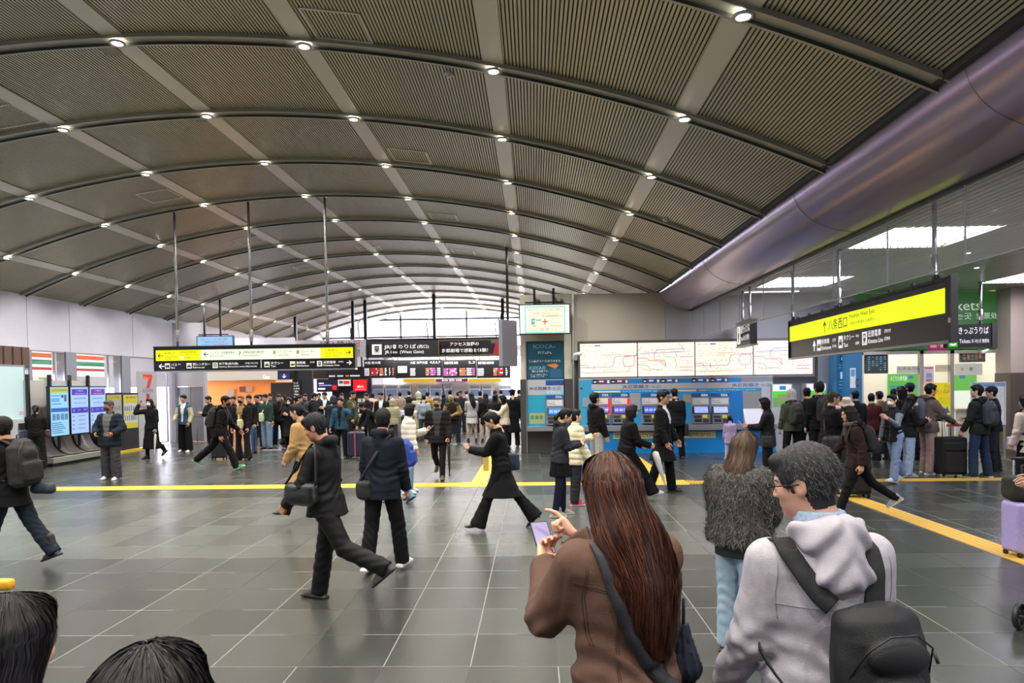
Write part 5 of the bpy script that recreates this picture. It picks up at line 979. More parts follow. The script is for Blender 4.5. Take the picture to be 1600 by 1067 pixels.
# ================================================================ people: signed-distance modelling
class Field:
    """signed distance on a regular grid, blended piece by piece"""
    def __init__(s, lo, hi, h):
        s.lo = np.array(lo, float); s.h = h; s.n = np.maximum(np.ceil((np.array(hi)-s.lo)/h).astype(int)+1, 3)
        s.ax = [(s.lo[i]+h*np.arange(s.n[i])).astype(np.float32) for i in range(3)]
        s.f = np.full(tuple(s.n), 1.0, np.float32)
    def sub(s, lo, hi):
        a = np.clip(np.floor((np.array(lo)-s.lo)/s.h).astype(int), 0, s.n-1); b = np.clip(np.ceil((np.array(hi)-s.lo)/s.h).astype(int)+1, 1, s.n)
        if np.any(b <= a): return None, None
        sl = tuple(slice(a[i], b[i]) for i in range(3))
        P = np.meshgrid(*[s.ax[i][sl[i]] for i in range(3)], indexing='ij'); return sl, P
    def put(s, sl, d, k=0, op='u'):
        if op == 'u':
            if k: 
                g = s.f[sl]; h = np.clip(.5+.5*(g-d)/k, 0, 1); s.f[sl] = g*(1-h)+d*h-k*h*(1-h)
            else: s.f[sl] = np.minimum(s.f[sl], d)
        elif op == 's':
            g = s.f[sl]; dd = -d
            if k: h = np.clip(.5-.5*(g-dd)/k, 0, 1); s.f[sl] = g*(1-h)+dd*h+k*h*(1-h)
            else: s.f[sl] = np.maximum(g, dd)
    def cone(s, a, b, ra, rb, k=.02, op='u', flat=None):
        """rounded cone; flat=(axis vector, factor) squashes it along that axis"""
        a = np.array(a, float); b = np.array(b, float); r = max(ra, rb)+k+s.h*2.5
        if flat: r = r*max(1, flat[1])
        sl, P = s.sub(np.minimum(a, b)-r, np.maximum(a, b)+r)
        if sl is None: return
        ba = b-a; L2 = float(ba@ba)+1e-9; px, py, pz = P[0]-a[0], P[1]-a[1], P[2]-a[2]
        t = np.clip((px*ba[0]+py*ba[1]+pz*ba[2])/L2, 0, 1); qx, qy, qz = px-ba[0]*t, py-ba[1]*t, pz-ba[2]*t
        if flat:
            u = np.array(flat[0], float); u /= np.linalg.norm(u); dt = qx*u[0]+qy*u[1]+qz*u[2]; e = 1/flat[1]-1
            qx, qy, qz = qx+u[0]*dt*e, qy+u[1]*dt*e, qz+u[2]*dt*e
        d = np.sqrt(qx*qx+qy*qy+qz*qz)-(ra+(rb-ra)*t); s.put(sl, d.astype(np.float32), k, op)
    def ell(s, c, r, k=.02, R=None, op='u'):
        c = np.array(c, float); r = np.array(r, float); m = max(r)+k+s.h*2.5; sl, P = s.sub(c-m, c+m)
        if sl is None: return
        p = [P[i]-c[i] for i in range(3)]
        if R is not None: p = [p[0]*R[0][i]+p[1]*R[1][i]+p[2]*R[2][i] for i in range(3)]
        q = np.sqrt((p[0]/r[0])**2+(p[1]/r[1])**2+(p[2]/r[2])**2); q2 = np.sqrt((p[0]/r[0]**2)**2+(p[1]/r[1]**2)**2+(p[2]/r[2]**2)**2)+1e-6
        s.put(sl, (q*(q-1)/q2).astype(np.float32), k, op)
    def loft(s, O, X, Fw, T, rings, k=.03, op='u', pleat=None, cap=.02):
        """rings: (t, x, y, rx, ry) along T from O; X right, Fw forward"""
        O, X, Fw, T = [np.array(v, float) for v in (O, X, Fw, T)]; ts = [r[0] for r in rings]; lo = np.full(3, 9.); hi = -lo
        for t, x, y, rx, ry in rings:
            c = O+T*t+X*x+Fw*y; m = max(rx, ry)+k+s.h*3; lo = np.minimum(lo, c-m); hi = np.maximum(hi, c+m)
        sl, P = s.sub(lo, hi)
        if sl is None: return
        p = [P[i]-O[i] for i in range(3)]; dt = lambda v: p[0]*v[0]+p[1]*v[1]+p[2]*v[2]
        t, x, y = dt(T), dt(X), dt(Fw); A = np.array(rings); 
        I = lambda j: np.interp(t, A[:, 0], A[:, j])
        rx, ry = I(3), I(4); u, v = (x-I(1))/rx, (y-I(2))/ry; q = np.sqrt(u*u+v*v)
        d = (q-1)*np.minimum(rx, ry)
        if pleat: d += pleat[1]*np.sin(pleat[0]*np.arctan2(v, u))*np.clip((pleat[2]-t)/.3, 0, 1)
        cp = np.maximum(t-ts[-1], ts[0]-t); d = np.where(cp > 0, np.sqrt(np.maximum(d, 0)**2+cp**2), np.maximum(d, cp)) if cap == 0 else np.maximum(d, cp)
        s.put(sl, d.astype(np.float32), k, op)
    def rbox(s, c, hs, r, R=None, k=.01, op='u'):
        c = np.array(c, float); m = np.linalg.norm(hs)+k+s.h*2.5; sl, P = s.sub(c-m, c+m)
        if sl is None: return
        p = [P[i]-c[i] for i in range(3)]
        if R is not None: p = [p[0]*R[0][i]+p[1]*R[1][i]+p[2]*R[2][i] for i in range(3)]
        q = [np.abs(p[i])-(hs[i]-r) for i in range(3)]
        d = np.sqrt(sum(np.maximum(v, 0)**2 for v in q))+np.minimum(np.maximum(q[0], np.maximum(q[1], q[2])), 0)-r; s.put(sl, d.astype(np.float32), k, op)
    def cut(s, p0, n, side=1):
        """remove the half space beyond the plane"""
        n = np.array(n, float); n /= np.linalg.norm(n); P = np.meshgrid(*s.ax, indexing='ij')
        d = (P[0]-p0[0])*n[0]+(P[1]-p0[1])*n[1]+(P[2]-p0[2])*n[2]; s.f = np.maximum(s.f, d.astype(np.float32))
    def warp(s, fn):
        P = np.meshgrid(*s.ax, indexing='ij'); s.f += fn(*P).astype(np.float32)
    def mesh(s):
        f = s.f; f[0] = f[-1] = np.maximum(f[0], .01); f[:, 0] = np.maximum(f[:, 0], .01); f[:, -1] = np.maximum(f[:, -1], .01); f[:, :, 0] = np.maximum(f[:, :, 0], .01); f[:, :, -1] = np.maximum(f[:, :, -1], .01); f[-1] = np.maximum(f[-1], .01)
        ins = f < 0; nx, ny, nz = f.shape
        c = np.zeros((nx-1, ny-1, nz-1), np.int8)
        for i in (0, 1):
            for j in (0, 1):
                for k in (0, 1): c += ins[i:nx-1+i, j:ny-1+j, k:nz-1+k]
        act = np.argwhere((c > 0) & (c < 8))
        if not len(act): return np.zeros((0, 3)), np.zeros((0, 4), int)
        idx = np.full(c.shape, -1, np.int64); idx[tuple(act.T)] = np.arange(len(act))
        acc = np.zeros((len(act), 3)); cnt = np.zeros(len(act))
        corners = [(i, j, k) for i in (0, 1) for j in (0, 1) for k in (0, 1)]
        for a in corners:
            for ax in range(3):
                if a[ax]: continue
                b = list(a); b[ax] = 1; fa = f[act[:, 0]+a[0], act[:, 1]+a[1], act[:, 2]+a[2]]; fb = f[act[:, 0]+b[0], act[:, 1]+b[1], act[:, 2]+b[2]]
                m = (fa < 0) != (fb < 0); t = np.where(m, fa/(fa-fb+1e-12), 0); p = np.tile(np.array(a, float), (len(act), 1)); p[:, ax] += t
                acc += p*m[:, None]; cnt += m
        V = (act+acc/cnt[:, None])*s.h+s.lo; Q = []
        for ax in range(3):
            u, v = (ax+1) % 3, (ax+2) % 3; s0 = [slice(None)]*3; s1 = [slice(None)]*3; s0[ax] = slice(0, -1); s1[ax] = slice(1, None)
            A, B = ins[tuple(s0)], ins[tuple(s1)]; e = np.argwhere(A != B); e = e[(e[:, u] > 0) & (e[:, v] > 0) & (e[:, u] < f.shape[u]-1) & (e[:, v] < f.shape[v]-1)]
            fl = A[tuple(e.T)]
            def g(du, dv): q = e.copy(); q[:, u] += du; q[:, v] += dv; return idx[tuple(q.T)]
            q = np.stack([g(-1, -1), g(0, -1), g(0, 0), g(-1, 0)], 1); q[~fl] = q[~fl][:, ::-1]; Q.append(q)
        return V, np.concatenate(Q)
def npmesh(name, V, Q, mats, mi=None, smooth=True):
    me = bpy.data.meshes.new(name); me.vertices.add(len(V)); me.vertices.foreach_set('co', np.ascontiguousarray(V, np.float32).ravel())
    me.loops.add(Q.size); me.loops.foreach_set('vertex_index', Q.ravel().astype(np.int32)); me.polygons.add(len(Q))
    me.polygons.foreach_set('loop_start', (np.arange(len(Q))*Q.shape[1]).astype(np.int32)); me.update(calc_edges=True)
    for m in mats: me.materials.append(m)
    if mi is not None: me.polygons.foreach_set('material_index', np.asarray(mi, np.int32))
    me.polygons.foreach_set('use_smooth', [smooth]*len(Q)); me.validate(); return me
def obj_of(name, me, parent, mat4=None):
    o = bpy.data.objects.new(name, me); COL.objects.link(o)
    if parent: o.parent = parent
    if mat4 is not None: o.matrix_local = mat4
    return o
def vnoise(x, y, z, seed=0):
    """cheap smooth noise from warped sines, about -1..1"""
    s = seed*1.7
    return (np.sin(x*1.3+1.9*np.sin(y*.9+s)+s)+np.sin(y*1.7+1.3*np.sin(z*1.1-s)+2*s)+np.sin(z*1.5+1.7*np.sin(x*1.2+s)-s)+.6*np.sin((x+y)*2.3+np.sin(z*2+s)))/3.2
# ---- heads (origin at the middle of the head, face along +y)
_heads = {}
def skin_mats(tone, hcol):
    return [mat(tone, .5, spec=.35, name='skin'), mat('#e9e4dc', .3), mat('#120c0a', .3), mat('#a8564c', .45), mat('#1c1512', .7), mat(hcol, .8, spec=.1)]
def head_mesh(h, fem, wide=1.0):
    key = (h, fem)
    if key in _heads: return _heads[key]
    F_ = Field((-.12, -.15, -.26), (.12, .16, .15), h)
    F_.ell((0, -.015, .028), (.074, .094, .088), 0); F_.ell((0, .012, -.03), (.062, .07, .072), .03); F_.ell((0, .03, -.058), (.05, .052, .045), .02)
    F_.ell((0, .062, -.092 if not fem else -.088), (.02, .018, .015), .022)
    F_.cone((-.028, .066, .020), (.028, .066, .020), .018, .018, .02)
    F_.ell((-.036, .055, -.022), (.022, .022, .02), .02); F_.ell((.036, .055, -.022), (.022, .022, .02), .02)
    F_.ell((-.031, .092, .002), (.014, .012, .009), .012, op='s'); F_.ell((.031, .092, .002), (.014, .012, .009), .012, op='s')
    F_.ell((-.031, .0735, .001), (.0125, .011, .0085), .004); F_.ell((.031, .0735, .001), (.0125, .011, .0085), .004)
    F_.cone((0, .082, .008), (0, .098, -.026), .0065, .0105, .012); F_.ell((-.011, .09, -.03), (.008, .009, .007), .006); F_.ell((.011, .09, -.03), (.008, .009, .007), .006)
    F_.cone((-.017, .077, -.057), (.017, .077, -.057), .0055, .0055, .006); F_.ell((0, .083, -.054), (.016, .007, .0045), .004); F_.ell((0, .082, -.063), (.014, .007, .005), .004)
    for sx in (-1, 1):
        F_.ell((sx*.076, -.012, -.004), (.009, .021, .033), .008, R=[(math.cos(.35*sx), math.sin(.35*sx)*-1, 0), (math.sin(.35*sx), math.cos(.35*sx), 0), (0, 0, 1)]); F_.ell((sx*.086, -.006, -.002), (.006, .011, .018), .006, op='s')
    r = .049 if fem else .057
    F_.cone((0, -.022, -.06), (0, -.042, -.2), r, r+.006, .03)
    V, Q = F_.mesh(); c = V[Q].mean(1); x, y, z = np.abs(c[:, 0]), c[:, 1], c[:, 2]; mi = np.zeros(len(Q), int)
    e = ((x-.031)/.0135)**2+((z-.001)/.0058)**2; fr = y > .055; mi[(e < 1) & fr] = 1; mi[(((x-.031)/.0062)**2+((z-.0015)/.0062)**2 < 1) & fr & (e < 1.3)] = 2
    mi[(np.abs(z-.0075-.06*(.031-np.abs(x-.031))*.1) < max(h*.45, .0012)) & (np.abs(x-.031) < .015) & fr] = 4
    mi[(np.abs(z-.0215-.006*np.cos((x-.031)*90)) < max(h*.5, .0026)) & (np.abs(x-.032) < .0185) & fr] = 4
    mi[((c[:, 0]/.019)**2+((z+.0585)/.008)**2 < 1) & (y > .066)] = 3
    ear = (x > .07) & (y > -.036) & (y < .014) & (np.abs(z+.004) < .034)
    mi[(((y < -.012+.35*(z+.02)) & (z > -.082-.2*np.clip(y+.06, -.1, 0))) | ((x > .058) & (y < .022) & (z > -.022))) & ~ear] = 5
    _heads[key] = (V, Q, mi); return _heads[key]
# ---- hands: origin wrist, fingers along -z, palm facing +y (toward the body's front), thumb on +x; mirrored for the other side
_hands = {}
def hand_mesh(h, pose):
    key = (h, pose)
    if key in _hands: return _hands[key]
    F_ = Field((-.09, -.07, -.22), (.1, .14, .05), h)
    F_.cone((0, 0, .04), (0, 0, -.01), .025, .024, .0, flat=((0, 1, 0), .8)); F_.rbox((0, 0, -.052), (.038, .014, .045), .012, k=.015); F_.ell((.024, .008, -.04), (.016, .014, .03), .012); F_.ell((-.026, .006, -.045), (.012, .012, .03), .012)
    cur = {'relax': (.35, .45, .35), 'grip': (1.15, 1.35, .9), 'phone': (.75, .85, .5), 'point': (.2, .35, .2), 'open': (.1, .15, .1)}[pose]
    L_ = ((.042, .026, .02), (.046, .03, .021), (.043, .028, .021), (.034, .021, .018))
    for i, x in enumerate((.029, .0095, -.0095, -.028)):
        cc = list(cur)
        if pose == 'point' and i > 0: cc = [1.1, 1.3, .9]
        p = np.array((x, 0, -.092+(.004 if i == 3 else 0))); a = .12*i; sp = x*2.2; rr = .0092-.0007*(i == 3)
        F_.cone((x*.9, 0, -.06), p, .011, rr+.0012, .006)
        for j in range(3):
            a += cc[j]*(1+.08*i); q = p+np.array((math.sin(sp)*L_[i][j]*.35*(1 if j == 0 else .3), math.sin(a)*L_[i][j], -math.cos(a)*L_[i][j])); F_.cone(p, q, rr, rr-.0008, .003); p = q; rr -= .0007
    ta = {'relax': .5, 'grip': 1.1, 'phone': .9, 'point': .7, 'open': .2}[pose]
    p0 = np.array((.024, .008, -.028)); p1 = p0+np.array((.024*math.cos(ta*.5), .012+.016*math.sin(ta), -.026)); p2 = p1+np.array((.012*math.cos(ta), .012*math.sin(ta)+.004, -.028)); p3 = p2+np.array((-.004*ta, .012*math.sin(ta), -.022))
    F_.cone(p0, p1, .014, .012, .012); F_.cone(p1, p2, .011, .0102, .004); F_.cone(p2, p3, .0102, .008, .003)
    _hands[key] = F_.mesh(); return _hands[key]
# ---- shoes: origin under the ankle on the ground, toe along +y
_shoes = {}
def shoe_mesh(kind, h):
    key = (kind, h)
    if key in _shoes: return _shoes[key]
    F_ = Field((-.08, -.12, -.03), (.08, .23, .3 if kind in ('boot', 'tall') else .16), h)
    if kind == 'heel':
        F_.cone((0, .13, .022), (0, .17, .018), .03, .022, .02, flat=((0, 0, 1), .6)); F_.cone((0, .13, .024), (0, -.03, .062), .026, .027, .02); F_.cone((0, -.03, .085), (0, -.035, .06), .03, .028, .02); F_.cone((0, -.052, .055), (0, -.056, .006), .014, .006, .01)
        F_.ell((0, .03, .105), (.022, .07, .035), .02, op='s')
    else:
        so = .026 if kind in ('sneaker',) else .018
        F_.rbox((0, .05, so/2+.002), (.04, .135, so/2+.004), .012, k=.0); F_.ell((0, .115, .02), (.041, .065, .02), .01)
        F_.cone((0, .12, .035), (0, .02, .065), .033, .036, .03); F_.cone((0, -.035, .045), (0, -.03, .09), .036, .034, .03); F_.cone((0, .02, .07), (0, -.02, .1), .034, .035, .03)
        if kind in ('boot', 'tall'): F_.cone((0, -.025, .1), (0, -.02, .24), .04, .048, .02)
        if kind == 'sneaker':
            for q in range(4): F_.cone((-.02, .03+.018*q, .098-.013*q), (.02, .03+.018*q, .098-.013*q), .004, .004, .003)
    F_.cut((0, 0, 0), (0, 0, -1)); V, Q = F_.mesh(); c = V[Q].mean(1); mi = (c[:, 2] < (.024 if kind == 'sneaker' else .014)).astype(int)
    if kind == 'heel': mi[:] = 0
    _shoes[key] = (V, Q, mi); return _shoes[key]
# ---- hair styles in head space
_hairs = {}
def hair_mesh(style, h, seed=0):
    key = (style, h, seed)
    if key in _hairs: return _hairs[key]
    long_ = style in ('long', 'longflow'); F_ = Field((-.18, -.24, -.62 if long_ else -.34), (.22, .16, .2), h)
    up = .013
    if style in ('short', 'side', 'curly', 'buzz', 'balding', 'undercut'):
        t = {'short': .010, 'side': .014, 'curly': .028, 'buzz': .004, 'balding': .006, 'undercut': .014}[style]
        F_.ell((0, -.018, .035), (.076+t*.6, .096+t*.6, .090+t), 0)
        F_.ell((0, .052, .082+t*.3), (.058, .045, .03), .02)                        # fringe volume
        # face opening and neck
        F_.ell((0, .115, -.02), (.085, .085, .082), .008, op='s'); F_.ell((0, .052, -.1), (.12, .085, .08), .012, op='s'); F_.cone((-.1, -.12, -.165), (.1, -.12, -.165), .075, .075, .02, op='s'); F_.cut((0, 0, -.09), (0, 0, -1))
        for sx in (-1, 1): F_.ell((sx*.09, -.0, -.02), (.03, .03, .04), .006, op='s')
        if style == 'balding': F_.ell((0, .02, .14), (.062, .13, .075), .01, op='s')
    elif style in ('bob', 'long', 'longflow', 'ponytail', 'bun', 'mid', 'pigtails', 'hood'):
        F_.ell((0, -.016, .035), (.083, .101, .097), 0); F_.ell((0, .045, .085), (.062, .05, .03), .02)
        if style in ('bob', 'mid'):
            zb = -.115 if style == 'bob' else -.19
            F_.loft((0, -.02, 0), (1, 0, 0), (0, 1, 0), (0, 0, 1), [(zb, 0, 0, .088, .088), (-.06, 0, 0, .098, .098), (.04, 0, 0, .088, .1)], .03)
        if long_:
            w_ = .1 if style == 'long' else .125
            F_.loft((0, -.045, 0), (1, 0, 0), (0, 1, 0), (0, 0, 1), [(-.55 if style == 'longflow' else -.44, .05, -.12, w_*.35, .02), (-.46 if style == 'longflow' else -.38, .045, -.12, w_*.62, .035), (-.3, .03, -.105, w_, .055), (-.15, .012, -.055, w_, .08), (-.04, 0, .0, .094, .095), (.06, 0, .02, .085, .1)], .03)
        F_.ell((0, .125, -.035), (.07, .095, .098), .012, op='s')
        F_.ell((0, .06, -.17), (.068, .1, .14), .015, op='s')
        if style in ('ponytail', 'bun', 'pigtails'):
            F_.ell((0, .03, -.11), (.12, .07, .08), .01, op='s'); F_.cut((0, 0, -.1), (0, 0, -1))
        if style == 'ponytail': F_.cone((0, -.11, .03), (0, -.16, -.04), .026, .034, .02); F_.cone((0, -.16, -.04), (0, -.13, -.26), .034, .012, .02)
        if style == 'bun': F_.ell((0, -.115, -.005), (.036, .034, .036), .012)
        if style == 'pigtails':
            for sx in (-1, 1): F_.cone((sx*.08, -.05, .0), (sx*.1, -.06, -.06), .018, .022, .01); F_.cone((sx*.1, -.06, -.06), (sx*.1, -.05, -.3), .02, .01, .01)
    am = {'curly': .013, 'short': .004, 'side': .004, 'undercut': .004, 'buzz': .0012}.get(style, .0035)
    am *= .55 if style != 'curly' else 1
    if style == 'curly': F_.warp(lambda x, y, z: am*vnoise(x*95, y*95, z*95, seed))
    else: F_.warp(lambda x, y, z: am*np.sin(26*np.arctan2(x, -y+.02)+4*np.sin(z*22+seed)+z*25)+am*.7*vnoise(x*60, y*60, z*18, seed))
    _hairs[key] = F_.mesh(); return _hairs[key]
def hat_mesh(kind, h):
    key = ('hat', kind, h)
    if key in _hairs: return _hairs[key]
    F_ = Field((-.2, -.2, -.12), (.2, .22, .2), h)
    if kind == 'cap': F_.ell((0, -.015, .055), (.09, .108, .088), 0); F_.cut((0, 0, .035), (0, 0, -1)); F_.ell((0, .11, .045), (.07, .075, .008), .006)
    if kind == 'beanie': F_.ell((0, -.015, .045), (.092, .11, .112), 0); F_.cut((0, 0, .02), (0, 0, -1)); F_.loft((0, -.012, 0), (1, 0, 0), (0, 1, 0), (0, 0, 1), [(.0, 0, 0, .093, .112), (.05, 0, 0, .095, .113)], .006)
    if kind == 'bucket': F_.loft((0, -.012, 0), (1, 0, 0), (0, 1, 0), (0, 0, 1), [(-.0, 0, 0, .15, .17), (.045, 0, 0, .1, .118), (.13, 0, 0, .078, .092)], 0)
    if kind == 'hoodup': F_.ell((0, -.03, .03), (.105, .12, .125), 0); F_.cone((0, -.04, -.06), (0, -.06, -.16), .09, .1, .04); F_.ell((0, .13, -.02), (.07, .11, .1), .01, op='s')
    if kind in ('uniform',): F_.ell((0, -.01, .075), (.11, .125, .035), 0); F_.loft((0, -.012, 0), (1, 0, 0), (0, 1, 0), (0, 0, 1), [(.03, 0, 0, .088, .106), (.075, 0, 0, .09, .108)], .01); F_.ell((0, .11, .035), (.06, .05, .008), .006)
    _hairs[key] = F_.mesh(); return _hairs[key]

def strands(name, parent, segs, mats, widths, m4=None):
    """segs: list of (points, material index); flat tapering ribbons in one mesh"""
    V = []; Q = []; MI = []; rng = np.random.RandomState(5)
    for pts, k in segs:
        p = np.array(pts); n = len(p); tg = np.gradient(p, axis=0); out = p-np.array((0, -.02, 0)); out[:, 2] *= .2; sd = np.cross(tg, out+rng.normal(0, .02, 3)); sd /= (np.linalg.norm(sd, axis=1)[:, None]+1e-9)
        w_ = (widths*np.sqrt(np.linspace(1, .05, n)))[:, None]; a, b = p+sd*w_, p-sd*w_; o = len(V)*0+sum(0 for _ in ()) ; base = strands.off; V.append(np.stack([a, b], 1).reshape(-1, 3)); i = base+2*np.arange(n-1); Q.append(np.stack([i, i+1, i+3, i+2], 1)); MI.append(np.full(n-1, k)); strands.off += 2*n
    strands.off = 0; return obj_of(name, npmesh(name, np.concatenate(V), np.concatenate(Q), mats, np.concatenate(MI)), parent, m4)
strands.off = 0
def fuzz(o, n, length, cols, seed, droop=.5, wid=.0009, back=(0, -.4, -.6), jit=.25, mask=None, curl=0, rough=.5):
    rng = np.random.RandomState(seed); me = o.data; nv = len(me.polygons); c = np.empty(nv*3, np.float32); nn = np.empty(nv*3, np.float32); me.polygons.foreach_get('center', c); me.polygons.foreach_get('normal', nn); c = c.reshape(-1, 3); nn = nn.reshape(-1, 3); ar = np.empty(nv, np.float32); me.polygons.foreach_get('area', ar)
    idx = rng.choice(nv, n, p=ar/ar.sum()); out = []; bk = np.array(back)
    for i in idx:
        p = c[i]-nn[i]*.002+rng.normal(0, .002, 3)
        if mask is not None and not mask(p): continue
        d = nn[i]*(1-droop)+bk*droop+rng.normal(0, jit, 3); d /= np.linalg.norm(d); L_ = length*rng.uniform(.6, 1.25); q1 = p+d*L_*.4; d2 = d+bk*curl+nn[i]*-.1+rng.normal(0, jit*.4, 3); d2 /= np.linalg.norm(d2); q2 = q1+d2*L_*.6
        out.append(([p, q1, q2], rng.randint(len(cols))))
    x = strands('hair_strands' if 'hair' in o.name else 'pile', o, out, [mat(k, rough, spec=.3) for k in cols], wid); x['kind'] = 'stuff'; return x
# ---- the skeleton
def rotx(a): c, s = math.cos(a), math.sin(a); return np.array([[1, 0, 0], [0, c, -s], [0, s, c]])
def roty(a): c, s = math.cos(a), math.sin(a); return np.array([[c, 0, s], [0, 1, 0], [-s, 0, c]])
def rotz(a): c, s = math.cos(a), math.sin(a); return np.array([[c, -s, 0], [s, c, 0], [0, 0, 1]])
R_ = math.radians
class Pose:
    def __init__(s, lean=3, side=0, head=(0, 0, 0), arms=None, legs=None, sh=.17, twist=0):
        """angles in degrees; head=(turn left+, nod down+, tilt); arms (L,R): (swing,abduct,elbow,inward) or ('ik',x,y,z); legs (L,R): (swing,knee,out,foot pitch)"""
        arms = arms or ((4, 8, 15, 0), (4, 8, 15, 0)); legs = legs or ((2, 3, 2, 0), (-2, 3, 2, 0)); H = .93
        s.hip = {}; s.knee = {}; s.ank = {}; s.foot = {}
        def build(pz):
            pel = np.array((0., 0., pz)); low = 9
            for i, sx in enumerate((-1, 1)):
                a, k, o, fp = [R_(v) for v in legs[i]]; h0 = pel+np.array((sx*.088, 0, -.03)); d = np.array((sx*math.sin(o), math.sin(a)*math.cos(o), -math.cos(a)*math.cos(o))); kn = h0+d*.42
                b = a-k; d2 = np.array((sx*math.sin(o)*.4, math.sin(b), -math.cos(b))); an = kn+d2*.41; s.hip[i], s.knee[i], s.ank[i] = h0, kn, an
                Rf = rotx(fp); s.foot[i] = Rf
                for q in ((0, -.05, -.075), (0, .17, -.075)): low = min(low, (an+Rf@np.array(q))[2])
            return pel, low
        s.low = 0; pel, low = build(.93); s.pel, low = build(.93-low)
        L_ = R_(lean); s.T = rotx(-L_)@roty(R_(side))@np.array((0, 0, 1.)); s.X = rotz(R_(twist))@np.array((1., 0, 0)); s.X -= s.T*(s.X@s.T); s.X /= np.linalg.norm(s.X); s.F = np.cross(s.T, s.X)
        s.neck = s.pel+s.T*.505+s.F*-.01; s.sh = {}; s.el = {}; s.wr = {}; s.hd = {}
        for i, sx in enumerate((-1, 1)):
            S = s.pel+s.T*.436+s.X*sx*sh; A = arms[i]
            if A[0] == 'ik':
                tgt = s.pel*np.array((1, 1, 0))+np.array(A[1:4], float); la, lb = .275, .245; v = tgt-S; D = np.linalg.norm(v)
                if D > la+lb-.005: v = v/D*(la+lb-.005); D = la+lb-.005; tgt = S+v
                c = (la*la+D*D-lb*lb)/(2*la*D); n = v/D; pole = np.array((sx*.4, -.3, -1.)); pole -= n*(pole@n); pole /= np.linalg.norm(pole); E = S+n*la*c+pole*la*math.sqrt(max(0, 1-c*c)); Wr = tgt
            else:
                a, b, e, inn = [R_(q) for q in A]; d = s.X*(sx*math.sin(b))+s.F*math.sin(a)*math.cos(b)-np.array((0, 0, 1.))*math.cos(a)*math.cos(b); d /= np.linalg.norm(d); E = S+d*.275
                g = a+e; d2 = s.F*math.sin(g)*math.cos(inn)-np.array((0, 0, 1.))*math.cos(g)*math.cos(inn)-s.X*sx*math.sin(inn)+s.X*sx*math.sin(b)*.5; d2 /= np.linalg.norm(d2); Wr = E+d2*.245
            s.sh[i], s.el[i], s.wr[i] = S, E, Wr; s.hd[i] = (Wr-E)/np.linalg.norm(Wr-E)
        t, n, ti = [R_(v) for v in head]; base = np.stack([s.X, s.F, s.T], 1); up = rotx(L_*.6)   # the head rights itself
        s.HR = base@up@rotz(t)@rotx(-n)@roty(ti); s.HRh = base@rotx(L_)@rotz(t)@rotx(-n*.35)@roty(ti); s.headc = s.neck+s.T*.05+s.HR@np.array((0, .03, .115))
        s.arms = arms
def mat4(R, t):
    m = Matrix.Identity(4)
    for i in range(3):
        for j in range(3): m[i][j] = R[i][j]
        m[i][3] = t[i]
    return m
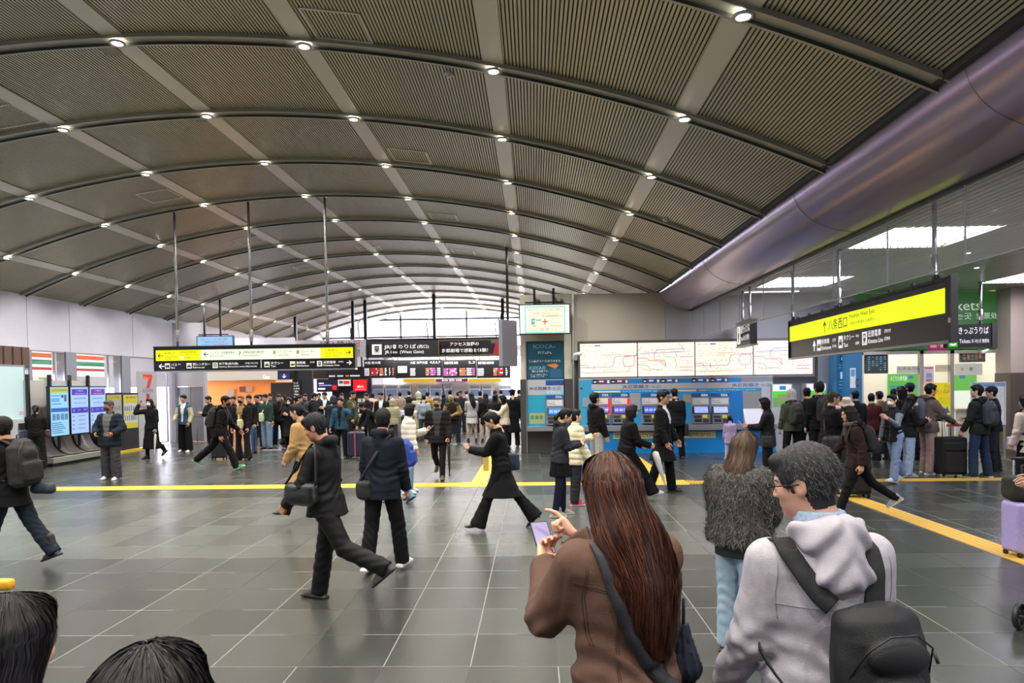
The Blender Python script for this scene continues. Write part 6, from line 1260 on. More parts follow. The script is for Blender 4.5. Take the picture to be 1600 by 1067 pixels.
def person(px, py, H, face, label, top='#16161a', bottom='#141418', hair='short', hcol='#0e0c0c', style='jacket', legs_style='slim', shoe=('sneaker', '#1a1a1c', '#d8d8d8'), pose=None, res=None, skin='#cda48c', fem=False,
           inner=None, hem=None, mask=None, glasses=False, hat=None, hood=False, hands=('relax', 'relax'), at_xy=None, build=1.0, scarf=None, vest=None, group=None, furry=False, extras=None, bare=False, bag=None, rough=.8, fz=True):
    """H metres tall; face = heading in degrees (0 = away, 90 = left, 180 = to the viewer, -90 = right)"""
    g = ground(px, py) if at_xy is None else Vector((*at_xy, 0)); d = g.y
    if d > 12:                       # nobody stands inside anybody else
        best = None
        for k in sorted(range(-14, 15), key=abs):
            c = g*(1+k*.012); m = min([math.hypot(c.x-q[0], c.y-q[1])-q[2] for q in PLACED]+[9])
            if best is None or m > best[0]+1e-6: best = (m, c)
            if m > .5: break
        g = best[1]; d = g.y
    PLACED.append((g.x, g.y, 0)); s = H/1.72
    if res is None: res = .010 if d < 8 else .012 if d < 12.5 else .014 if d < 17 else .024
    hres = .0045 if d < 8 else .006 if d < 15 else .009 if d < 20 else .013
    P = pose or Pose(); t = thing('person', label, 'person', (g.x, g.y, 0), R_(face), group, s); seed = (px*7+py*3) % 97
    w_ = build
    # -- body: one continuous surface under the clothes
    allp = [P.pel, P.neck, P.headc]+[P.sh[i] for i in (0, 1)]+[P.el[i] for i in (0, 1)]+[P.wr[i] for i in (0, 1)]+[P.knee[i] for i in (0, 1)]+[P.ank[i] for i in (0, 1)]+[P.hip[i] for i in (0, 1)]
    lo, hi = np.min(allp, 0)-.22, np.max(allp, 0)+.22; lo[2] = max(lo[2], -.03)
    B = Field(lo, hi, max(res, .013)); e3 = (P.X, P.F, P.T)
    B.loft(P.pel, *e3, [(-.1, 0, 0, .14, .09), (0, 0, -.005, .15, .1), (.15, 0, .005, .125, .09), (.3, 0, .0, .145, .1), (.42, 0, -.01, .14, .085), (.5, 0, -.012, .06, .055)], 0)
    B.cone(P.neck-P.T*.03, P.headc-P.HR[:, 2]*.07-P.HR[:, 1]*.02, .055, .05, .03)
    for i in (0, 1):
        B.cone(P.sh[i], P.el[i], .048, .038, .03); B.cone(P.el[i], P.wr[i]-P.hd[i]*.02, .036, .025, .01); kk = .085 if not bare else .078; B.cone(P.hip[i], P.knee[i], kk, .05, .03); B.cone(P.knee[i], P.ank[i], .05, .034, .015); cf = P.knee[i]*.68+P.ank[i]*.32; B.cone(cf-P.F*.01, cf-P.F*.01, .05, .05, .02) if bare else None
    V, Q = B.mesh(); parts = [(V, Q, np.zeros(len(Q), int))]
    hv, hq, hm = head_mesh(hres, fem); parts.append((hv@P.HR.T+P.headc, hq, hm))
    for i in (0, 1):
        v, q = hand_mesh(min(hres, .008), hands[i]); v = v.copy(); q = q.copy(); hd = P.hd[i]
        # hand frame: -z along forearm, palm (+y) inward/up, thumb (+x) forward
        z = -hd; pal = -P.X*(-1 if i == 0 else 1)
        if hands[i] in ('phone', 'point'): pal = np.array((0, 0, 1.))*(1 if hands[i] == 'phone' else -1)+P.X*(.5 if i == 0 else -.5)*(1 if hands[i] == 'phone' else 1)
        pal = pal-z*(pal@z); pal /= np.linalg.norm(pal); x = np.cross(pal, z); 
        want = (P.F if abs(P.F@hd) < .75 else P.T); flip = x@want < 0
        if flip: v[:, 0] *= -1; q = q[:, ::-1]
        Rm = np.stack([x, pal, z], 1); parts.append((v@Rm.T*.93+P.wr[i], q, np.zeros(len(q), int)))
    off = 0; Vs = []; Qs = []; Ms = []
    for v, q, m in parts: Vs.append(v); Qs.append(q+off); Ms.append(m); off += len(v)
    obj_of('body', npmesh('body', np.concatenate(Vs), np.concatenate(Qs), skin_mats(skin, hcol if hair else skin), np.concatenate(Ms)), t)
    HM = mat4(P.HR, P.headc); HH = mat4(P.HRh, P.headc)
    # -- hair, hat, mask, glasses
    if hair:
        hh = min(hres*1.2, .01) if d < 18 else .012; v, q = hair_mesh(hair, hh, seed % 3); m = mat(hcol, .5, spec=.2, grain=.35, gscale=60, stretch=(1, 1, .12), bump=.35 if d < 10 else 0, bscale=160)
        ho = obj_of('hair', npmesh('hair', v, q, [m]), t, HH if hair in ('long', 'longflow', 'mid', 'bob', 'ponytail') else HM)
        if d < 12 and fz: fuzz(ho, 2600, .016, [hcol, hcol, '#2c2826' if hair != 'side' or hcol < '#3' else '#7a7a7c'], 9, .8, .0011, (0, -.3, -.9), .15)
    if hat:
        v, q = hat_mesh(hat[0], min(hres*1.3, .011)); obj_of('hood' if hat[0] == 'hoodup' else 'hat', npmesh('hat', v, q, [mat(hat[1], .85, grain=.15)]), t, HM)
    if mask:
        Fm = Field((-.09, -.02, -.12), (.09, .14, .03), hres*.8); Fm.ell((0, .03, -.045), (.064, .072, .062), 0); Fm.ell((0, .09, -.04), (.036, .03, .042), .025); Fm.ell((0, .0, -.045), (.2, .045, .2), .0, op='s'); Fm.cut((0, .1, -.004), (0, -.5, 1)); v, q = Fm.mesh()
        obj_of('face_mask', npmesh('face_mask', v, q, [mat(mask, .8)]), t, HM)
    if glasses:
        mb = MB(); gm = mat('#15120f', .3)
        for sx in (-1, 1):
            mb.tube([(sx*.032+.021*math.cos(a), .1, .0+.016*math.sin(a)) for a in [2*PI*k/12 for k in range(13)]], .0022, gm, 5); mb.tube([(sx*.053, .1, .004), (sx*.078, .04, .006), (sx*.08, -.02, .004)], .0022, gm, 5)
        mb.tube([(-.011, .1, .003), (.011, .1, .003)], .0022, gm, 5); o = mb.build('glasses', None, local=True); o.parent = t; o.matrix_local = HM
    # -- trousers or skirt
    cm = lambda c, rg=rough, b=.25: mat(c, rg, spec=.18, grain=.1, gscale=30, bump=b if d < 9 else 0, bscale=260, sheen=.0)
    lo2, hi2 = lo.copy(), hi.copy(); hi2[2] = P.pel[2]+.2
    T_ = Field(lo2, hi2, res); slim = {'slim': (.098, .068, .062, .056), 'straight': (.1, .078, .078, .076), 'wide': (.105, .098, .105, .105), 'flare': (.098, .07, .085, .115), 'tight': (.088, .056, .05, .04)}.get(legs_style, (.098, .07, .065, .06))
    a1 = slim
    skirt = legs_style in ('skirt', 'midiskirt', 'longskirt')
    if not skirt:
        wj = w_; w_ = min(w_, 1.08); T_.loft(P.pel, *e3, [(-.1, 0, 0, .15*w_, .105*w_), (0, 0, -.01, .165*w_, .118*w_), (.1, 0, 0, .15*w_, .105*w_)], 0)
        for i in (0, 1):
            an = P.ank[i]+np.array((0, 0, -.0)); T_.cone(P.hip[i], P.knee[i], a1[0]*w_, a1[1], .03); md = P.knee[i]*.5+P.ank[i]*.5; T_.cone(P.knee[i], md, a1[1], a1[2], .01); T_.cone(md, an+(P.ank[i]-P.knee[i])*.02, a1[2], a1[3], .01)
        for i in (0, 1):
            u = (P.ank[i]-P.knee[i])/np.linalg.norm(P.ank[i]-P.knee[i]); r = .2; end = P.ank[i]+u*.035
            sl, PP = T_.sub(end-r, end+r)
            if sl is not None:
                dd = (PP[0]-end[0])*u[0]+(PP[1]-end[1])*u[1]+(PP[2]-end[2])*u[2]; rr = np.sqrt((PP[0]-end[0])**2+(PP[1]-end[1])**2+(PP[2]-end[2])**2); T_.f[sl] = np.where(rr < .19, np.maximum(T_.f[sl], dd), T_.f[sl])
        T_.warp(lambda x, y, z: .004*vnoise(x*18, y*18, z*34, seed)+.0035*np.sin(z*75+6*np.sin(x*14+seed)+y*30)*np.clip(1-np.abs(z-.42)/.35, .2, 1)); v, q = T_.mesh()
        mi = None; ms = [cm(bottom)]
        if legs_style == 'slim' and extras == 'stripe': c = v[q].mean(1); mi = ((np.abs(c[:, 1]-(P.knee[1][1]+P.ank[1][1])/2) < .012)).astype(int); ms.append(mat('#d8d8d8', .7))
        obj_of('trousers', npmesh('trousers', v, q, ms, mi), t)
    else:
        L_ = {'skirt': .4, 'midiskirt': .62, 'longskirt': .76}[legs_style]; spread = max(abs(P.knee[0][1]), abs(P.knee[1][1]), .06)
        T_.loft(P.pel+np.array((0, 0, .1)), (1, 0, 0), (0, 1, 0), (0, 0, 1), [(-L_, 0, .02, .2+.05*(L_ > .5), .15+spread*.6), (-.2, 0, 0, .19, .14), (0, 0, 0, .14, .1)], 0, pleat=(16, .009, -.0)); v, q = T_.mesh()
        obj_of('skirt', npmesh('skirt', v, q, [cm(bottom)]), t)
        if not bare:
            K = Field(lo2, hi2, res)
            for i in (0, 1): K.cone(P.hip[i], P.knee[i], .088, .064, .03); K.cone(P.knee[i], P.ank[i], .066, .05, .01)
            v, q = K.mesh(); obj_of('leggings', npmesh('leggings', v, q, [cm(vest or '#15151a')]), t)
    w_ = build
    # -- shoes
    v, q, m = shoe_mesh(shoe[0], min(hres*1.3, .011)); ms = [mat(shoe[1], .5), mat(shoe[2], .6)]; me = npmesh('shoe', v, q, ms, m)
    for i in (0, 1):
        Rf = P.foot[i]@rotz(R_(6 if i == 0 else -6)); obj_of('shoe', me, t, mat4(Rf, P.ank[i]+Rf@np.array((0, 0, -.075))))
    # -- upper garment
    puff = style == 'puffer'; coat = style in ('coat', 'trench'); hemz = hem if hem is not None else {'jacket': -.12, 'puffer': -.12, 'coat': -.5, 'trench': -.55, 'hoodie': -.1, 'sweater': -.08, 'blouson': -.04}[style]
    k_ = {'puffer': 1.22, 'coat': 1.08, 'trench': 1.12, 'jacket': 1.1, 'hoodie': 1.08, 'sweater': 1.0, 'blouson': 1.15}[style]*w_; lo3 = lo.copy(); lo3[2] = P.pel[2]+hemz-.05; hi3 = hi.copy(); hi3[2] = max(P.neck[2]+.14, max(P.el[0][2], P.el[1][2], P.wr[0][2], P.wr[1][2])+.12); lo3[:2] -= .06; hi3[:2] += .06
    lo3[2] = min(lo3[2], min(P.wr[0][2], P.wr[1][2])-.1)
    U = Field(lo3, hi3, res); sp = max(abs(P.knee[0][1]), abs(P.knee[1][1]))
    up_rings = [(-.05, 0, 0, .158*k_, .115*k_), (.03, 0, -.003, .16*k_, .118*k_), (.15, 0, .0, .148*k_, .112*k_), (.3, 0, -.003, .165*k_, .12*k_), (.40, 0, -.01, .16*k_, .108*k_), (.455, 0, -.014, .12*k_, .088*k_), (.5, 0, -.016, .078, .076), (.545, 0, -.006, .066, .07)]
    U.loft(P.pel, *e3, up_rings, 0)
    if hemz < -.05:
        D = -hemz; fl = .02+.05*(D > .3); sg = (P.knee[0][1]+P.knee[1][1])*.3
        U.loft(P.pel, (1, 0, 0), (0, 1, 0), (0, 0, 1), [(-D, 0, sg*D, .165*k_+fl, .125*k_+fl*.7+sp*.62*min(1, D/.5)), (-D*.4, 0, 0, .168*k_, .13*k_+sp*.1), (.04, 0, 0, .15*k_, .11*k_)], .05, pleat=(7, .006, 0))
    ar = {'puffer': (.088, .078, .066), 'coat': (.074, .063, .056), 'trench': (.078, .07, .066), 'jacket': (.074, .062, .053), 'hoodie': (.072, .062, .05), 'sweater': (.062, .052, .042), 'blouson': (.08, .07, .06)}[style]
    for i in (0, 1):
        ms_ = P.sh[i]*.5+P.el[i]*.5; U.cone(P.sh[i]-P.T*.012, P.el[i], ar[0], ar[1], .06); U.cone(P.el[i], P.wr[i]-P.hd[i]*.005, ar[1], ar[2], .018)
        u = P.hd[i]; end = P.wr[i]+u*.012; sl, PP = U.sub(end-.13, end+.13)
        if sl is not None:
            dd = (PP[0]-end[0])*u[0]+(PP[1]-end[1])*u[1]+(PP[2]-end[2])*u[2]; rr = np.sqrt((PP[0]-end[0])**2+(PP[1]-end[1])**2+(PP[2]-end[2])**2); U.f[sl] = np.where((rr < .12) & (dd > 0), np.maximum(U.f[sl], dd), U.f[sl])
    if hood: U.cone(P.neck-P.F*.075+P.X*.05+P.T*.03, P.neck-P.F*.075-P.X*.05+P.T*.03, .048, .048, .03); U.cone(P.neck-P.F*.07-P.T*.0, P.neck-P.F*.095-P.T*.08, .055, .035, .03); U.cone(P.neck+P.X*.07+P.T*.01-P.F*.03, P.neck+P.F*.055+P.X*.03-P.T*.02, .03, .022, .02); U.cone(P.neck-P.X*.07+P.T*.01-P.F*.03, P.neck+P.F*.055-P.X*.03-P.T*.02, .03, .022, .02)
    else: U.cone(P.neck-P.F*.03-P.X*.045+P.T*.015, P.neck-P.F*.03+P.X*.045+P.T*.015, .032, .032, .02)
    c0 = P.pel
    if puff: 
        Tt, Ff = P.T, P.F; U.warp(lambda x, y, z: -.006+.012*(1-np.abs(np.sin(PI*(((x-c0[0])*Tt[0]+(y-c0[1])*Tt[1]+(z-c0[2])*Tt[2])/.1)))**.55)+.004*vnoise(x*20, y*20, z*20, seed))
    elif furry: U.warp(lambda x, y, z: -.012+.012*vnoise(x*70, y*70, z*45, seed)+.006*vnoise(x*150, y*150, z*100, seed+1))
    else:
        sh0, wr0, el = P.sh, P.wr, P.el
        def folds(x, y, z):
            o = .0045*vnoise(x*14, y*14, z*20, seed)
            for i in (0, 1):
                dd = np.sqrt((x-el[i][0])**2+(y-el[i][1])**2+(z-el[i][2])**2); o = o+.006*np.exp(-(dd/.09)**2)*np.sin(((x-el[i][0])*P.hd[i][0]+(y-el[i][1])*P.hd[i][1]+(z-el[i][2])*P.hd[i][2])*110+seed+i)
            wz = (z-c0[2])-.12; o = o+.005*np.exp(-(wz/.12)**2)*np.sin(z*70+9*np.sin(x*9+seed)+y*20); return o
        U.warp(folds)
    v, q = U.mesh(); c = v[q].mean(1)-P.pel; tt = c@P.T; xx = c@P.X; ff = c@P.F; mi = np.zeros(len(q), int); ms = [cm(top)]
    if furry: ms = [mat(top, .95, grain=.5, gscale=60, bump=1.0, bscale=120)]
    if inner: ms.append(cm(inner)); mi[(ff > .02) & (np.abs(xx) < .018+.055*np.clip((tt-.1)/.4, 0, 1)+(.03 if puff else 0)) & (tt > (.24 if coat else .0))] = 1
    elif d < 16 and not furry: ms.append(mat('#0a0a0a' if sum(lin(top)) > .05 else '#3a3a3e', .5)); mi[(ff > .02) & (np.abs(xx) < res*.55) & (tt > -.1)] = 1
    if vest: ms.append(cm(vest)); k2 = len(ms)-1; aa = np.zeros(len(q), bool)
    if vest and not skirt:
        cw = v[q].mean(1); 
        for i in (0, 1):
            ab = P.el[i]-P.sh[i]; tpar = ((cw-P.sh[i])@ab)/(ab@ab); dist = np.linalg.norm(cw-(P.sh[i]+np.clip(tpar, 0, 1)[:, None]*ab), axis=1); ab2 = P.wr[i]-P.el[i]; t2 = np.clip(((cw-P.el[i])@ab2)/(ab2@ab2), 0, 1); d2 = np.linalg.norm(cw-(P.el[i]+t2[:, None]*ab2), axis=1)
            aa |= ((dist < ar[0]+.012) & (tpar > .12)) | (d2 < ar[1]+.012)
        mi[aa] = k2
    nm = {'puffer': 'puffer_jacket', 'coat': 'coat', 'trench': 'trench_coat', 'jacket': 'jacket', 'hoodie': 'hoodie', 'sweater': 'sweater', 'blouson': 'jacket'}[style]
    obj_of(nm, npmesh(nm, v, q, ms, mi), t)
    if scarf:
        S = Field(P.neck-.2, P.neck+.22, min(res, .012)); 
        for a in range(10): an = 2*PI*a/10; an2 = 2*PI*(a+1)/10; S.cone(P.neck+P.X*.07*math.cos(an)+P.F*(.075*math.sin(an)+.01)+P.T*.02, P.neck+P.X*.07*math.cos(an2)+P.F*(.075*math.sin(an2)+.01)+P.T*.02, .038, .038, .02)
        S.cone(P.neck+P.F*.09, P.neck+P.F*.11-P.T*.14+P.X*.03, .035, .03, .02); v, q = S.mesh(); obj_of('scarf', npmesh('scarf', v, q, [cm(scarf)]), t)
    t['_'] = 1; del t['_']
    WM[t.name] = Matrix.Translation((g.x, g.y, 0)) @ Matrix.Rotation(R_(face), 4, 'Z') @ Matrix.Diagonal((s, s, s, 1)); t['pose_ref'] = 0; del t['pose_ref']
    PEOPLE[t.name] = (P, s); return t, P
PEOPLE = {}; PLACED = [(p_.location.x, p_.location.y+k_*.4, .1) for p_ in bpy.data.objects if p_.name.startswith('ticket_gate') and not p_.parent for k_ in range(4)]
# ---- things people carry (placed in the carrier's local frame, but top-level objects)
def carried(name, t, label, cat, loc, rz=0, tilt=0):
    """an Empty that stands at a point given in the carrier's frame"""
    Mw = WM[t.name] @ Matrix.Translation(loc) @ Matrix.Rotation(rz, 4, 'Z') @ Matrix.Rotation(tilt, 4, 'X'); sc_ = Mw.to_scale()[0]
    o = bpy.data.objects.new(name, None); COL.objects.link(o); o.matrix_world = Mw; WM[o.name] = Mw; return tag(o, label, cat)
def fmesh(name, Fd, mats, parent, fn=None):
    v, q = Fd.mesh(); mi = None
    if fn is not None: mi = fn(v[q].mean(1))
    return obj_of(name, npmesh(name, v, q, mats, mi), parent)
_bp = {}
def backpack(t, P, label, col='#17171a', w=.15, h=.24, dp=.085, drop=.0, h_=.012, strap='#131315', lower=0, detail=True, shoulders=True):
    c = P.pel+P.T*(.27-lower)-P.F*(.12+dp*.9); Rm = np.stack([P.X, P.F, P.T], 1); M0 = WM[t.name] @ mat4(Rm, c); o = bpy.data.objects.new('backpack', None); COL.objects.link(o); o.matrix_world = M0; WM[o.name] = M0; tag(o, label, 'backpack')
    key = (w, h, dp, h_)
    if key not in _bp:
        B = Field((-w-.06, -dp-.12, -h-.05), (w+.06, dp+.06, h+.05), h_); B.loft((0, 0, 0), (1, 0, 0), (0, 1, 0), (0, 0, 1), [(-h, 0, 0, w*.8, dp*.75), (-h*.85, 0, 0, w*1.02, dp*1.1), (0, 0, 0, w*1.04, dp*1.1), (h*.6, 0, .0, w*.9, dp*.95), (h*.88, 0, .01, w*.66, dp*.7), (h, 0, .02, w*.4, dp*.4)], 0); B.rbox((0, dp*.2, -h*.1), (w*.93, dp*.7, h*.82), .045, k=.03); B.rbox((0, -dp*.85, -h*.38), (w*.76, dp*.42, h*.42), .04, k=.01); B.ell((0, -dp*.75, h*.35), (w*.62, dp*.4, h*.28), .012); B.warp(lambda x, y, z: .004*vnoise(x*22, y*22, z*26, 3)); pk = B.mesh(); me1 = npmesh('pack', pk[0], pk[1], [mat('#000000')])
        _bp[key] = pk
    v, q = _bp[key]; obj_of('pack', npmesh('pack', v, q, [mat(col, .7, grain=.2, gscale=40, bump=.2, bscale=200)]), o)
    if detail:
        mb = MB(); zm = mat('#4a4a4e', .4, metal=.3)
        mb.tube([(-w*.7, -dp*1.33, -h*.02), (0, -dp*1.36, .02), (w*.7, -dp*1.33, -h*.02)], .004, zm, 5); mb.tube([(-w*.93, -dp*.6, -h*.4), (-w*.8, -dp*.7, h*.5), (-w*.35, -dp*.6, h*.86), (w*.35, -dp*.6, h*.86), (w*.8, -dp*.7, h*.5), (w*.93, -dp*.6, -h*.4)], .004, zm, 5)
        x = mb.build('zip', None, local=True); x.parent = o
        mb = MB(); mb.tube([(-.03, dp*.4, h*.92), (-.025, dp*.3, h+.045), (.025, dp*.3, h+.045), (.03, dp*.4, h*.92)], .009, mat(strap, .7), 6); x = mb.build('carry_handle', None, local=True); x.parent = o
    if shoulders:
        for i, sx in enumerate((-1, 1)):
            pts = [(sx*.07, dp*.7, h*.78), (sx*.085, dp+.05, .455-.27+lower+.075), (sx*.1, dp*.9+.12+.02, .455-.27+lower+.075), (sx*.105, dp*.9+.12+.1, .13+lower), (sx*.11, dp*.9+.12+.135, .02+lower), (sx*.15, dp*.9+.12+.05, -.1+lower), (sx*w*.8, dp, -h*.7)]
            x = ribbon(pts, .052, .012, mat(strap, .75, bump=.2, bscale=200), (0, 0, 1)); x = x.build('shoulder_strap', None, local=True); x.parent = o
    return o
def ribbon(pts, wid, th, m, side=(1, 0, 0), n=5):
    """a flat strap through pts; its width lies along x"""
    pts = [Vector(p) for p in pts]; sm = []
    for i in range(len(pts)-1):
        p0, p1, p2, p3 = pts[max(i-1, 0)], pts[i], pts[i+1], pts[min(i+2, len(pts)-1)]
        for k in range(n):
            u = k/n; sm.append(.5*((2*p1)+(p2-p0)*u+(2*p0-5*p1+4*p2-p3)*u*u+(3*p1-p0-3*p2+p3)*u**3))
    sm.append(pts[-1]); mb = MB(); vs = []; W = wid if isinstance(wid, (list, tuple)) else None
    for i, p in enumerate(sm):
        tg = (sm[min(i+1, len(sm)-1)]-sm[max(i-1, 0)]).normalized(); a = Vector(side if side != (0, 0, 1) else (1, 0, 0)); a = (a-tg*a.dot(tg)).normalized(); nn = tg.cross(a)
        ww = (W[0]+(W[1]-W[0])*i/(len(sm)-1) if W else wid)/2
        vs += [p+a*ww+nn*th/2, p+a*ww-nn*th/2, p-a*ww-nn*th/2, p-a*ww+nn*th/2]
    fs = [(4*i+k, 4*i+(k+1) % 4, 4*i+4+(k+1) % 4, 4*i+4+k) for i in range(len(sm)-1) for k in range(4)]; fs += [(3, 2, 1, 0), tuple(len(vs)-4+k for k in range(4))]
    mb.add(vs, fs, m, True); return mb
def tote(t, P, label, side, col='#d8cfae', sz=(.17, .05, .14), z=-.02, fwd=.06, strap='#d8cfae', out=.21, cross=True, name='shoulder_bag', y2=None, drop=.0):
    """bag hanging at hip height on a strap over the opposite (or same) shoulder"""
    c = P.pel+P.X*side*out+P.F*fwd+np.array((0, 0, z)); Rm = np.stack([np.cross(P.F, (0, 0, 1.)) if False else P.F, -P.X, np.array((0, 0, 1.))], 1); M0 = WM[t.name] @ mat4(Rm, c); o = bpy.data.objects.new(name, None); COL.objects.link(o); o.matrix_world = M0; WM[o.name] = M0; tag(o, label, 'bag')
    B = Field((-sz[0]-.05, -sz[1]-.05, -sz[2]-.04), (sz[0]+.05, sz[1]+.05, sz[2]+.04), .011); B.rbox((0, 0, -.01), sz, min(sz)*.8, k=0); B.ell((0, 0, -sz[2]*.3), (sz[0]*1.02, sz[1]*1.15, sz[2]*.75), .02); B.warp(lambda x, y, z: .004*vnoise(x*25, y*25, z*30, 5)); v, q = B.mesh(); obj_of('bag_body', npmesh('bag_body', v, q, [mat(col, .75, grain=.15, gscale=30)]), o)
    inv = np.linalg.inv(Rm); L = lambda p: Vector(inv@(np.array(p)-c))
    sh = P.sh[0 if (side < 0) != cross else 1]; top = sh*.45+P.neck*.55+P.T*.05; mb = MB(); m = mat(strap, .7)
    pf = [c+P.F*sz[0]*.8+np.array((0, 0, sz[2]*.8)), P.pel+P.T*.25+P.F*.155+(c-P.pel)@P.X*P.X*.1, top+P.F*.03, top-P.F*.05, P.pel+P.T*.25-P.F*.15+(c-P.pel)@P.X*P.X*.2, c-P.F*sz[0]*.8+np.array((0, 0, sz[2]*.8))]
    if not cross: pf = [c+P.F*sz[0]*.7+np.array((0, 0, sz[2]*.7)), c*.4+sh*.6+P.F*.06+P.X*side*.07, sh+P.T*.085+P.X*side*-.01, c*.4+sh*.6-P.F*.06+P.X*side*.07, c-P.F*sz[0]*.7+np.array((0, 0, sz[2]*.7))]
    rb = ribbon([L(p) for p in pf], .024, .005, m, tuple(inv@P.X)); x = rb.build('strap', None, local=True); x.parent = o; return o
def umbrella(t, P, i, label, col='#101012', L_=.82, tilt=.0, folded=.03, fwd=.0):
    p = P.wr[i]+P.hd[i]*.07; d = np.array((0, math.sin(tilt)+fwd, -math.cos(tilt))); M0 = WM[t.name]; o = bpy.data.objects.new('umbrella', None); COL.objects.link(o); o.matrix_world = M0 @ Matrix.Translation(p); WM[o.name] = o.matrix_world.copy(); tag(o, label, 'umbrella')
    mb = MB(); D = Vector(d).normalized(); mb.tube([D*k*L_ for k in (.1, .14, .3, .6, .85, .92)], [.012, folded, folded*1.1, folded*.75, .012, .008], mat(col, .6, grain=.1), 10); x = mb.build('folded_canopy', None, local=True); x.parent = o
    mb = MB(); mb.tube([D*k*L_ for k in (.0, .1)]+[D*L_*.98], .005, mat('#8a8a90', .3, metal=.8), 6); x = mb.build('shaft', None, local=True); x.parent = o
    mb = MB(); mb.tube([Vector((0, .05, 0)), Vector((0, .05, .03)), Vector((0, .025, .05)), Vector((0, 0, .03)), D*.08], .009, mat('#2a2420', .5), 8); x = mb.build('handle', None, local=True); x.parent = o; return o
def phone(t, P, i, label, scr='#8f8fb8', up=(0, .35, 1), e=.5):
    p = P.wr[i]+P.hd[i]*.09+np.array((0, .01, .012)); M0 = WM[t.name]; n = Vector((0, -.75, .65)).normalized(); o = bpy.data.objects.new('smartphone', None); COL.objects.link(o); o.matrix_world = M0 @ Matrix.Translation(p) @ Matrix.Rotation(-.75, 4, 'X'); WM[o.name] = o.matrix_world.copy(); tag(o, label, 'phone')
    mb = MB(); mb.box(-.037, .037, -.004, .004, -.05, .1, mat('#101014', .3)); x = mb.build('case', None, local=True, bevel=.003); x.parent = o; mb = MB(); mb.box(-.033, .033, -.0052, -.004, -.045, .095, mat(scr, .2, emit=e)); x = mb.build('screen', None, local=True); x.parent = o; return o
def suitcase(x, y, rz, label, col='#141416', w=.24, d=.14, h=.33, soft=False, handle=.35, cat='suitcase'):
    o = thing('suitcase', label, cat, (x, y, 0), rz); Mx = WM[o.name]
    B = Field((-w-.03, -d-.04, -.02), (w+.03, d+.04, 2*h+.12), .011); B.rbox((0, 0, h+.05), (w, d, h), .045, k=0)
    if soft: B.rbox((0, -d, h*.8), (w*.85, .03, h*.55), .02, k=.006); B.rbox((0, -d, h*1.65), (w*.85, .025, h*.22), .02, k=.006)
    else: B.warp(lambda x, y, z: .0035*np.sign(np.sin(x*95))*(np.abs(x) < w*.85)*(np.abs(y) > d*.8))
    v, q = B.mesh(); obj_of('shell', npmesh('shell', v, q, [mat(col, .45 if not soft else .8, grain=.08)]), o)
    for sx in (-1, 1):
        for sy in (-1, 1):
            mb = MB(); mb.lathe([(0, -.012), (.025, -.012), (.028, 0), (.025, .012), (0, .012)], (sx*w*.8, sy*d*.7, .028), mat('#0c0c0e', .5), 12, 'x'); mb.box(sx*w*.8-.015, sx*w*.8+.015, sy*d*.7-.015, sy*d*.7+.015, .03, .065, mat('#1a1a1c', .5)); q = mb.build('wheel', None, local=True); q.parent = o
    mb = MB(); am = mat('#9a9aa0', .3, metal=.8)
    for sx in (-1, 1): mb.tube([(sx*.08, d*.6, 2*h+.03), (sx*.08, d*.6, 2*h+.05+handle)], .009, am, 6)
    q = mb.build('telescopic_rods', None, local=True); q.parent = o; mb = MB(); mb.tube([(-.1, d*.6, 2*h+.05+handle), (.1, d*.6, 2*h+.05+handle)], .015, mat('#161618', .5), 8); q = mb.build('grip', None, local=True); q.parent = o
    return o
# ================================================================ the people in the middle distance
def walk(a=24, b=-20, kb=22, ka=4, lean=4, arms=None, head=(0, 4, 0), lead=0, **k):
    f = (a, ka, 2, 10); r = (b, kb, 2, -32); legs = (f, r) if lead == 0 else (r, f)
    ar = arms or (((-18, 8, 12, 0), (20, 8, 22, 0)) if lead == 0 else ((20, 8, 22, 0), (-18, 8, 12, 0)))
    return Pose(lean=lean, arms=ar, head=head, legs=legs, **k)
def stand(head=(0, 4, 0), arms=None, lean=2, w=5, **k): return Pose(lean=lean, head=head, arms=arms, legs=((4, 6, w, 0), (-3, 4, w, 0)), **k)
PH = ('ik', -.07, .33, 1.16), ('ik', .08, .31, 1.18)          # both hands at a phone
PHR = ((2, 8, 12, 0), ('ik', .08, .34, 1.18)); PHL = (('ik', -.08, .34, 1.18), (2, 8, 12, 0))
blkS = ('sneaker', '#141416', '#1c1c1e'); whS = ('sneaker', '#d9d9d6', '#e8e8e4'); boot = ('boot', '#0c0c0d', '#0c0c0d'); drs = ('dress', '#0d0d0e', '#0d0d0e')

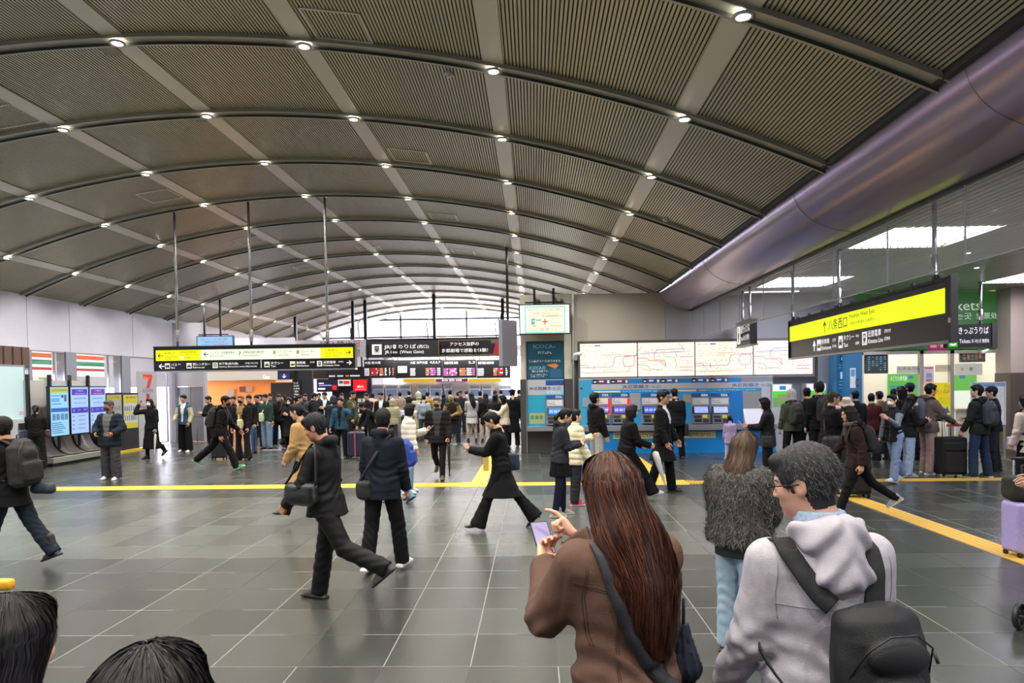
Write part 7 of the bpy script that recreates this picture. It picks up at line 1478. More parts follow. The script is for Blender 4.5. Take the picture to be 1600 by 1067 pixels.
# walking man in black
t, P = person(514, 942, 1.71, 78, 'man in a black hooded jacket striding left, head bowed, nearest walker', '#131315', '#101012', 'side', '#17171a', 'jacket', 'straight', ('dress', '#2a2a2c', '#161616'),
    Pose(lean=4, arms=((14, 16, 30, 8), (2, 10, 14, 0)), head=(8, 20, 0), legs=((-30, 38, 2, -40), (12, 2, 3, 2))), hood=True, hands=('grip', 'relax'), skin='#b98468', rough=.6)
def bag_at(t, P, label, c, sz, col, name='shoulder_bag', rough=.35, strap_pts=None, handle=True):
    c = np.array(c, float); M0 = WM[t.name] @ Matrix.Translation(c); o = bpy.data.objects.new(name, None); COL.objects.link(o); o.matrix_world = M0; WM[o.name] = M0; tag(o, label, 'bag')
    B = Field([-v-.05 for v in sz], [v+.05 for v in sz], .009); B.rbox((0, 0, 0), sz, min(sz)*.85, k=0); B.ell((0, 0, -sz[2]*.25), (sz[0]*1.08, sz[1]*1.05, sz[2]*.75), .02); B.warp(lambda x, y, z: .006*vnoise(x*26, y*20, z*26, 2)); v, q = B.mesh(); obj_of('bag_body', npmesh('bag_body', v, q, [mat(col, rough, spec=.6, bump=.4, bscale=60)]), o)
    if handle:
        m = mat(col, rough); mb = MB(); mb.tube([(-sz[0]*.0, -sz[1]*.9, sz[2]*.6), (0, 0, sz[2]*1.02), (0, sz[1]*.9, sz[2]*.6)], .009, m, 6); x = mb.build('flap_edge', None, local=True); x.parent = o
    if strap_pts is not None:
        x = ribbon([Vector(np.array(p)-c) for p in strap_pts], .035, .006, mat('#0e0e10', .6), (1, 0, 0)).build('strap', None, local=True); x.parent = o
    return o
bag_at(t, P, 'shiny black leather bag hanging at the nearest striding man\'s side', P.pel+np.array((-.25, .10, .10)), (.06, .15, .10), '#0b0b0c', strap_pts=[P.pel+np.array((-.27, .24, .18)), P.sh[0]+np.array((-.05, .05, .0)), P.sh[0]+P.T*.09+P.X*.03, P.sh[0]+np.array((-.06, -.06, .0)), P.pel+np.array((-.27, -.05, .18))])
# man in navy walking away
t, P = person(600, 893, 1.67, -12, 'man in a dark navy jacket seen from behind with white trainers', '#171a26', '#121214', 'short', '#0e0e10', 'jacket', 'straight', ('sneaker', '#d2d2cf', '#e6e6e2'),
    Pose(lean=4, arms=((6, 12, 14, 0), (6, 8, 10, 0)), head=(10, 4, 0), legs=((-6, 12, 3, -14), (12, 4, 6, 4))), hood=True, hem=-.16, skin='#c08a6e', build=1.03)
bag_at(t, P, 'small black pouch at the left hip of the man in navy', P.pel+np.array((-.15, -.13, -.06)), (.085, .05, .10), '#121214', rough=.7, strap_pts=[P.pel+np.array((-.2, -.13, .02)), P.pel+P.T*.25+np.array((-.05, -.16, 0)), P.neck+np.array((.08, -.07, -.02)), P.neck+np.array((.1, .0, .0))])
# woman in beige trench behind him
t, P = person(480, 815, 1.66, 84, 'woman in a beige trench coat walking left, half hidden by the striding man', '#b08a5c', '#121213', 'ponytail', '#141012', 'trench', 'straight', ('heel', '#0c0c0c', '#0c0c0c'),
    walk(22, -8, 14, lean=8, head=(0, 16, 0), arms=((6, 6, 30, 10), (4, 6, 20, 0))), fem=True, hem=-.42)
# person with the blue rucksack
t, P = person(620, 787, 1.22, 85, 'child in jeans hidden behind the man in navy, carrying the blue rucksack', '#28324a', '#6fa0c4', 'short', '#0e0e10', 'jacket', 'straight', ('sneaker', '#2a3550', '#18202c'), walk(10, -14, 18, lean=10))
backpack(t, P, 'bulging blue rucksack with yellow straps and an orange tag', '#1c3f9a', .19, .33, .17, strap='#d9b23a', lower=.08)
o = bpy.data.objects['backpack']; mb = MB(); mb.box(-.16, -.10, -.34, -.31, -.08, .0, mat('#e0703a', .5)); x = mb.build('luggage_tag', None, local=True); x.parent = o
# white puffer woman
t, P = person(640, 770, 1.60, -72, 'woman in a white puffer jacket and mask looking right with a phone', '#ddd8cc', '#7f9cc0', 'bob', '#120f10', 'puffer', 'straight', whS, stand(head=(-8, 4, 0), arms=PHL), fem=True, mask='#efe9e0', hands=('phone', 'relax'))
phone(t, P, 0, 'phone in the hand of the woman in the white puffer')
bag_at(t, P, 'small bag with a dark strap across the white puffer', P.pel+np.array((.16, -.12, .02)), (.04, .09, .07), '#2a2422', strap_pts=[P.pel+np.array((.17, -.05, .08)), P.pel+P.T*.25+np.array((.0, .16, 0)), P.neck+np.array((-.09, .06, -.02)), P.neck+np.array((-.1, -.04, -.0))])
# older man in black puffer
t, P = person(686, 748, 1.71, 178, 'older grey-haired man in a black puffer and dark mask walking towards the viewer', '#151517', '#121214', 'side', '#5a5a5c', 'puffer', 'slim', ('dress', '#4a3a20', '#8a6a2c'),
    Pose(lean=3, arms=((8, 10, 20, 0), (-10, 10, 14, 0)), head=(-6, 6, 0), legs=((16, 4, 2, 6), (-16, 40, 2, -36))), mask='#1c1c20', hands=('grip', 'relax'), inner='#3a3a40', hem=-.16)
umbrella(t, P, 0, 'closed black umbrella held by the older man in the puffer', '#141416', .8, -.1)
# woman in black coat walking left with phone
t, P = person(785, 826, 1.63, 86, 'woman in a belted black coat and heels striding left, reading a phone', '#0f0f12', '#0e0e10', 'bun', '#130f10', 'coat', 'flare', ('heel', '#0c0c0d', '#0c0c0d'),
    Pose(lean=7, arms=(('ik', -.05, .42, 1.12), ('ik', .05, .40, 1.10)), head=(0, 24, 0), legs=((25, 4, 2, 8), (-27, 12, 2, -34))), fem=True, hem=-.42, hands=('phone', 'point'), skin='#d3a88c')
phone(t, P, 0, 'phone held low by the woman in the belted black coat')
tote(t, P, 'navy slouchy shoulder bag on the woman in the belted black coat', 1, '#262c40', (.12, .045, .12), .04, -.12, '#4a5068', .14, False)
mb = MB(); q = P.wr[0]+np.array((-.02, .0, -.2)); o = carried('paper_sheet', t, 'folded yellow sheet carried by the woman in the belted black coat', 'paper', tuple(P.pel+np.array((-.2, .19, .06)))); mb.box(-.005, .005, -.04, .04, -.1, .1, mat('#c9a84a', .7)); x = mb.build('sheet', None, local=True, bevel=.003); x.parent = o
# schoolgirl
t, P = person(876, 806, 1.58, -82, 'schoolgirl in a grey hoodie and pleated skirt over track trousers, looking at a phone', '#2b2d33', '#0f0f14', 'ponytail', '#0f0d10', 'hoodie', 'skirt', ('sneaker', '#8d8a80', '#dcdad2'),
    Pose(lean=4, arms=(('ik', -.05, .33, 1.14), ('ik', .06, .31, 1.13)), head=(0, 26, 0), legs=((7, 6, 3, 0), (-5, 5, 3, 0))), fem=True, hood=True, vest='#14182a', hands=('phone', 'point'), hem=-.08)
phone(t, P, 1, 'phone held by the schoolgirl in the grey hoodie')
mb = MB()
o = P
# boy in cream puffer
t, P = person(900, 788, 1.50, -74, 'boy in a cream puffer jacket looking up to the right, behind the schoolgirl', '#e3dcb8', '#2a2a30', 'short', '#141012', 'puffer', 'straight', ('sneaker', '#c03050', '#e8e8e8'), stand(head=(0, -8, 0), arms=((30, 8, 80, 20), (8, 8, 20, 0))), hem=-.2, skin='#d9a888')
# man in black, looking up at maps
t, P = person(933, 748, 1.72, -62, 'man in a short black jacket and light grey trousers looking up at the fare maps', '#111114', '#9a9ca2', 'side', '#121014', 'blouson', 'straight', whS, stand(head=(10, -12, 0), lean=-2), hood=True)
# woman in long black coat
t, P = person(980, 782, 1.60, -80, 'woman in a long loose black coat with a white shoe stepping forward, walking right', '#0c0c0e', '#0e0e10', 'bob', '#1c1212', 'coat', 'flare', ('sneaker', '#cfcfcb', '#e2e2de'),
    Pose(lean=8, arms=((12, 8, 56, 14), (16, 8, 60, 10)), head=(-4, 2, 0), legs=((-18, 20, 2, -26), (38, 14, 2, 14))), fem=True, hem=-.5, build=1.12, hands=('grip', 'grip'))
umbrella(t, P, 1, 'white transparent umbrella held in front by the woman in the long coat', '#c9cbcc', .8, .3, .055)
# man in black coat with glasses
t, P = person(1036, 771, 1.77, -118, 'man in glasses with a black overcoat and tie, walking right beside the woman in black', '#0d0d0f', '#0e0e10', 'side', '#100e10', 'coat', 'straight', drs,
    Pose(lean=1, arms=((10, 8, 20, 6), (6, 8, 18, 0)), head=(-4, 0, 0), legs=((10, 4, 3, 4), (-8, 12, 3, -12))), glasses=True, inner='#cfd3d8', hem=-.38, build=1.05, skin='#c38e72')
# customer at the machines
t, P = person(1056, 716, 1.74, 10, 'person in a dark puffer and black cap at the ticket machines, seen from behind', '#17171c', '#101012', 'short', '#0c0c0e', 'puffer', 'straight', blkS, stand(head=(0, 12, 0), arms=(('ik', -.15, .36, 1.1), (4, 8, 14, 0))), hat=('cap', '#111114'), hem=-.12)
bag_at(t, P, 'black carry bag hanging beside the customer in the dark puffer', P.pel+np.array((.24, .0, -.22)), (.05, .15, .15), '#121216', 'handbag', .6)
# little girl
t, P = person(1141, 717, 1.06, 6, 'little girl in a lavender coat with pigtails, seen from behind', '#b3a0c6', '#c8b8d0', 'pigtails', '#15101a', 'coat', 'slim', ('sneaker', '#c8b0c8', '#e8e0e8'), stand(w=6, head=(-12, 6, 0)), hem=-.3, fem=True, build=1.25)
# right group
t, P = person(1200, 752, 1.60, 72, 'woman in a charcoal vest coat holding a paper, left end of the queue', '#26272b', '#15151a', 'bob', '#0e0c0e', 'coat', 'straight', blkS, stand(head=(0, 14, 0), arms=(('ik', -.05, .36, 1.12), ('ik', .05, .34, 1.1))), fem=True, hem=-.2, hands=('phone', 'phone'), build=1.08, vest='#1a1b1f')
o = carried('paper_sheet', t, 'white sheet in the hands of the woman at the left end of the queue', 'paper', tuple(P.wr[0]+P.hd[0]*.1+np.array((.03, .03, .02))), 0, -.7); mb = MB(); mb.box(-.08, .08, -.002, .002, -.05, .13, mat('#dcdce4', .6)); x = mb.build('sheet', None, local=True); x.parent = o
bag_at(t, P, 'black and white dotted bag beside the woman with the paper', P.pel+np.array((-.2, .0, -.1)), (.05, .13, .12), '#1c1c1e', 'shoulder_bag', .7)
t, P = person(1238, 730, 1.70, 8, 'traveller in an olive jacket with a grey hood up near the green machines', '#4a5040', '#15151a', None, '#111', 'jacket', 'straight', blkS, stand(), hat=('hoodup', '#a8a8ac'))
backpack(t, P, 'dark olive backpack on the hooded traveller', '#2f3330', .16, .24, .1)
t, P = person(1262, 728, 1.74, -10, 'man in a black jacket just left of the curly-haired man, seen from behind', '#17171b', '#15151a', 'short', '#0e0e10', 'jacket', 'straight', blkS, stand())
t, P = person(1282, 736, 1.86, 5, 'tall man with tousled curly hair in black, seen from behind', '#121216', '#0f0f12', 'curly', '#120f10', 'jacket', 'straight', blkS, stand(), build=1.08)
backpack(t, P, 'black backpack on the tall curly-haired man', '#101014', .16, .25, .1)
t, P = person(1296, 770, 1.72, -88, 'balding older man in glasses and a black jacket facing right', '#101014', '#0f0f12', 'balding', '#3c3a3a', 'jacket', 'straight', blkS, stand(head=(-4, 4, 0), lean=5, arms=((20, 8, 60, 6), (30, 8, 60, 0)), ), glasses=True, skin='#c99a80', build=1.1)
bag_at(t, P, 'large black duffel bag slung from the balding man\'s shoulder', P.pel+np.array((.24, -.02, -.06)), (.09, .2, .12), '#0e0e12', 'duffel_bag', .6, [P.pel+np.array((.26, .2, .12)), P.sh[0]+P.T*.1-np.array((0, -.03, 0)), P.sh[0]+P.T*.1+np.array((0, -.05, 0)), P.pel+np.array((.26, -.2, .12))])
g_ = ground(1338, 776); suitcase(g_.x, g_.y, 0, 'dark upright suitcase beside the balding man', '#101014', .2, .13, .4, True)
t, P = person(1305, 748, 1.62, -70, 'woman with a topknot and a fluffy pink scarf behind the balding man', '#151518', '#0f0f12', 'bun', '#140f10', 'coat', 'straight', blkS, stand(head=(-4, 8, 0), arms=PH), fem=True, scarf='#c49a9c', hem=-.3)
t, P = person(1323, 756, 1.58, 150, 'woman in a beige bucket hat among the queue', '#1b1b20', '#101014', 'mid', '#140f10', 'coat', 'straight', blkS, stand(head=(10, 16, 0), arms=PH), fem=True, hat=('bucket', '#a89a86'), hem=-.3)
t, P = person(1340, 808, 1.60, 84, 'woman in a brown hooded jacket striding left, in front of the queue', '#2a1c1b', '#0d0d0f', 'bob', '#1b1212', 'jacket', 'slim', ('sneaker', '#8f8c90', '#cfccca'),
    Pose(lean=9, arms=((-14, 10, 20, 0), (22, 8, 26, 0)), head=(4, 6, 0), legs=((24, 6, 2, 10), (-34, 22, 2, -34))), fem=True, hood=True, scarf='#5a5048', hem=-.14, skin='#c8967c')
backpack(t, P, 'black backpack with a gold charm on the woman in the brown jacket', '#121215', .13, .2, .09)
t, P = person(1398, 754, 1.62, 110, 'woman in a white mask with a dark vest over grey sleeves, facing the queue', '#191b20', '#8094b4', 'ponytail', '#0f0d10', 'sweater', 'straight', ('sneaker', '#c8c8c8', '#e0e0e0'), walk(12, -14, 16, head=(10, 4, 0), arms=((30, 10, 95, 10), (0, 12, 12, 0)), lean=5), fem=True, mask='#e6e6ea', vest='#6f747c', hem=-.14)
bag_at(t, P, 'dark bag held low by the woman in the grey-sleeved vest', P.wr[1]+np.array((0, 0, -.2)), (.05, .12, .13), '#1d1f24', 'handbag', .7)
t, P = person(1420, 744, 1.60, -95, 'long-haired woman in a black cardigan and jeans left of the man in beige trousers', '#141417', '#8ca0bc', 'long', '#0e0b0d', 'jacket', 'straight', ('sneaker', '#8a8a8c', '#b8b8b8'), stand(head=(-4, 20, 0), arms=PH), fem=True, mask='#d8d8dc', inner='#9a8c7c', hem=-.1)
t, P = person(1450, 741, 1.80, -86, 'man in a grey and black jacket and beige trousers at the black suitcase', '#5c554f', '#9c8880', 'side', '#101012', 'jacket', 'straight', ('sneaker', '#cfccc8', '#e4e4e2'), stand(head=(-2, 4, 0), arms=((24, 8, 50, 6), (30, 8, 30, 10)), lean=3), glasses=True, skin='#c58e72', build=1.12, hood=True)
backpack(t, P, 'grey backpack on the man in beige trousers', '#4a4c54', .15, .24, .09)
g_ = ground(1484, 744); suitcase(g_.x, g_.y, 0, 'large black soft suitcase between the two men facing each other', '#0b0b0d', .24, .18, .36, True)
t, P = person(1530, 746, 1.77, 30, 'man in a dark green jacket and blue jeans beside the white standing board', '#1f2620', '#26364f', 'short', '#0c0c0e', 'jacket', 'straight', ('sneaker', '#202830', '#dcdcd8'), stand(head=(20, 0, 0), arms=((8, 8, 20, 0), (20, 12, 60, 0)), w=7), hood=True, hat=('beanie', '#16181c') if 0 else None)
backpack(t, P, 'grey backpack on the man in the dark green jacket', '#30343c', .15, .23, .09)
t, P = person(1553, 736, 1.72, 60, 'person in a dark jacket behind the man in the dark green jacket', '#17171c', '#22262e', 'short', '#0c0c0e', 'jacket', 'straight', blkS, stand(), hat=('cap', '#14181f'))
bag_at(t, P, 'white plastic shopping bag left of the big black backpack', P.pel+np.array((-.1, -.3, -.35)), (.07, .12, .14), '#d4d4d8', 'plastic_bag', .4)
t, P = person(1606, 772, 1.62, 20, 'long-haired woman in a cream coat at the right edge of the view', '#cfc0b0', '#15151a', 'long', '#0e0b0d', 'coat', 'straight', blkS, stand(), fem=True, hem=-.2)
backpack(t, P, 'big rounded black backpack at the right edge beside the cream coat', '#0f0f12', .19, .26, .13)
# people around the service counters
for (px, py, H, f, lab, top, bot, hr, fem, st_) in (
    (1376, 718, 1.62, 10, 'person in a tan jacket inside the queue lane, seen from behind', '#6a5a4a', '#2a2a30', 'bun', True, 'jacket'),
    (1362, 722, 1.58, -20, 'person with a red scarf behind the woman in brown', '#4a2022', '#1a1a1e', 'short', False, 'jacket'),
    (1396, 716, 1.66, -60, 'person in a grey coat beyond the masked woman', '#3c3e44', '#1a1a1e', 'short', False, 'coat'),
    (1412, 724, 1.74, 30, 'person in a black jacket with a yellow collar line near the green board', '#15171a', '#1a1a1e', 'mid', True, 'jacket'),
    (1424, 716, 1.80, 15, 'person in a dark cap before the service counter', '#2a3038', '#1c1c22', 'short', False, 'jacket'),
    (1338, 724, 1.66, 0, 'dark-haired person behind the bucket hat woman', '#1b1b1f', '#15151a', 'short', False, 'coat')):
    person(px, py, H, f, lab, top, bot, hr, '#110e10', st_, 'straight', blkS, stand(), fem=fem, hat=('cap', '#20242c') if 'cap before' in lab else None)
# ---- left side
t, P = person(58, 733, 1.58, 28, 'woman with a low ponytail and short black jacket by the pale advert screen', '#141416', '#101012', 'ponytail', '#151012', 'blouson', 'wide', blkS, stand(head=(0, 14, 0), arms=PH), fem=True)
umbrella(t, P, 1, 'pale folded umbrella beside the ponytailed woman', '#b8b4a4', .8, .05, .045)
bag_at(t, P, 'dark red handbag on the arm of the ponytailed woman', P.pel+np.array((.24, .1, .02)), (.05, .13, .1), '#4a2028', 'handbag', .5)
t, P = person(18, 888, 1.66, 84, 'man in a black cap and coat at the left edge wearing a big backpack', '#101012', '#1c2430', 'short', '#0c0c0e', 'jacket', 'straight', ('boot', '#141416', '#101012'),
    Pose(lean=4, arms=((14, 8, 80, 10), (26, 8, 78, 14)), head=(0, 4, 0), legs=((16, 4, 3, 8), (-24, 14, 3, -20))), hat=('cap', '#121214'), hem=-.2, build=1.1, hands=('grip', 'grip'), skin='#c08a5c')
backpack(t, P, 'large worn black backpack on the man at the left edge', '#151517', .17, .27, .11)
bag_at(t, P, 'crumpled dark blue bag hanging behind the man at the left edge', P.pel+np.array((.1, -.34, -.02)), (.07, .13, .06), '#1c2232', 'cloth_bag', .7)
t, P = person(174, 749, 1.70, 182, 'man in a navy puffer, grey jumper and dark mask standing alone', '#1a2430', '#3c3c40', 'side', '#4c4644', 'puffer', 'wide', ('sneaker', '#d6d6d2', '#e8e8e4'), stand(head=(-16, 4, 0), arms=((6, 26, 55, 35), (6, 26, 55, 35)), lean=-1, w=4), mask='#34343e', inner='#5f625f', hem=-.2, build=1.05, skin='#a87454')
t, P = person(238, 716, 1.67, 168, 'woman in a white mask touching her hair, long black skirt, mid-step', '#131315', '#0e0e10', 'mid', '#140f10', 'jacket', 'longskirt', boot, Pose(lean=2, arms=((4, 8, 10, 0), (80, 30, 125, 20)), head=(10, 2, 6), legs=((-10, 34, 2, -30), (6, 3, 2, 0))), fem=True, mask='#e4e4e6', hood=True)
umbrella(t, P, 0, 'white patterned umbrella held by the woman in the long black skirt', '#c8c8c8', .75, .1)
t, P = person(290, 706, 1.74, 176, 'young man in a blue and cream varsity jacket and white hoodie', '#2f4a5c', '#131316', 'side', '#0e0e10', 'jacket', 'wide', ('sneaker', '#d8d8d6', '#e8e8e6'), stand(head=(0, 2, 0), arms=((4, 14, 24, 10), (10, 14, 50, 20))), inner='#d4d6d8', vest='#a9a384', hood=True, skin='#c9967a')
t, P = person(346, 734, 1.82, -82, 'man in black with green trainers striding right', '#0e0e11', '#0d0d10', 'short', '#0c0b0d', 'jacket', 'straight', ('sneaker', '#1c8a4a', '#e4e8e4'),
    Pose(lean=10, arms=((20, 8, 30, 0), (-6, 8, 10, 0)), head=(-10, 4, 0), legs=((-36, 14, 3, -34), (30, 10, 3, 22))), mask='#15151a', hood=True, build=1.05, skin='#b98468')
backpack(t, P, 'black backpack on the man in green trainers', '#121216', .15, .24, .1)
t, P = person(380, 719, 1.74, 174, 'blond person in a black puffer and black mask with a cream crossbody bag', '#121216', '#1c1c20', 'short', '#8a6038', 'puffer', 'flare', blkS, stand(head=(4, 4, 0), w=6), mask='#101014', inner='#8c7448', skin='#cfa284')
tote(t, P, 'large cream crossbody bag on the blond person', -1, '#d4cfa4', (.16, .05, .13), .04, .14, '#d4cfa4', .05, True)
g_ = ground(343, 718); suitcase(g_.x, g_.y, 0, 'dark suitcase behind the striding man in green trainers', '#1a1b20', .19, .12, .26)
# ---- crowd before the gates
C = [
 (330, 700, 1.68, 150, '#131316', '#1a1a1f', 'short', 'jacket', 0, 'person in black partly hidden behind the striding man in green trainers'),
 (367, 700, 1.66, -160, '#1a1a1e', '#1a1a1f', 'short', 'jacket', 0, 'dark-clothed person just behind the blond person'),
 (392, 708, 1.72, 172, '#101013', '#3c5c8c', 'side', 'jacket', 0, 'young man in a black hoodie and blue jeans right of the blond person'),
 (404, 700, 1.70, -172, '#17171b', '#22242a', 'short', 'jacket', 0, 'person in black between the blue jeans man and the cream tote carrier'),
 (417, 699, 1.72, 165, '#223a34', '#7b94a8', 'side', 'blouson', 0, 'young man in a green and black jacket with a cream tote and pale jeans'),
 (437, 698, 1.72, -150, '#0f0f12', '#15151a', 'short', 'jacket', 0, 'person in black with a white strap across the chest near the blue gate'),
 (454, 703, 1.62, 178, '#1a181c', '#101014', 'mid', 'coat', 1, 'woman in a dark coat and pale mask left of the long black coat man'),
 (466, 701, 1.72, -84, '#151519', '#0e0e12', 'short', 'coat', 0, 'man in a long black coat walking right past the gates'),
 (490, 694, 1.72, -70, '#1a1c24', '#14141a', 'short', 'puffer', 0, 'man in a dark puffer with a backpack facing right'),
 (510, 690, 1.74, 176, '#1b1d24', '#15151a', 'side', 'jacket', 0, 'man in a dark suit jacket and open pale shirt'),
 (521, 700, 1.62, -20, '#1e2333', '#14141a', 'hood', 'puffer', 0, 'person in a navy hooded puffer seen from behind'),
 (550, 698, 1.78, -100, '#4a4c30', '#2a2a24', 'buzz', 'jacket', 0, 'stocky man in an olive jacket looking right'),
 (575, 690, 1.68, 170, '#15151a', '#15151a', 'short', 'jacket', 0, 'person in black right of the olive jacket man'),
 (588, 700, 1.60, 130, '#121216', '#15151a', 'curly', 'coat', 1, 'person bending forward in black beside the steel gate'),
 (598, 698, 1.74, 172, '#111115', '#15151a', 'short', 'coat', 0, 'young man in an open black coat over a white shirt'),
 (611, 678, 1.62, -160, '#8a6a60', '#3a3a40', 'long', 'jacket', 1, 'long-haired woman in dusty pink behind the gates'),
 (626, 676, 1.66, 10, '#8c7c6c', '#3a3a40', 'short', 'coat', 0, 'person in a light brown coat with a dark strap, seen from behind'),
 (614, 696, 1.50, 8, '#9a9a78', '#3a3a40', 'hood', 'puffer', 1, 'short person in a pale green hooded jacket beside the steel gate'),
 (640, 680, 1.70, -8, '#15161a', '#1a1a20', 'short', 'jacket', 0, 'person in a black jacket with its back turned, behind the white puffer woman'),
 (655, 684, 1.68, 20, '#b0ac90', '#8c7848', 'hood', 'coat', 1, 'person in a pale khaki coat and tan trousers left of the older man'),
 (663, 690, 1.60, 5, '#a4aab4', '#3c4450', 'short', 'hoodie', 0, 'short person with a pale blue rucksack behind the older man'),
 (668, 678, 1.66, -30, '#a08438', '#3a3a40', 'short', 'jacket', 0, 'person in mustard partly behind the older man'),
 (653, 674, 1.70, 0, '#202228', '#202228', 'short', 'jacket', 0, 'dark-haired person at the gates above the pale khaki coat'),
 (684, 672, 1.66, 12, '#c4b48c', '#3a3a40', 'bob', 'coat', 1, 'person in a cream coat beyond the gates behind the older man'),
 (704, 680, 1.74, 5, '#202430', '#1c1e26', 'short', 'jacket', 0, 'tall person with a dark backpack right behind the bending traveller'),
 (694, 676, 1.60, -10, '#121216', '#1a1a20', 'mid', 'jacket', 1, 'person in black left of the bending traveller'),
 (721, 676, 1.70, 170, '#26262c', '#2a2a30', 'short', 'jacket', 0, 'man in glasses and a dark jacket right of the bending traveller'),
 (738, 690, 1.66, 12, '#a7a9ae', '#d6d4d2', 'long', 'hoodie', 1, 'long-haired woman in a grey hoodie and white pleated skirt'),
 (751, 676, 1.66, 0, '#2a2a30', '#2a2a30', 'short', 'jacket', 0, 'dark-haired person between the two long-haired women'),
 (760, 690, 1.64, 8, '#121216', '#15151a', 'long', 'jacket', 1, 'long-haired woman in a black jacket and short black skirt'),
 (774, 676, 1.68, -5, '#5a6478', '#2a2a30', 'short', 'jacket', 0, 'person in a slate blue jacket near the last gate'),
 (774, 696, 1.62, -20, '#17171b', '#15151a', 'mid', 'puffer', 1, 'person in a black hooded puffer left of the woman in the white coat'),
 (784, 674, 1.68, 10, '#4c5a3c', '#2a2a30', 'short', 'jacket', 0, 'person in a green jacket beyond the last gate'),
 (790, 706, 1.62, 100, '#d8d2bc', '#15151a', 'mid', 'jacket', 1, 'woman in a cream jacket holding a phone out, by the cream pillar'),
 (802, 698, 1.76, 8, '#101014', '#101014', 'short', 'coat', 0, 'uniformed man in a long black coat and cap next to the cream pillar'),
 (812, 672, 1.68, 0, '#2a2c34', '#2a2a30', 'short', 'jacket', 0, 'person at the gates half hidden by the cream pillar'),
 (730, 668, 1.66, 20, '#6a6a70', '#2a2a30', 'short', 'jacket', 0, 'person in grey far beyond the gates'),
 (716, 668, 1.64, -15, '#7a4a44', '#2a2a30', 'bob', 'jacket', 1, 'person in rust far beyond the gates'),
 (582, 676, 1.66, -5, '#c8a890', '#2a2a30', 'bob', 'jacket', 1, 'person in light peach at the far gates'),
 (536, 678, 1.66, 178, '#1c1c22', '#2a2a30', 'short', 'jacket', 0, 'person in dark clothes behind the denim jacket woman, left'),
 (500, 680, 1.68, -170, '#22242c', '#2a2a30', 'short', 'jacket', 0, 'person in a dark coat in the back row near the red screen'),
 (479, 682, 1.66, 170, '#2a2830', '#2a2a30', 'short', 'jacket', 0, 'person in the back row left of the violet advert screen'),
 (424, 684, 1.70, 175, '#2c3038', '#2a2a30', 'short', 'jacket', 0, 'person in the back row right of the orange shop'),
 (408, 684, 1.66, -175, '#c8a4a0', '#2a2a30', 'bob', 'jacket', 1, 'person in pale pink in the back row by the orange shop'),
 (446, 684, 1.64, 165, '#3c3a40', '#2a2a30', 'bob', 'jacket', 1, 'person in the back row behind the white-strap person'),
]
for i, (px, py, H, f, top, bot, hr, st_, fem, lab) in enumerate(C):
    kw = {}; ls = 'straight'; sh_ = blkS
    if 'skirt' in lab: ls = 'skirt'; kw['bare'] = True
    if 'mask' in lab: kw['mask'] = '#d8d4cc'
    if 'glasses' in lab: kw['glasses'] = True
    if 'white shirt' in lab or 'pale shirt' in lab: kw['inner'] = '#d8dade'
    if 'uniformed' in lab: kw['hat'] = ('uniform', '#15151a')
    if hr == 'hood': kw['hat'] = ('hoodup', top); hr = None
    pz = stand(head=((px*13) % 30-15, 4+(px*7) % 12, 0), w=4, arms=PH if i % 3 == 0 else None)
    if 'bending forward' in lab: pz = Pose(lean=48, arms=((40, 6, 20, 0), (46, 6, 20, 0)), head=(0, 10, 0))
    if 'walking right' in lab: pz = walk(24, -24, 20, lean=4); sh_ = drs
    if 'holding a phone out' in lab: pz = stand(arms=(('ik', -.05, .4, 1.22), (4, 8, 12, 0)), head=(0, 18, 0))
    t, P = person(px, py, H, f, lab, top, bot, hr, '#0f0d0f', st_, ls, sh_, pz, fem=bool(fem), **kw)
    if 'cream tote' in lab and 'young' in lab: tote(t, P, 'cream tote bag on the young man in the green and black jacket', 1, '#d0cdb0', (.16, .05, .14), .08, .12, '#d0cdb0', .03, True)
    if 'white strap' in lab: bag_at(t, P, 'black bag with a wide white strap near the blue gate', P.pel+np.array((.2, .02, .0)), (.05, .12, .09), '#1a1a1e', 'shoulder_bag', .6, [P.pel+np.array((.2, .08, .08)), P.pel+P.T*.25+np.array((.0, .17, 0)), P.neck+np.array((-.09, .06, -.02)), P.neck+np.array((-.1, -.04, -.0))])
    if 'with a backpack' in lab: backpack(t, P, 'black backpack on the man in the dark puffer facing right', '#15161a', .15, .23, .09)
    if 'pale blue rucksack' in lab: backpack(t, P, 'pale blue rucksack behind the older man in the puffer', '#8f9cb4', .14, .2, .08)
    if 'dark backpack' in lab: backpack(t, P, 'dark backpack on the tall person behind the bending traveller', '#1c2028', .16, .25, .1)
    if 'holding a phone out' in lab: phone(t, P, 0, 'phone held out by the woman in the cream jacket')
    if 'blue jeans right' in lab: umbrella(t, P, 0, 'long black umbrella beside the young man in blue jeans', '#101014', .85, .1, .03)
# woman in denim jacket with suitcase
t, P = person(534, 716, 1.62, 176, 'woman in a teal denim jacket with one hand behind her neck, facing the viewer', '#2c4c5e', '#121216', 'bun', '#110e10', 'jacket', 'straight', blkS, stand(head=(0, -4, 0), arms=((30, 50, 135, 10), (6, 14, 16, 0))), fem=True, inner='#101014', skin='#c38e72')
g_ = ground(557, 716); suitcase(g_.x, g_.y, 0, 'navy hard suitcase with a pink strap beside the denim jacket woman', '#20263c', .22, .14, .33, False, .05)
o = bpy.data.objects[[k for k in bpy.data.objects.keys() if k.startswith('suitcase')][-1]]; mb = MB(); mb.box(-.01, .02, -.15, .15, .05, .73, mat('#b8506c', .6)); x = mb.build('luggage_strap', None, local=True); x.parent = o
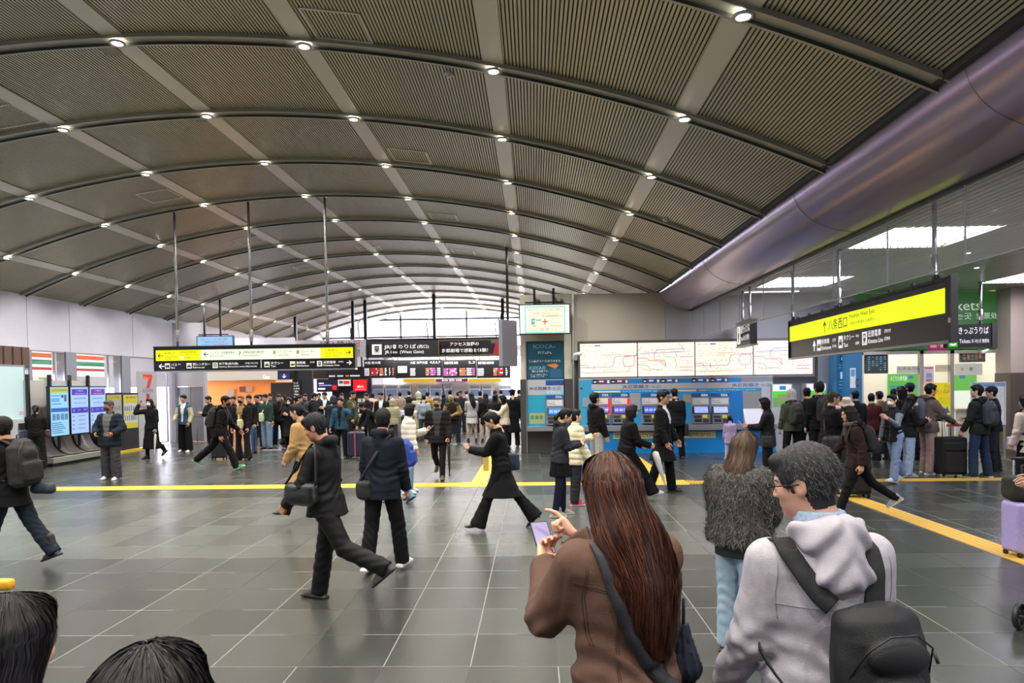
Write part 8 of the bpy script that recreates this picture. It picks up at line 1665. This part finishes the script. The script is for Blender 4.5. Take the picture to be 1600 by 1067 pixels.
# bending traveller with the beanie
t, P = person(709, 694, 1.72, 178, 'traveller in a striped beanie bending forward over a phone', '#3a3428', '#1f2636', None, '#111', 'jacket', 'straight', blkS, Pose(lean=34, arms=(('ik', -.1, .34, .98), ('ik', .12, .34, .98)), head=(0, 34, 0), legs=((6, 4, 8, 0), (0, 4, 8, 0))), hat=('beanie', '#8c7a4c'), vest='#a8905c', build=1.1)
bag_at(t, P, 'tan furry bag carried by the bending traveller', P.pel+np.array((-.22, .18, .1)), (.08, .1, .1), '#8a6c48', 'shoulder_bag', .9)
# ================================================================ the people nearest the camera
from mathutils.bvhtree import BVHTree
def child(t, names):
    for c in t.children:
        if c.name.split('.')[0] in names: return c
def bvh_of(o): me = o.data; return BVHTree.FromPolygons([v.co for v in me.vertices], [tuple(p.vertices) for p in me.polygons])
def on_back(bv, x, z, off=.004, sgn=-1):
    h = bv.ray_cast(Vector((x, sgn*1.2, z)), Vector((0, -sgn, 0))); 
    return h[0]+h[1]*off if h[0] is not None else None
def long_strands(hair, n, cols, seed, zend=(-.5, -.32), wid=.0011, wig=.004):
    rng = np.random.RandomState(seed); bv = bvh_of(hair); out = []
    for s in range(n):
        ph = rng.uniform(-PI, PI); 
        if abs(ph) < .9 and rng.rand() < .8: continue          # the face side (+y is 0 here)
        ze = rng.uniform(*zend); off = rng.uniform(.0005, .005); f1, f2 = rng.uniform(-.25, .25), rng.uniform(0, 6); pts = []
        for th in np.linspace(R_(6+rng.uniform(0, 25)), R_(88), 7):
            d = Vector((math.sin(ph)*math.sin(th), math.cos(ph)*math.sin(th), math.cos(th))); h = bv.ray_cast(Vector((0, -.016, .035))+d*.5, -d)
            if h[0] is None: break
            pts.append(tuple(h[0]+d*off))
        z = .03; last = None
        while z > ze:
            a = ph+f1*(.03-z)+.05*math.sin(z*20+f2); d = Vector((math.sin(a), math.cos(a), 0)); c0 = Vector((.03*min(1, max(0, -z/.3)), -.03-.12*min(1, max(0, -z/.3)), z)); h = bv.ray_cast(c0+d*.4, -d, .4)
            if h[0] is None: break
            q = h[0]+d*(off+.002)+Vector((wig*math.sin(z*26+f2), wig*math.cos(z*21+f2), 0)); last = q; pts.append(tuple(q)); z -= .032
        if len(pts) > 4: out.append((pts, rng.choice(len(cols), p=None)))
    m = [mat(c, .4, spec=.25) for c in cols]; o = strands('hair_strands', hair, out, m, wid); o['kind'] = 'stuff'; return o
def seam(bv, pts, r, m, off=.001, sgn=-1):
    mb = MB(); q = []
    for (x, z), (x2, z2) in zip(pts[:-1], pts[1:]):
        for k in range(8):
            h = on_back(bv, x+(x2-x)*k/8, z+(z2-z)*k/8, off, sgn)
            if h is not None: q.append(h)
    if len(q) > 2: mb.tube(q, r, m, 5)
    return mb
def surf_strap(bv, pts, wid, th, m, off=.008, tail=None, head=None):
    q = [] if head is None else [Vector(v) for v in head]
    for (x, z), (x2, z2) in zip(pts[:-1], pts[1:]):
        for k in range(6):
            h = on_back(bv, x+(x2-x)*k/6, z+(z2-z)*k/6, off)
            if h is not None: q.append(h)
    if tail: q += [Vector(v) for v in tail]
    return ribbon(q, wid, th, m, (1, 0, 0), 3)
# ---- woman with long auburn hair and brown jacket
t, P = person(0, 0, 1.69, 20, 'woman with long auburn hair and a brown jacket tapping a phone, seen from behind', '#5f473d', '#22222a', 'longflow', '#2a1610', 'blouson', 'straight', blkS,
    Pose(lean=5, arms=(('ik', -.15, .36, 1.27), ('ik', -.03, .34, 1.37)), head=(6, 16, 0), sh=.155), .0085, fem=True, hem=-.16, hands=('phone', 'point'), fz=False, at_xy=(.295, 2.28), build=.98, skin='#d8a58c', rough=.75)
W1 = t; hr = child(t, ('hair',)); long_strands(hr, 5200, ['#24130d', '#351c12', '#4c281a', '#6a3c28', '#1c100c'], 3, (-.62, -.42), .0011, .005)
jk = child(t, ('jacket',)); bv = bvh_of(jk); sm = mat('#3c2a22', .8); pz = P.pel[2]
for pts in ([(-.20, pz+.37), (-.1, pz+.345), (0, pz+.34), (.1, pz+.345), (.20, pz+.37)], [(-.165, pz+.43), (-.175, pz+.33), (-.165, pz+.24), (-.15, pz+.16)], [(.165, pz+.43), (.175, pz+.33), (.165, pz+.24), (.15, pz+.16)], [(-.08, pz+.335), (-.085, pz+.1), (-.09, pz-.12)], [(.08, pz+.335), (.085, pz+.1), (.09, pz-.12)], [(-.16, pz-.11), (0, pz-.115), (.16, pz-.11)]):
    for dx in (0, .007):
        mb = seam(bv, [(x+dx*(1 if abs(pts[0][0]-pts[-1][0]) < .1 else 0), z+dx*(0 if abs(pts[0][0]-pts[-1][0]) < .1 else 1)) for x, z in pts], .0012, sm)
        if mb.v: x = mb.build('seam', None, local=True); x.parent = t
o = phone(t, P, 0, 'phone in a dark case in the hands of the auburn-haired woman', '#a79ac4', e=.75)
M0 = WM[t.name]; c = Vector((.2, -.16, pz-.12)); bo = bpy.data.objects.new('shoulder_bag', None); COL.objects.link(bo); bo.matrix_world = M0 @ Matrix.Translation(c); WM[bo.name] = bo.matrix_world.copy(); tag(bo, 'black leather bag on a wide strap at the hip of the auburn-haired woman', 'bag')
B = Field((-.2, -.12, -.18), (.2, .12, .18), .009); B.rbox((0, 0, 0), (.15, .06, .13), .05, k=0); B.ell((0, -.02, -.04), (.15, .075, .09), .02); B.warp(lambda x, y, z: .006*vnoise(x*24, y*20, z*28, 4)); fmesh('bag_body', B, [mat('#0f0f11', .4, spec=.5, bump=.4, bscale=70)], bo)
st_ = surf_strap(bv, [(-.11, pz+.49), (-.085, pz+.36), (-.04, pz+.22), (.06, pz+.06)], .052, .005, mat('#1a1c22', .6, bump=.3, bscale=300), .009, tail=[(.15, -.2, pz-.02), (.18, -.2, pz-.08)])
st_.v = [tuple(Vector(v)-c) for v in st_.v]; x = st_.build('wide_strap', None, local=True); x.parent = bo
def cloth_item(name, lab, cat, xy, z, sz, col, rough=.7, hang=None):
    o = thing(name, lab, cat, (xy[0], xy[1], z)); B = Field([-v*1.7 for v in sz], [v*1.7 for v in sz], .009); B.cone((0, 0, sz[2]*.9), (0, 0, -sz[2]*.6), sz[0]*.35, sz[0], .0, flat=((0, 1, 0), sz[1]/sz[0])); B.warp(lambda x, y, z: .007*np.sin(9*np.arctan2(y, x)+z*20)+.005*vnoise(x*30, y*30, z*25, 7)); fmesh('folded_cloth', B, [mat(col, rough, grain=.2)], o)
    if hang: mb = MB(); mb.tube([(0, 0, sz[2]*.8), (0, -.01, sz[2]*.8+hang)], .006, mat(col, rough), 6); x = mb.build('cord', None, local=True); x.parent = o
    return o
q = at(1068, 1018, 2.35); cloth_item('folding_umbrella', 'crumpled navy folding umbrella beside the auburn-haired woman', 'umbrella', (q.x, 2.35), q.z, (.06, .045, .085), '#20243a', .7, .12)
# ---- man in the pale jacket with the black backpack
t, P = person(0, 0, 1.71, 10, 'grey-haired man in glasses and a pale hooded jacket, seen from behind with head turned left', '#aca7b0', '#2a2c34', 'side', '#2c2c2f', 'jacket', 'straight', blkS,
    Pose(lean=3, arms=((6, 12, 30, 4), (8, 10, 20, 0)), head=(42, 10, 0), sh=.178), .0085, glasses=True, hood=False, hem=-.16, fz=False, at_xy=(.925, 2.22), build=1.1, skin='#c39682', rough=.55)
M2 = t; hr = child(t, ('hair',)); fuzz(hr, 10000, .015, ['#1a1a1c', '#2c2c2f', '#4c4c50', '#222224', '#6a6a6c'], 11, .78, .0007, (0, -.35, -.75), .2)
hd = Field((-.22, -.3, P.neck[2]-.28), (.22, .22, P.neck[2]+.14), .008); N_ = P.neck
for k in range(9):
    a0, a1 = PI*(-.06+1.12*k/9), PI*(-.06+1.12*(k+1)/9); f = lambda a: N_+P.X*.098*math.cos(a)-P.F*(.02+.085*math.sin(a))+P.T*(.018+.016*math.sin(a)); hd.cone(f(a0), f(a1), .030, .030, .015)
hd.cone(N_-P.F*.075+P.X*.06-P.T*.02, N_-P.F*.125-P.T*.13, .05, .026, .03); hd.cone(N_-P.F*.075-P.X*.06-P.T*.02, N_-P.F*.125-P.T*.13, .05, .026, .03); hd.cone(N_-P.F*.10-P.T*.01, N_-P.F*.125-P.T*.09, .06, .05, .04); hd.cone(N_-P.F*.115-P.T*.12-P.X*.06, N_-P.F*.115-P.T*.12+P.X*.06, .035, .035, .04)
hd.warp(lambda x, y, z: .006*np.sin(z*60+8*np.abs(x)*9)+.004*vnoise(x*22, y*22, z*30, 3)); fmesh('hood', hd, [mat('#aca7b0', .55, spec=.18, grain=.06, gscale=30, bump=.15, bscale=200)], t)
cl = Field(N_-.14, N_+.16, .007)
for k in range(12): a0, a1 = 2*PI*k/12, 2*PI*(k+1)/12; f = lambda a: N_+P.X*.066*math.cos(a)+P.F*(.062*math.sin(a)-.0)+P.T*.045; cl.cone(f(a0), f(a1), .017, .017, .006, flat=None); cl.cone(f(a0)+P.T*.02, f(a1)+P.T*.02, .012, .012, .006)
fmesh('shirt_collar', cl, [mat('#8c9db4', .8, grain=.15, gscale=80)], t)
jk = child(t, ('jacket',)); bv = bvh_of(jk); pz = P.pel[2]
for pts in ([(-.19, pz+.44), (-.2, pz+.34), (-.19, pz+.25)], [(.19, pz+.44), (.2, pz+.34), (.19, pz+.25)], [(-.2, pz+.31), (0, pz+.3), (.2, pz+.31)]):
    mb = seam(bv, pts, .0014, mat('#9a95a0', .6)); 
    if mb.v: x = mb.build('seam', None, local=True); x.parent = t
M0 = WM[t.name]; c = Vector((.02, -.25, pz+.14)); bo = bpy.data.objects.new('backpack', None); COL.objects.link(bo); bo.matrix_world = M0 @ Matrix.Translation(c); WM[bo.name] = bo.matrix_world.copy(); tag(bo, 'black backpack hanging low on the man in the pale jacket', 'backpack')
B = Field((-.2, -.17, -.27), (.2, .13, .28), .007); B.loft((0, 0, 0), (1, 0, 0), (0, 1, 0), (0, 0, 1), [(-.22, 0, 0, .10, .06), (-.18, 0, 0, .135, .085), (0, 0, 0, .138, .088), (.12, 0, .01, .125, .08), (.18, 0, .02, .09, .06), (.205, 0, .03, .06, .035)], 0); B.rbox((0, .03, 0), (.125, .05, .19), .04, k=.03); B.ell((0, -.075, -.07), (.105, .05, .12), .012); B.ell((0, -.07, .085), (.095, .035, .05), .012)
B.warp(lambda x, y, z: .005*vnoise(x*20, y*20, z*26, 9)); fmesh('pack', B, [mat('#16171b', .6, spec=.35, bump=.3, bscale=300)], bo)
mb = MB(); zm = mat('#07080a', .5); mb.tube([(-.125, -.03, .02), (-.10, -.075, .11), (-.04, -.09, .155), (.04, -.09, .155), (.10, -.075, .11), (.125, -.03, .02)], .003, zm, 6); mb.tube([(-.1, -.10, -.02), (-.05, -.128, .02), (.05, -.128, .02), (.1, -.10, -.02)], .003, zm, 6); x = mb.build('zip', None, local=True); x.parent = bo
mb = MB(); mb.tube([(.105, -.072, .10), (.108, -.085, .07)], .005, mat('#2c2e34', .5), 6); x = mb.build('zip_pull', None, local=True); x.parent = bo
for sx, x0, x1 in ((-1, -.155, -.055), (1, .10, .075)):
    h0 = [(x0*1.02, .05, pz+.475), (x0, -.01, pz+.50)]
    s_ = surf_strap(bv, [(x0, pz+.465), (x0*.7+x1*.3, pz+.41), (x0*.35+x1*.65, pz+.35), (x1, pz+.31)], .062, .011, mat('#15161a', .75, bump=.4, bscale=350), .012, head=[(x0*1.05, .12, pz+.37), (x0*1.05, .09, pz+.45)]+h0)
    s_.v = [tuple(Vector(v)-c) for v in s_.v]; x = s_.build('shoulder_strap', None, local=True); x.parent = bo
rb = ribbon([Vector(v)-c for v in ((-.19, .10, pz+.22), (-.235, -.02, pz+.16), (-.19, -.13, pz+.06), (-.06, -.2, pz-.02))], .02, .004, mat('#15161a', .7), (0, 1, 0)); x = rb.build('lower_strap', None, local=True); x.parent = bo
# ---- woman in the shaggy grey coat
g_ = ground(1156, 1022)
t, P = person(0, 0, 1.58, -42, 'long-haired woman in a shaggy grey fur coat and pale jeans, looking down to the right', '#4c4b49', '#8fa6b8', 'long', '#35281c', 'blouson', 'straight', ('boot', '#101012', '#0c0c0c'),
    Pose(lean=4, arms=(('ik', -.08, .3, 1.12), ('ik', .1, .28, 1.12)), head=(-8, 26, 0)), .011, fem=True, hem=-.02, at_xy=(g_.x, g_.y), build=1.3, hands=('phone', 'point'), furry=True)
co = child(t, ('jacket',)); co.name = 'fur_coat'; x = fuzz(co, 15000, .042, ['#3a3a38', '#5a5956', '#74736e', '#2c2c2b', '#4a4947'], 21, .55, .0022, (0, 0, -1), .3, rough=.8)
hr = child(t, ('hair',)); long_strands(hr, 1800, ['#3a2a1c', '#4a3626', '#2c2016', '#5a4430'], 6, (-.42, -.28), .0014, .004)
Sx = Field(P.pel-.32, P.pel+.25, .012); Sx.loft(P.pel, (1, 0, 0), (0, 1, 0), (0, 0, 1), [(-.17, 0, 0, .185, .14), (.1, 0, 0, .185, .13)], 0, pleat=(8, .006, 0)); fmesh('shirt', Sx, [mat('#141c1a', .8)], t)
phone(t, P, 0, 'phone held by the woman in the shaggy fur coat')
# ---- two dark heads at the lower left
for (x, y, H, fc, lab, sd, st2) in ((-1.125, 1.36, 1.49, -8, 'dark-haired person cut off at the bottom left corner, only head and shoulder showing', 1, 'long'), (-.515, .85, 1.575, 12, 'person whose smooth black crown of hair shows at the bottom edge', 2, 'mid')):
    t, P = person(0, 0, H, fc, lab, '#16161a', '#14141a', st2, '#0b090b', 'coat', 'straight', blkS, Pose(lean=3, head=(0, 6, 0)), .012, fem=True, fz=False, at_xy=(x, y)); hr = child(t, ('hair',)); long_strands(hr, 4200, ['#060506', '#0b090d', '#120f15', '#070607'], sd, (-.2 if st2 == 'mid' else -.45, -.12), .0009, .003)
q = atx(4, 913, -1.75); t = thing('paper_bag', 'small yellow and orange packet at the left edge of the view', 'bag', (q.x, q.y, q.z)); B = Field((-.12, -.06, -.1), (.14, .06, .1), .006); B.rbox((0, 0, 0), (.035, .02, .018), .012, k=0); fmesh('packet', B, [mat('#e0a020', .5)], t)
# ---- luggage, pushchair and their owner at the right edge
g_ = ground(1590, 868); sx_, sy_ = g_.x, g_.y; suitcase(sx_+.09, sy_+.0, .15, 'lavender ribbed hard suitcase at the right edge of the view', '#a79ad0', .2, .13, .27, False, .45)
t = thing('duffel_bag', 'dark olive holdall resting on the lavender suitcase', 'bag', (sx_+.1, sy_, .60)); B = Field((-.3, -.2, -.02), (.3, .2, .4), .011); B.rbox((0, 0, .13), (.22, .13, .13), .06, k=0); B.warp(lambda x, y, z: .007*vnoise(x*18, y*18, z*24, 3)); v_ = fmesh('bag_body', B, [mat('#23261c', .8, grain=.2, bump=.2)], t)
mb = MB(); mb.tube([(-.12, -.1, .24), (-.1, -.06, .38), (.1, -.06, .38), (.12, -.1, .24)], .012, mat('#14150f', .7), 6); x = mb.build('handle', None, local=True); x.parent = t; mb = MB(); mb.box(-.07, .0, -.145, -.135, .12, .16, mat('#0c0c0c', .6)); mb.box(-.05, -.02, -.148, -.145, .135, .145, mat('#b8b8a8', .5)); x = mb.build('label_patch', None, local=True); x.parent = t
t, P = person(0, 0, 1.66, 60, 'person in a black coat just entering at the right edge beside the pushchair', '#0f0f11', '#15151a', 'short', '#0e0c0e', 'coat', 'straight', ('sneaker', '#cfc4a8', '#e0dccc'), Pose(lean=4, arms=((22, 8, 40, 0), (20, 8, 40, 0))), at_xy=(5.05, 6.55), hem=-.3)
g_ = ground(1593, 983); wx, wy = g_.x, g_.y
def pcb(mb, n, t): R = Matrix.Translation((wx, wy, 0)) @ Matrix.Rotation(-.95, 4, 'Z') @ Matrix.Translation((-wx, -wy, 0)); mb.v = [tuple(R @ Vector(v)) for v in mb.v]; return mb.build(n, t)
t = thing('pushchair', 'black folding pushchair of which one wheel shows at the right edge', 'pushchair', (wx+.28, wy+.3, 0)); wm_ = mat('#131316', .5); rm = mat('#5a5b60', .35, metal=.6)
for ax, ay in ((0, 0), (.5, 0), (0, .6), (.5, .6)):
    w0 = Vector((wx+ax, wy+ay, .1)); mb = MB(); mb.lathe([(.075, -.02), (.097, -.018), (.1, 0), (.097, .018), (.075, .02), (.075, -.02)], w0, wm_, 24, 'x')
    for k in range(6): a = PI*k/3; mb.tube([w0, w0+Vector((0, .08*math.cos(a), .08*math.sin(a)))], .006, rm, 5)
    mb.lathe([(0, -.03), (.018, -.03), (.018, .03), (0, .03)], w0, rm, 10, 'x'); pcb(mb, 'wheel', t)
mb = MB(); fr_ = mat('#1b1b1e', .4)
for ax in (0.03, .47): mb.tube([(wx+ax, wy, .12), (wx+ax, wy+.2, .36), (wx+ax, wy+.75, .98), (wx+ax, wy+.85, 1.0)], .013, fr_); mb.tube([(wx+ax, wy+.6, .12), (wx+ax, wy+.35, .5)], .013, fr_)
mb.tube([(wx+.03, wy+.85, 1.0), (wx+.47, wy+.85, 1.0)], .016, fr_); mb.tube([(wx+.03, wy+.05, .18), (wx+.47, wy+.05, .18)], .012, fr_); pcb(mb, 'frame', t)
mb = MB(); mb.prism([(wx+.05, .38), (wx+.45, .38), (wx+.45, .42), (wx+.05, .42)], wy+.12, wy+.5, mat('#17171b', .85)); mb.add([(wx+.05, wy+.45, .4), (wx+.45, wy+.45, .4), (wx+.45, wy+.68, .9), (wx+.05, wy+.68, .9), (wx+.05, wy+.48, .4), (wx+.45, wy+.48, .4), (wx+.45, wy+.71, .9), (wx+.05, wy+.71, .9)], [(0, 1, 2, 3), (4, 7, 6, 5), (0, 4, 5, 1), (3, 2, 6, 7), (0, 3, 7, 4), (1, 5, 6, 2)], mat('#17171b', .85)); pcb(mb, 'seat', t)
mb = MB(); q = Vector((wx+.06, wy-.05, .30)); mb.box(q.x, q.x+.3, q.y, q.y+.16, .2, .34, mat('#1a1a1c', .8)); pcb(mb, 'footrest_bag', t)
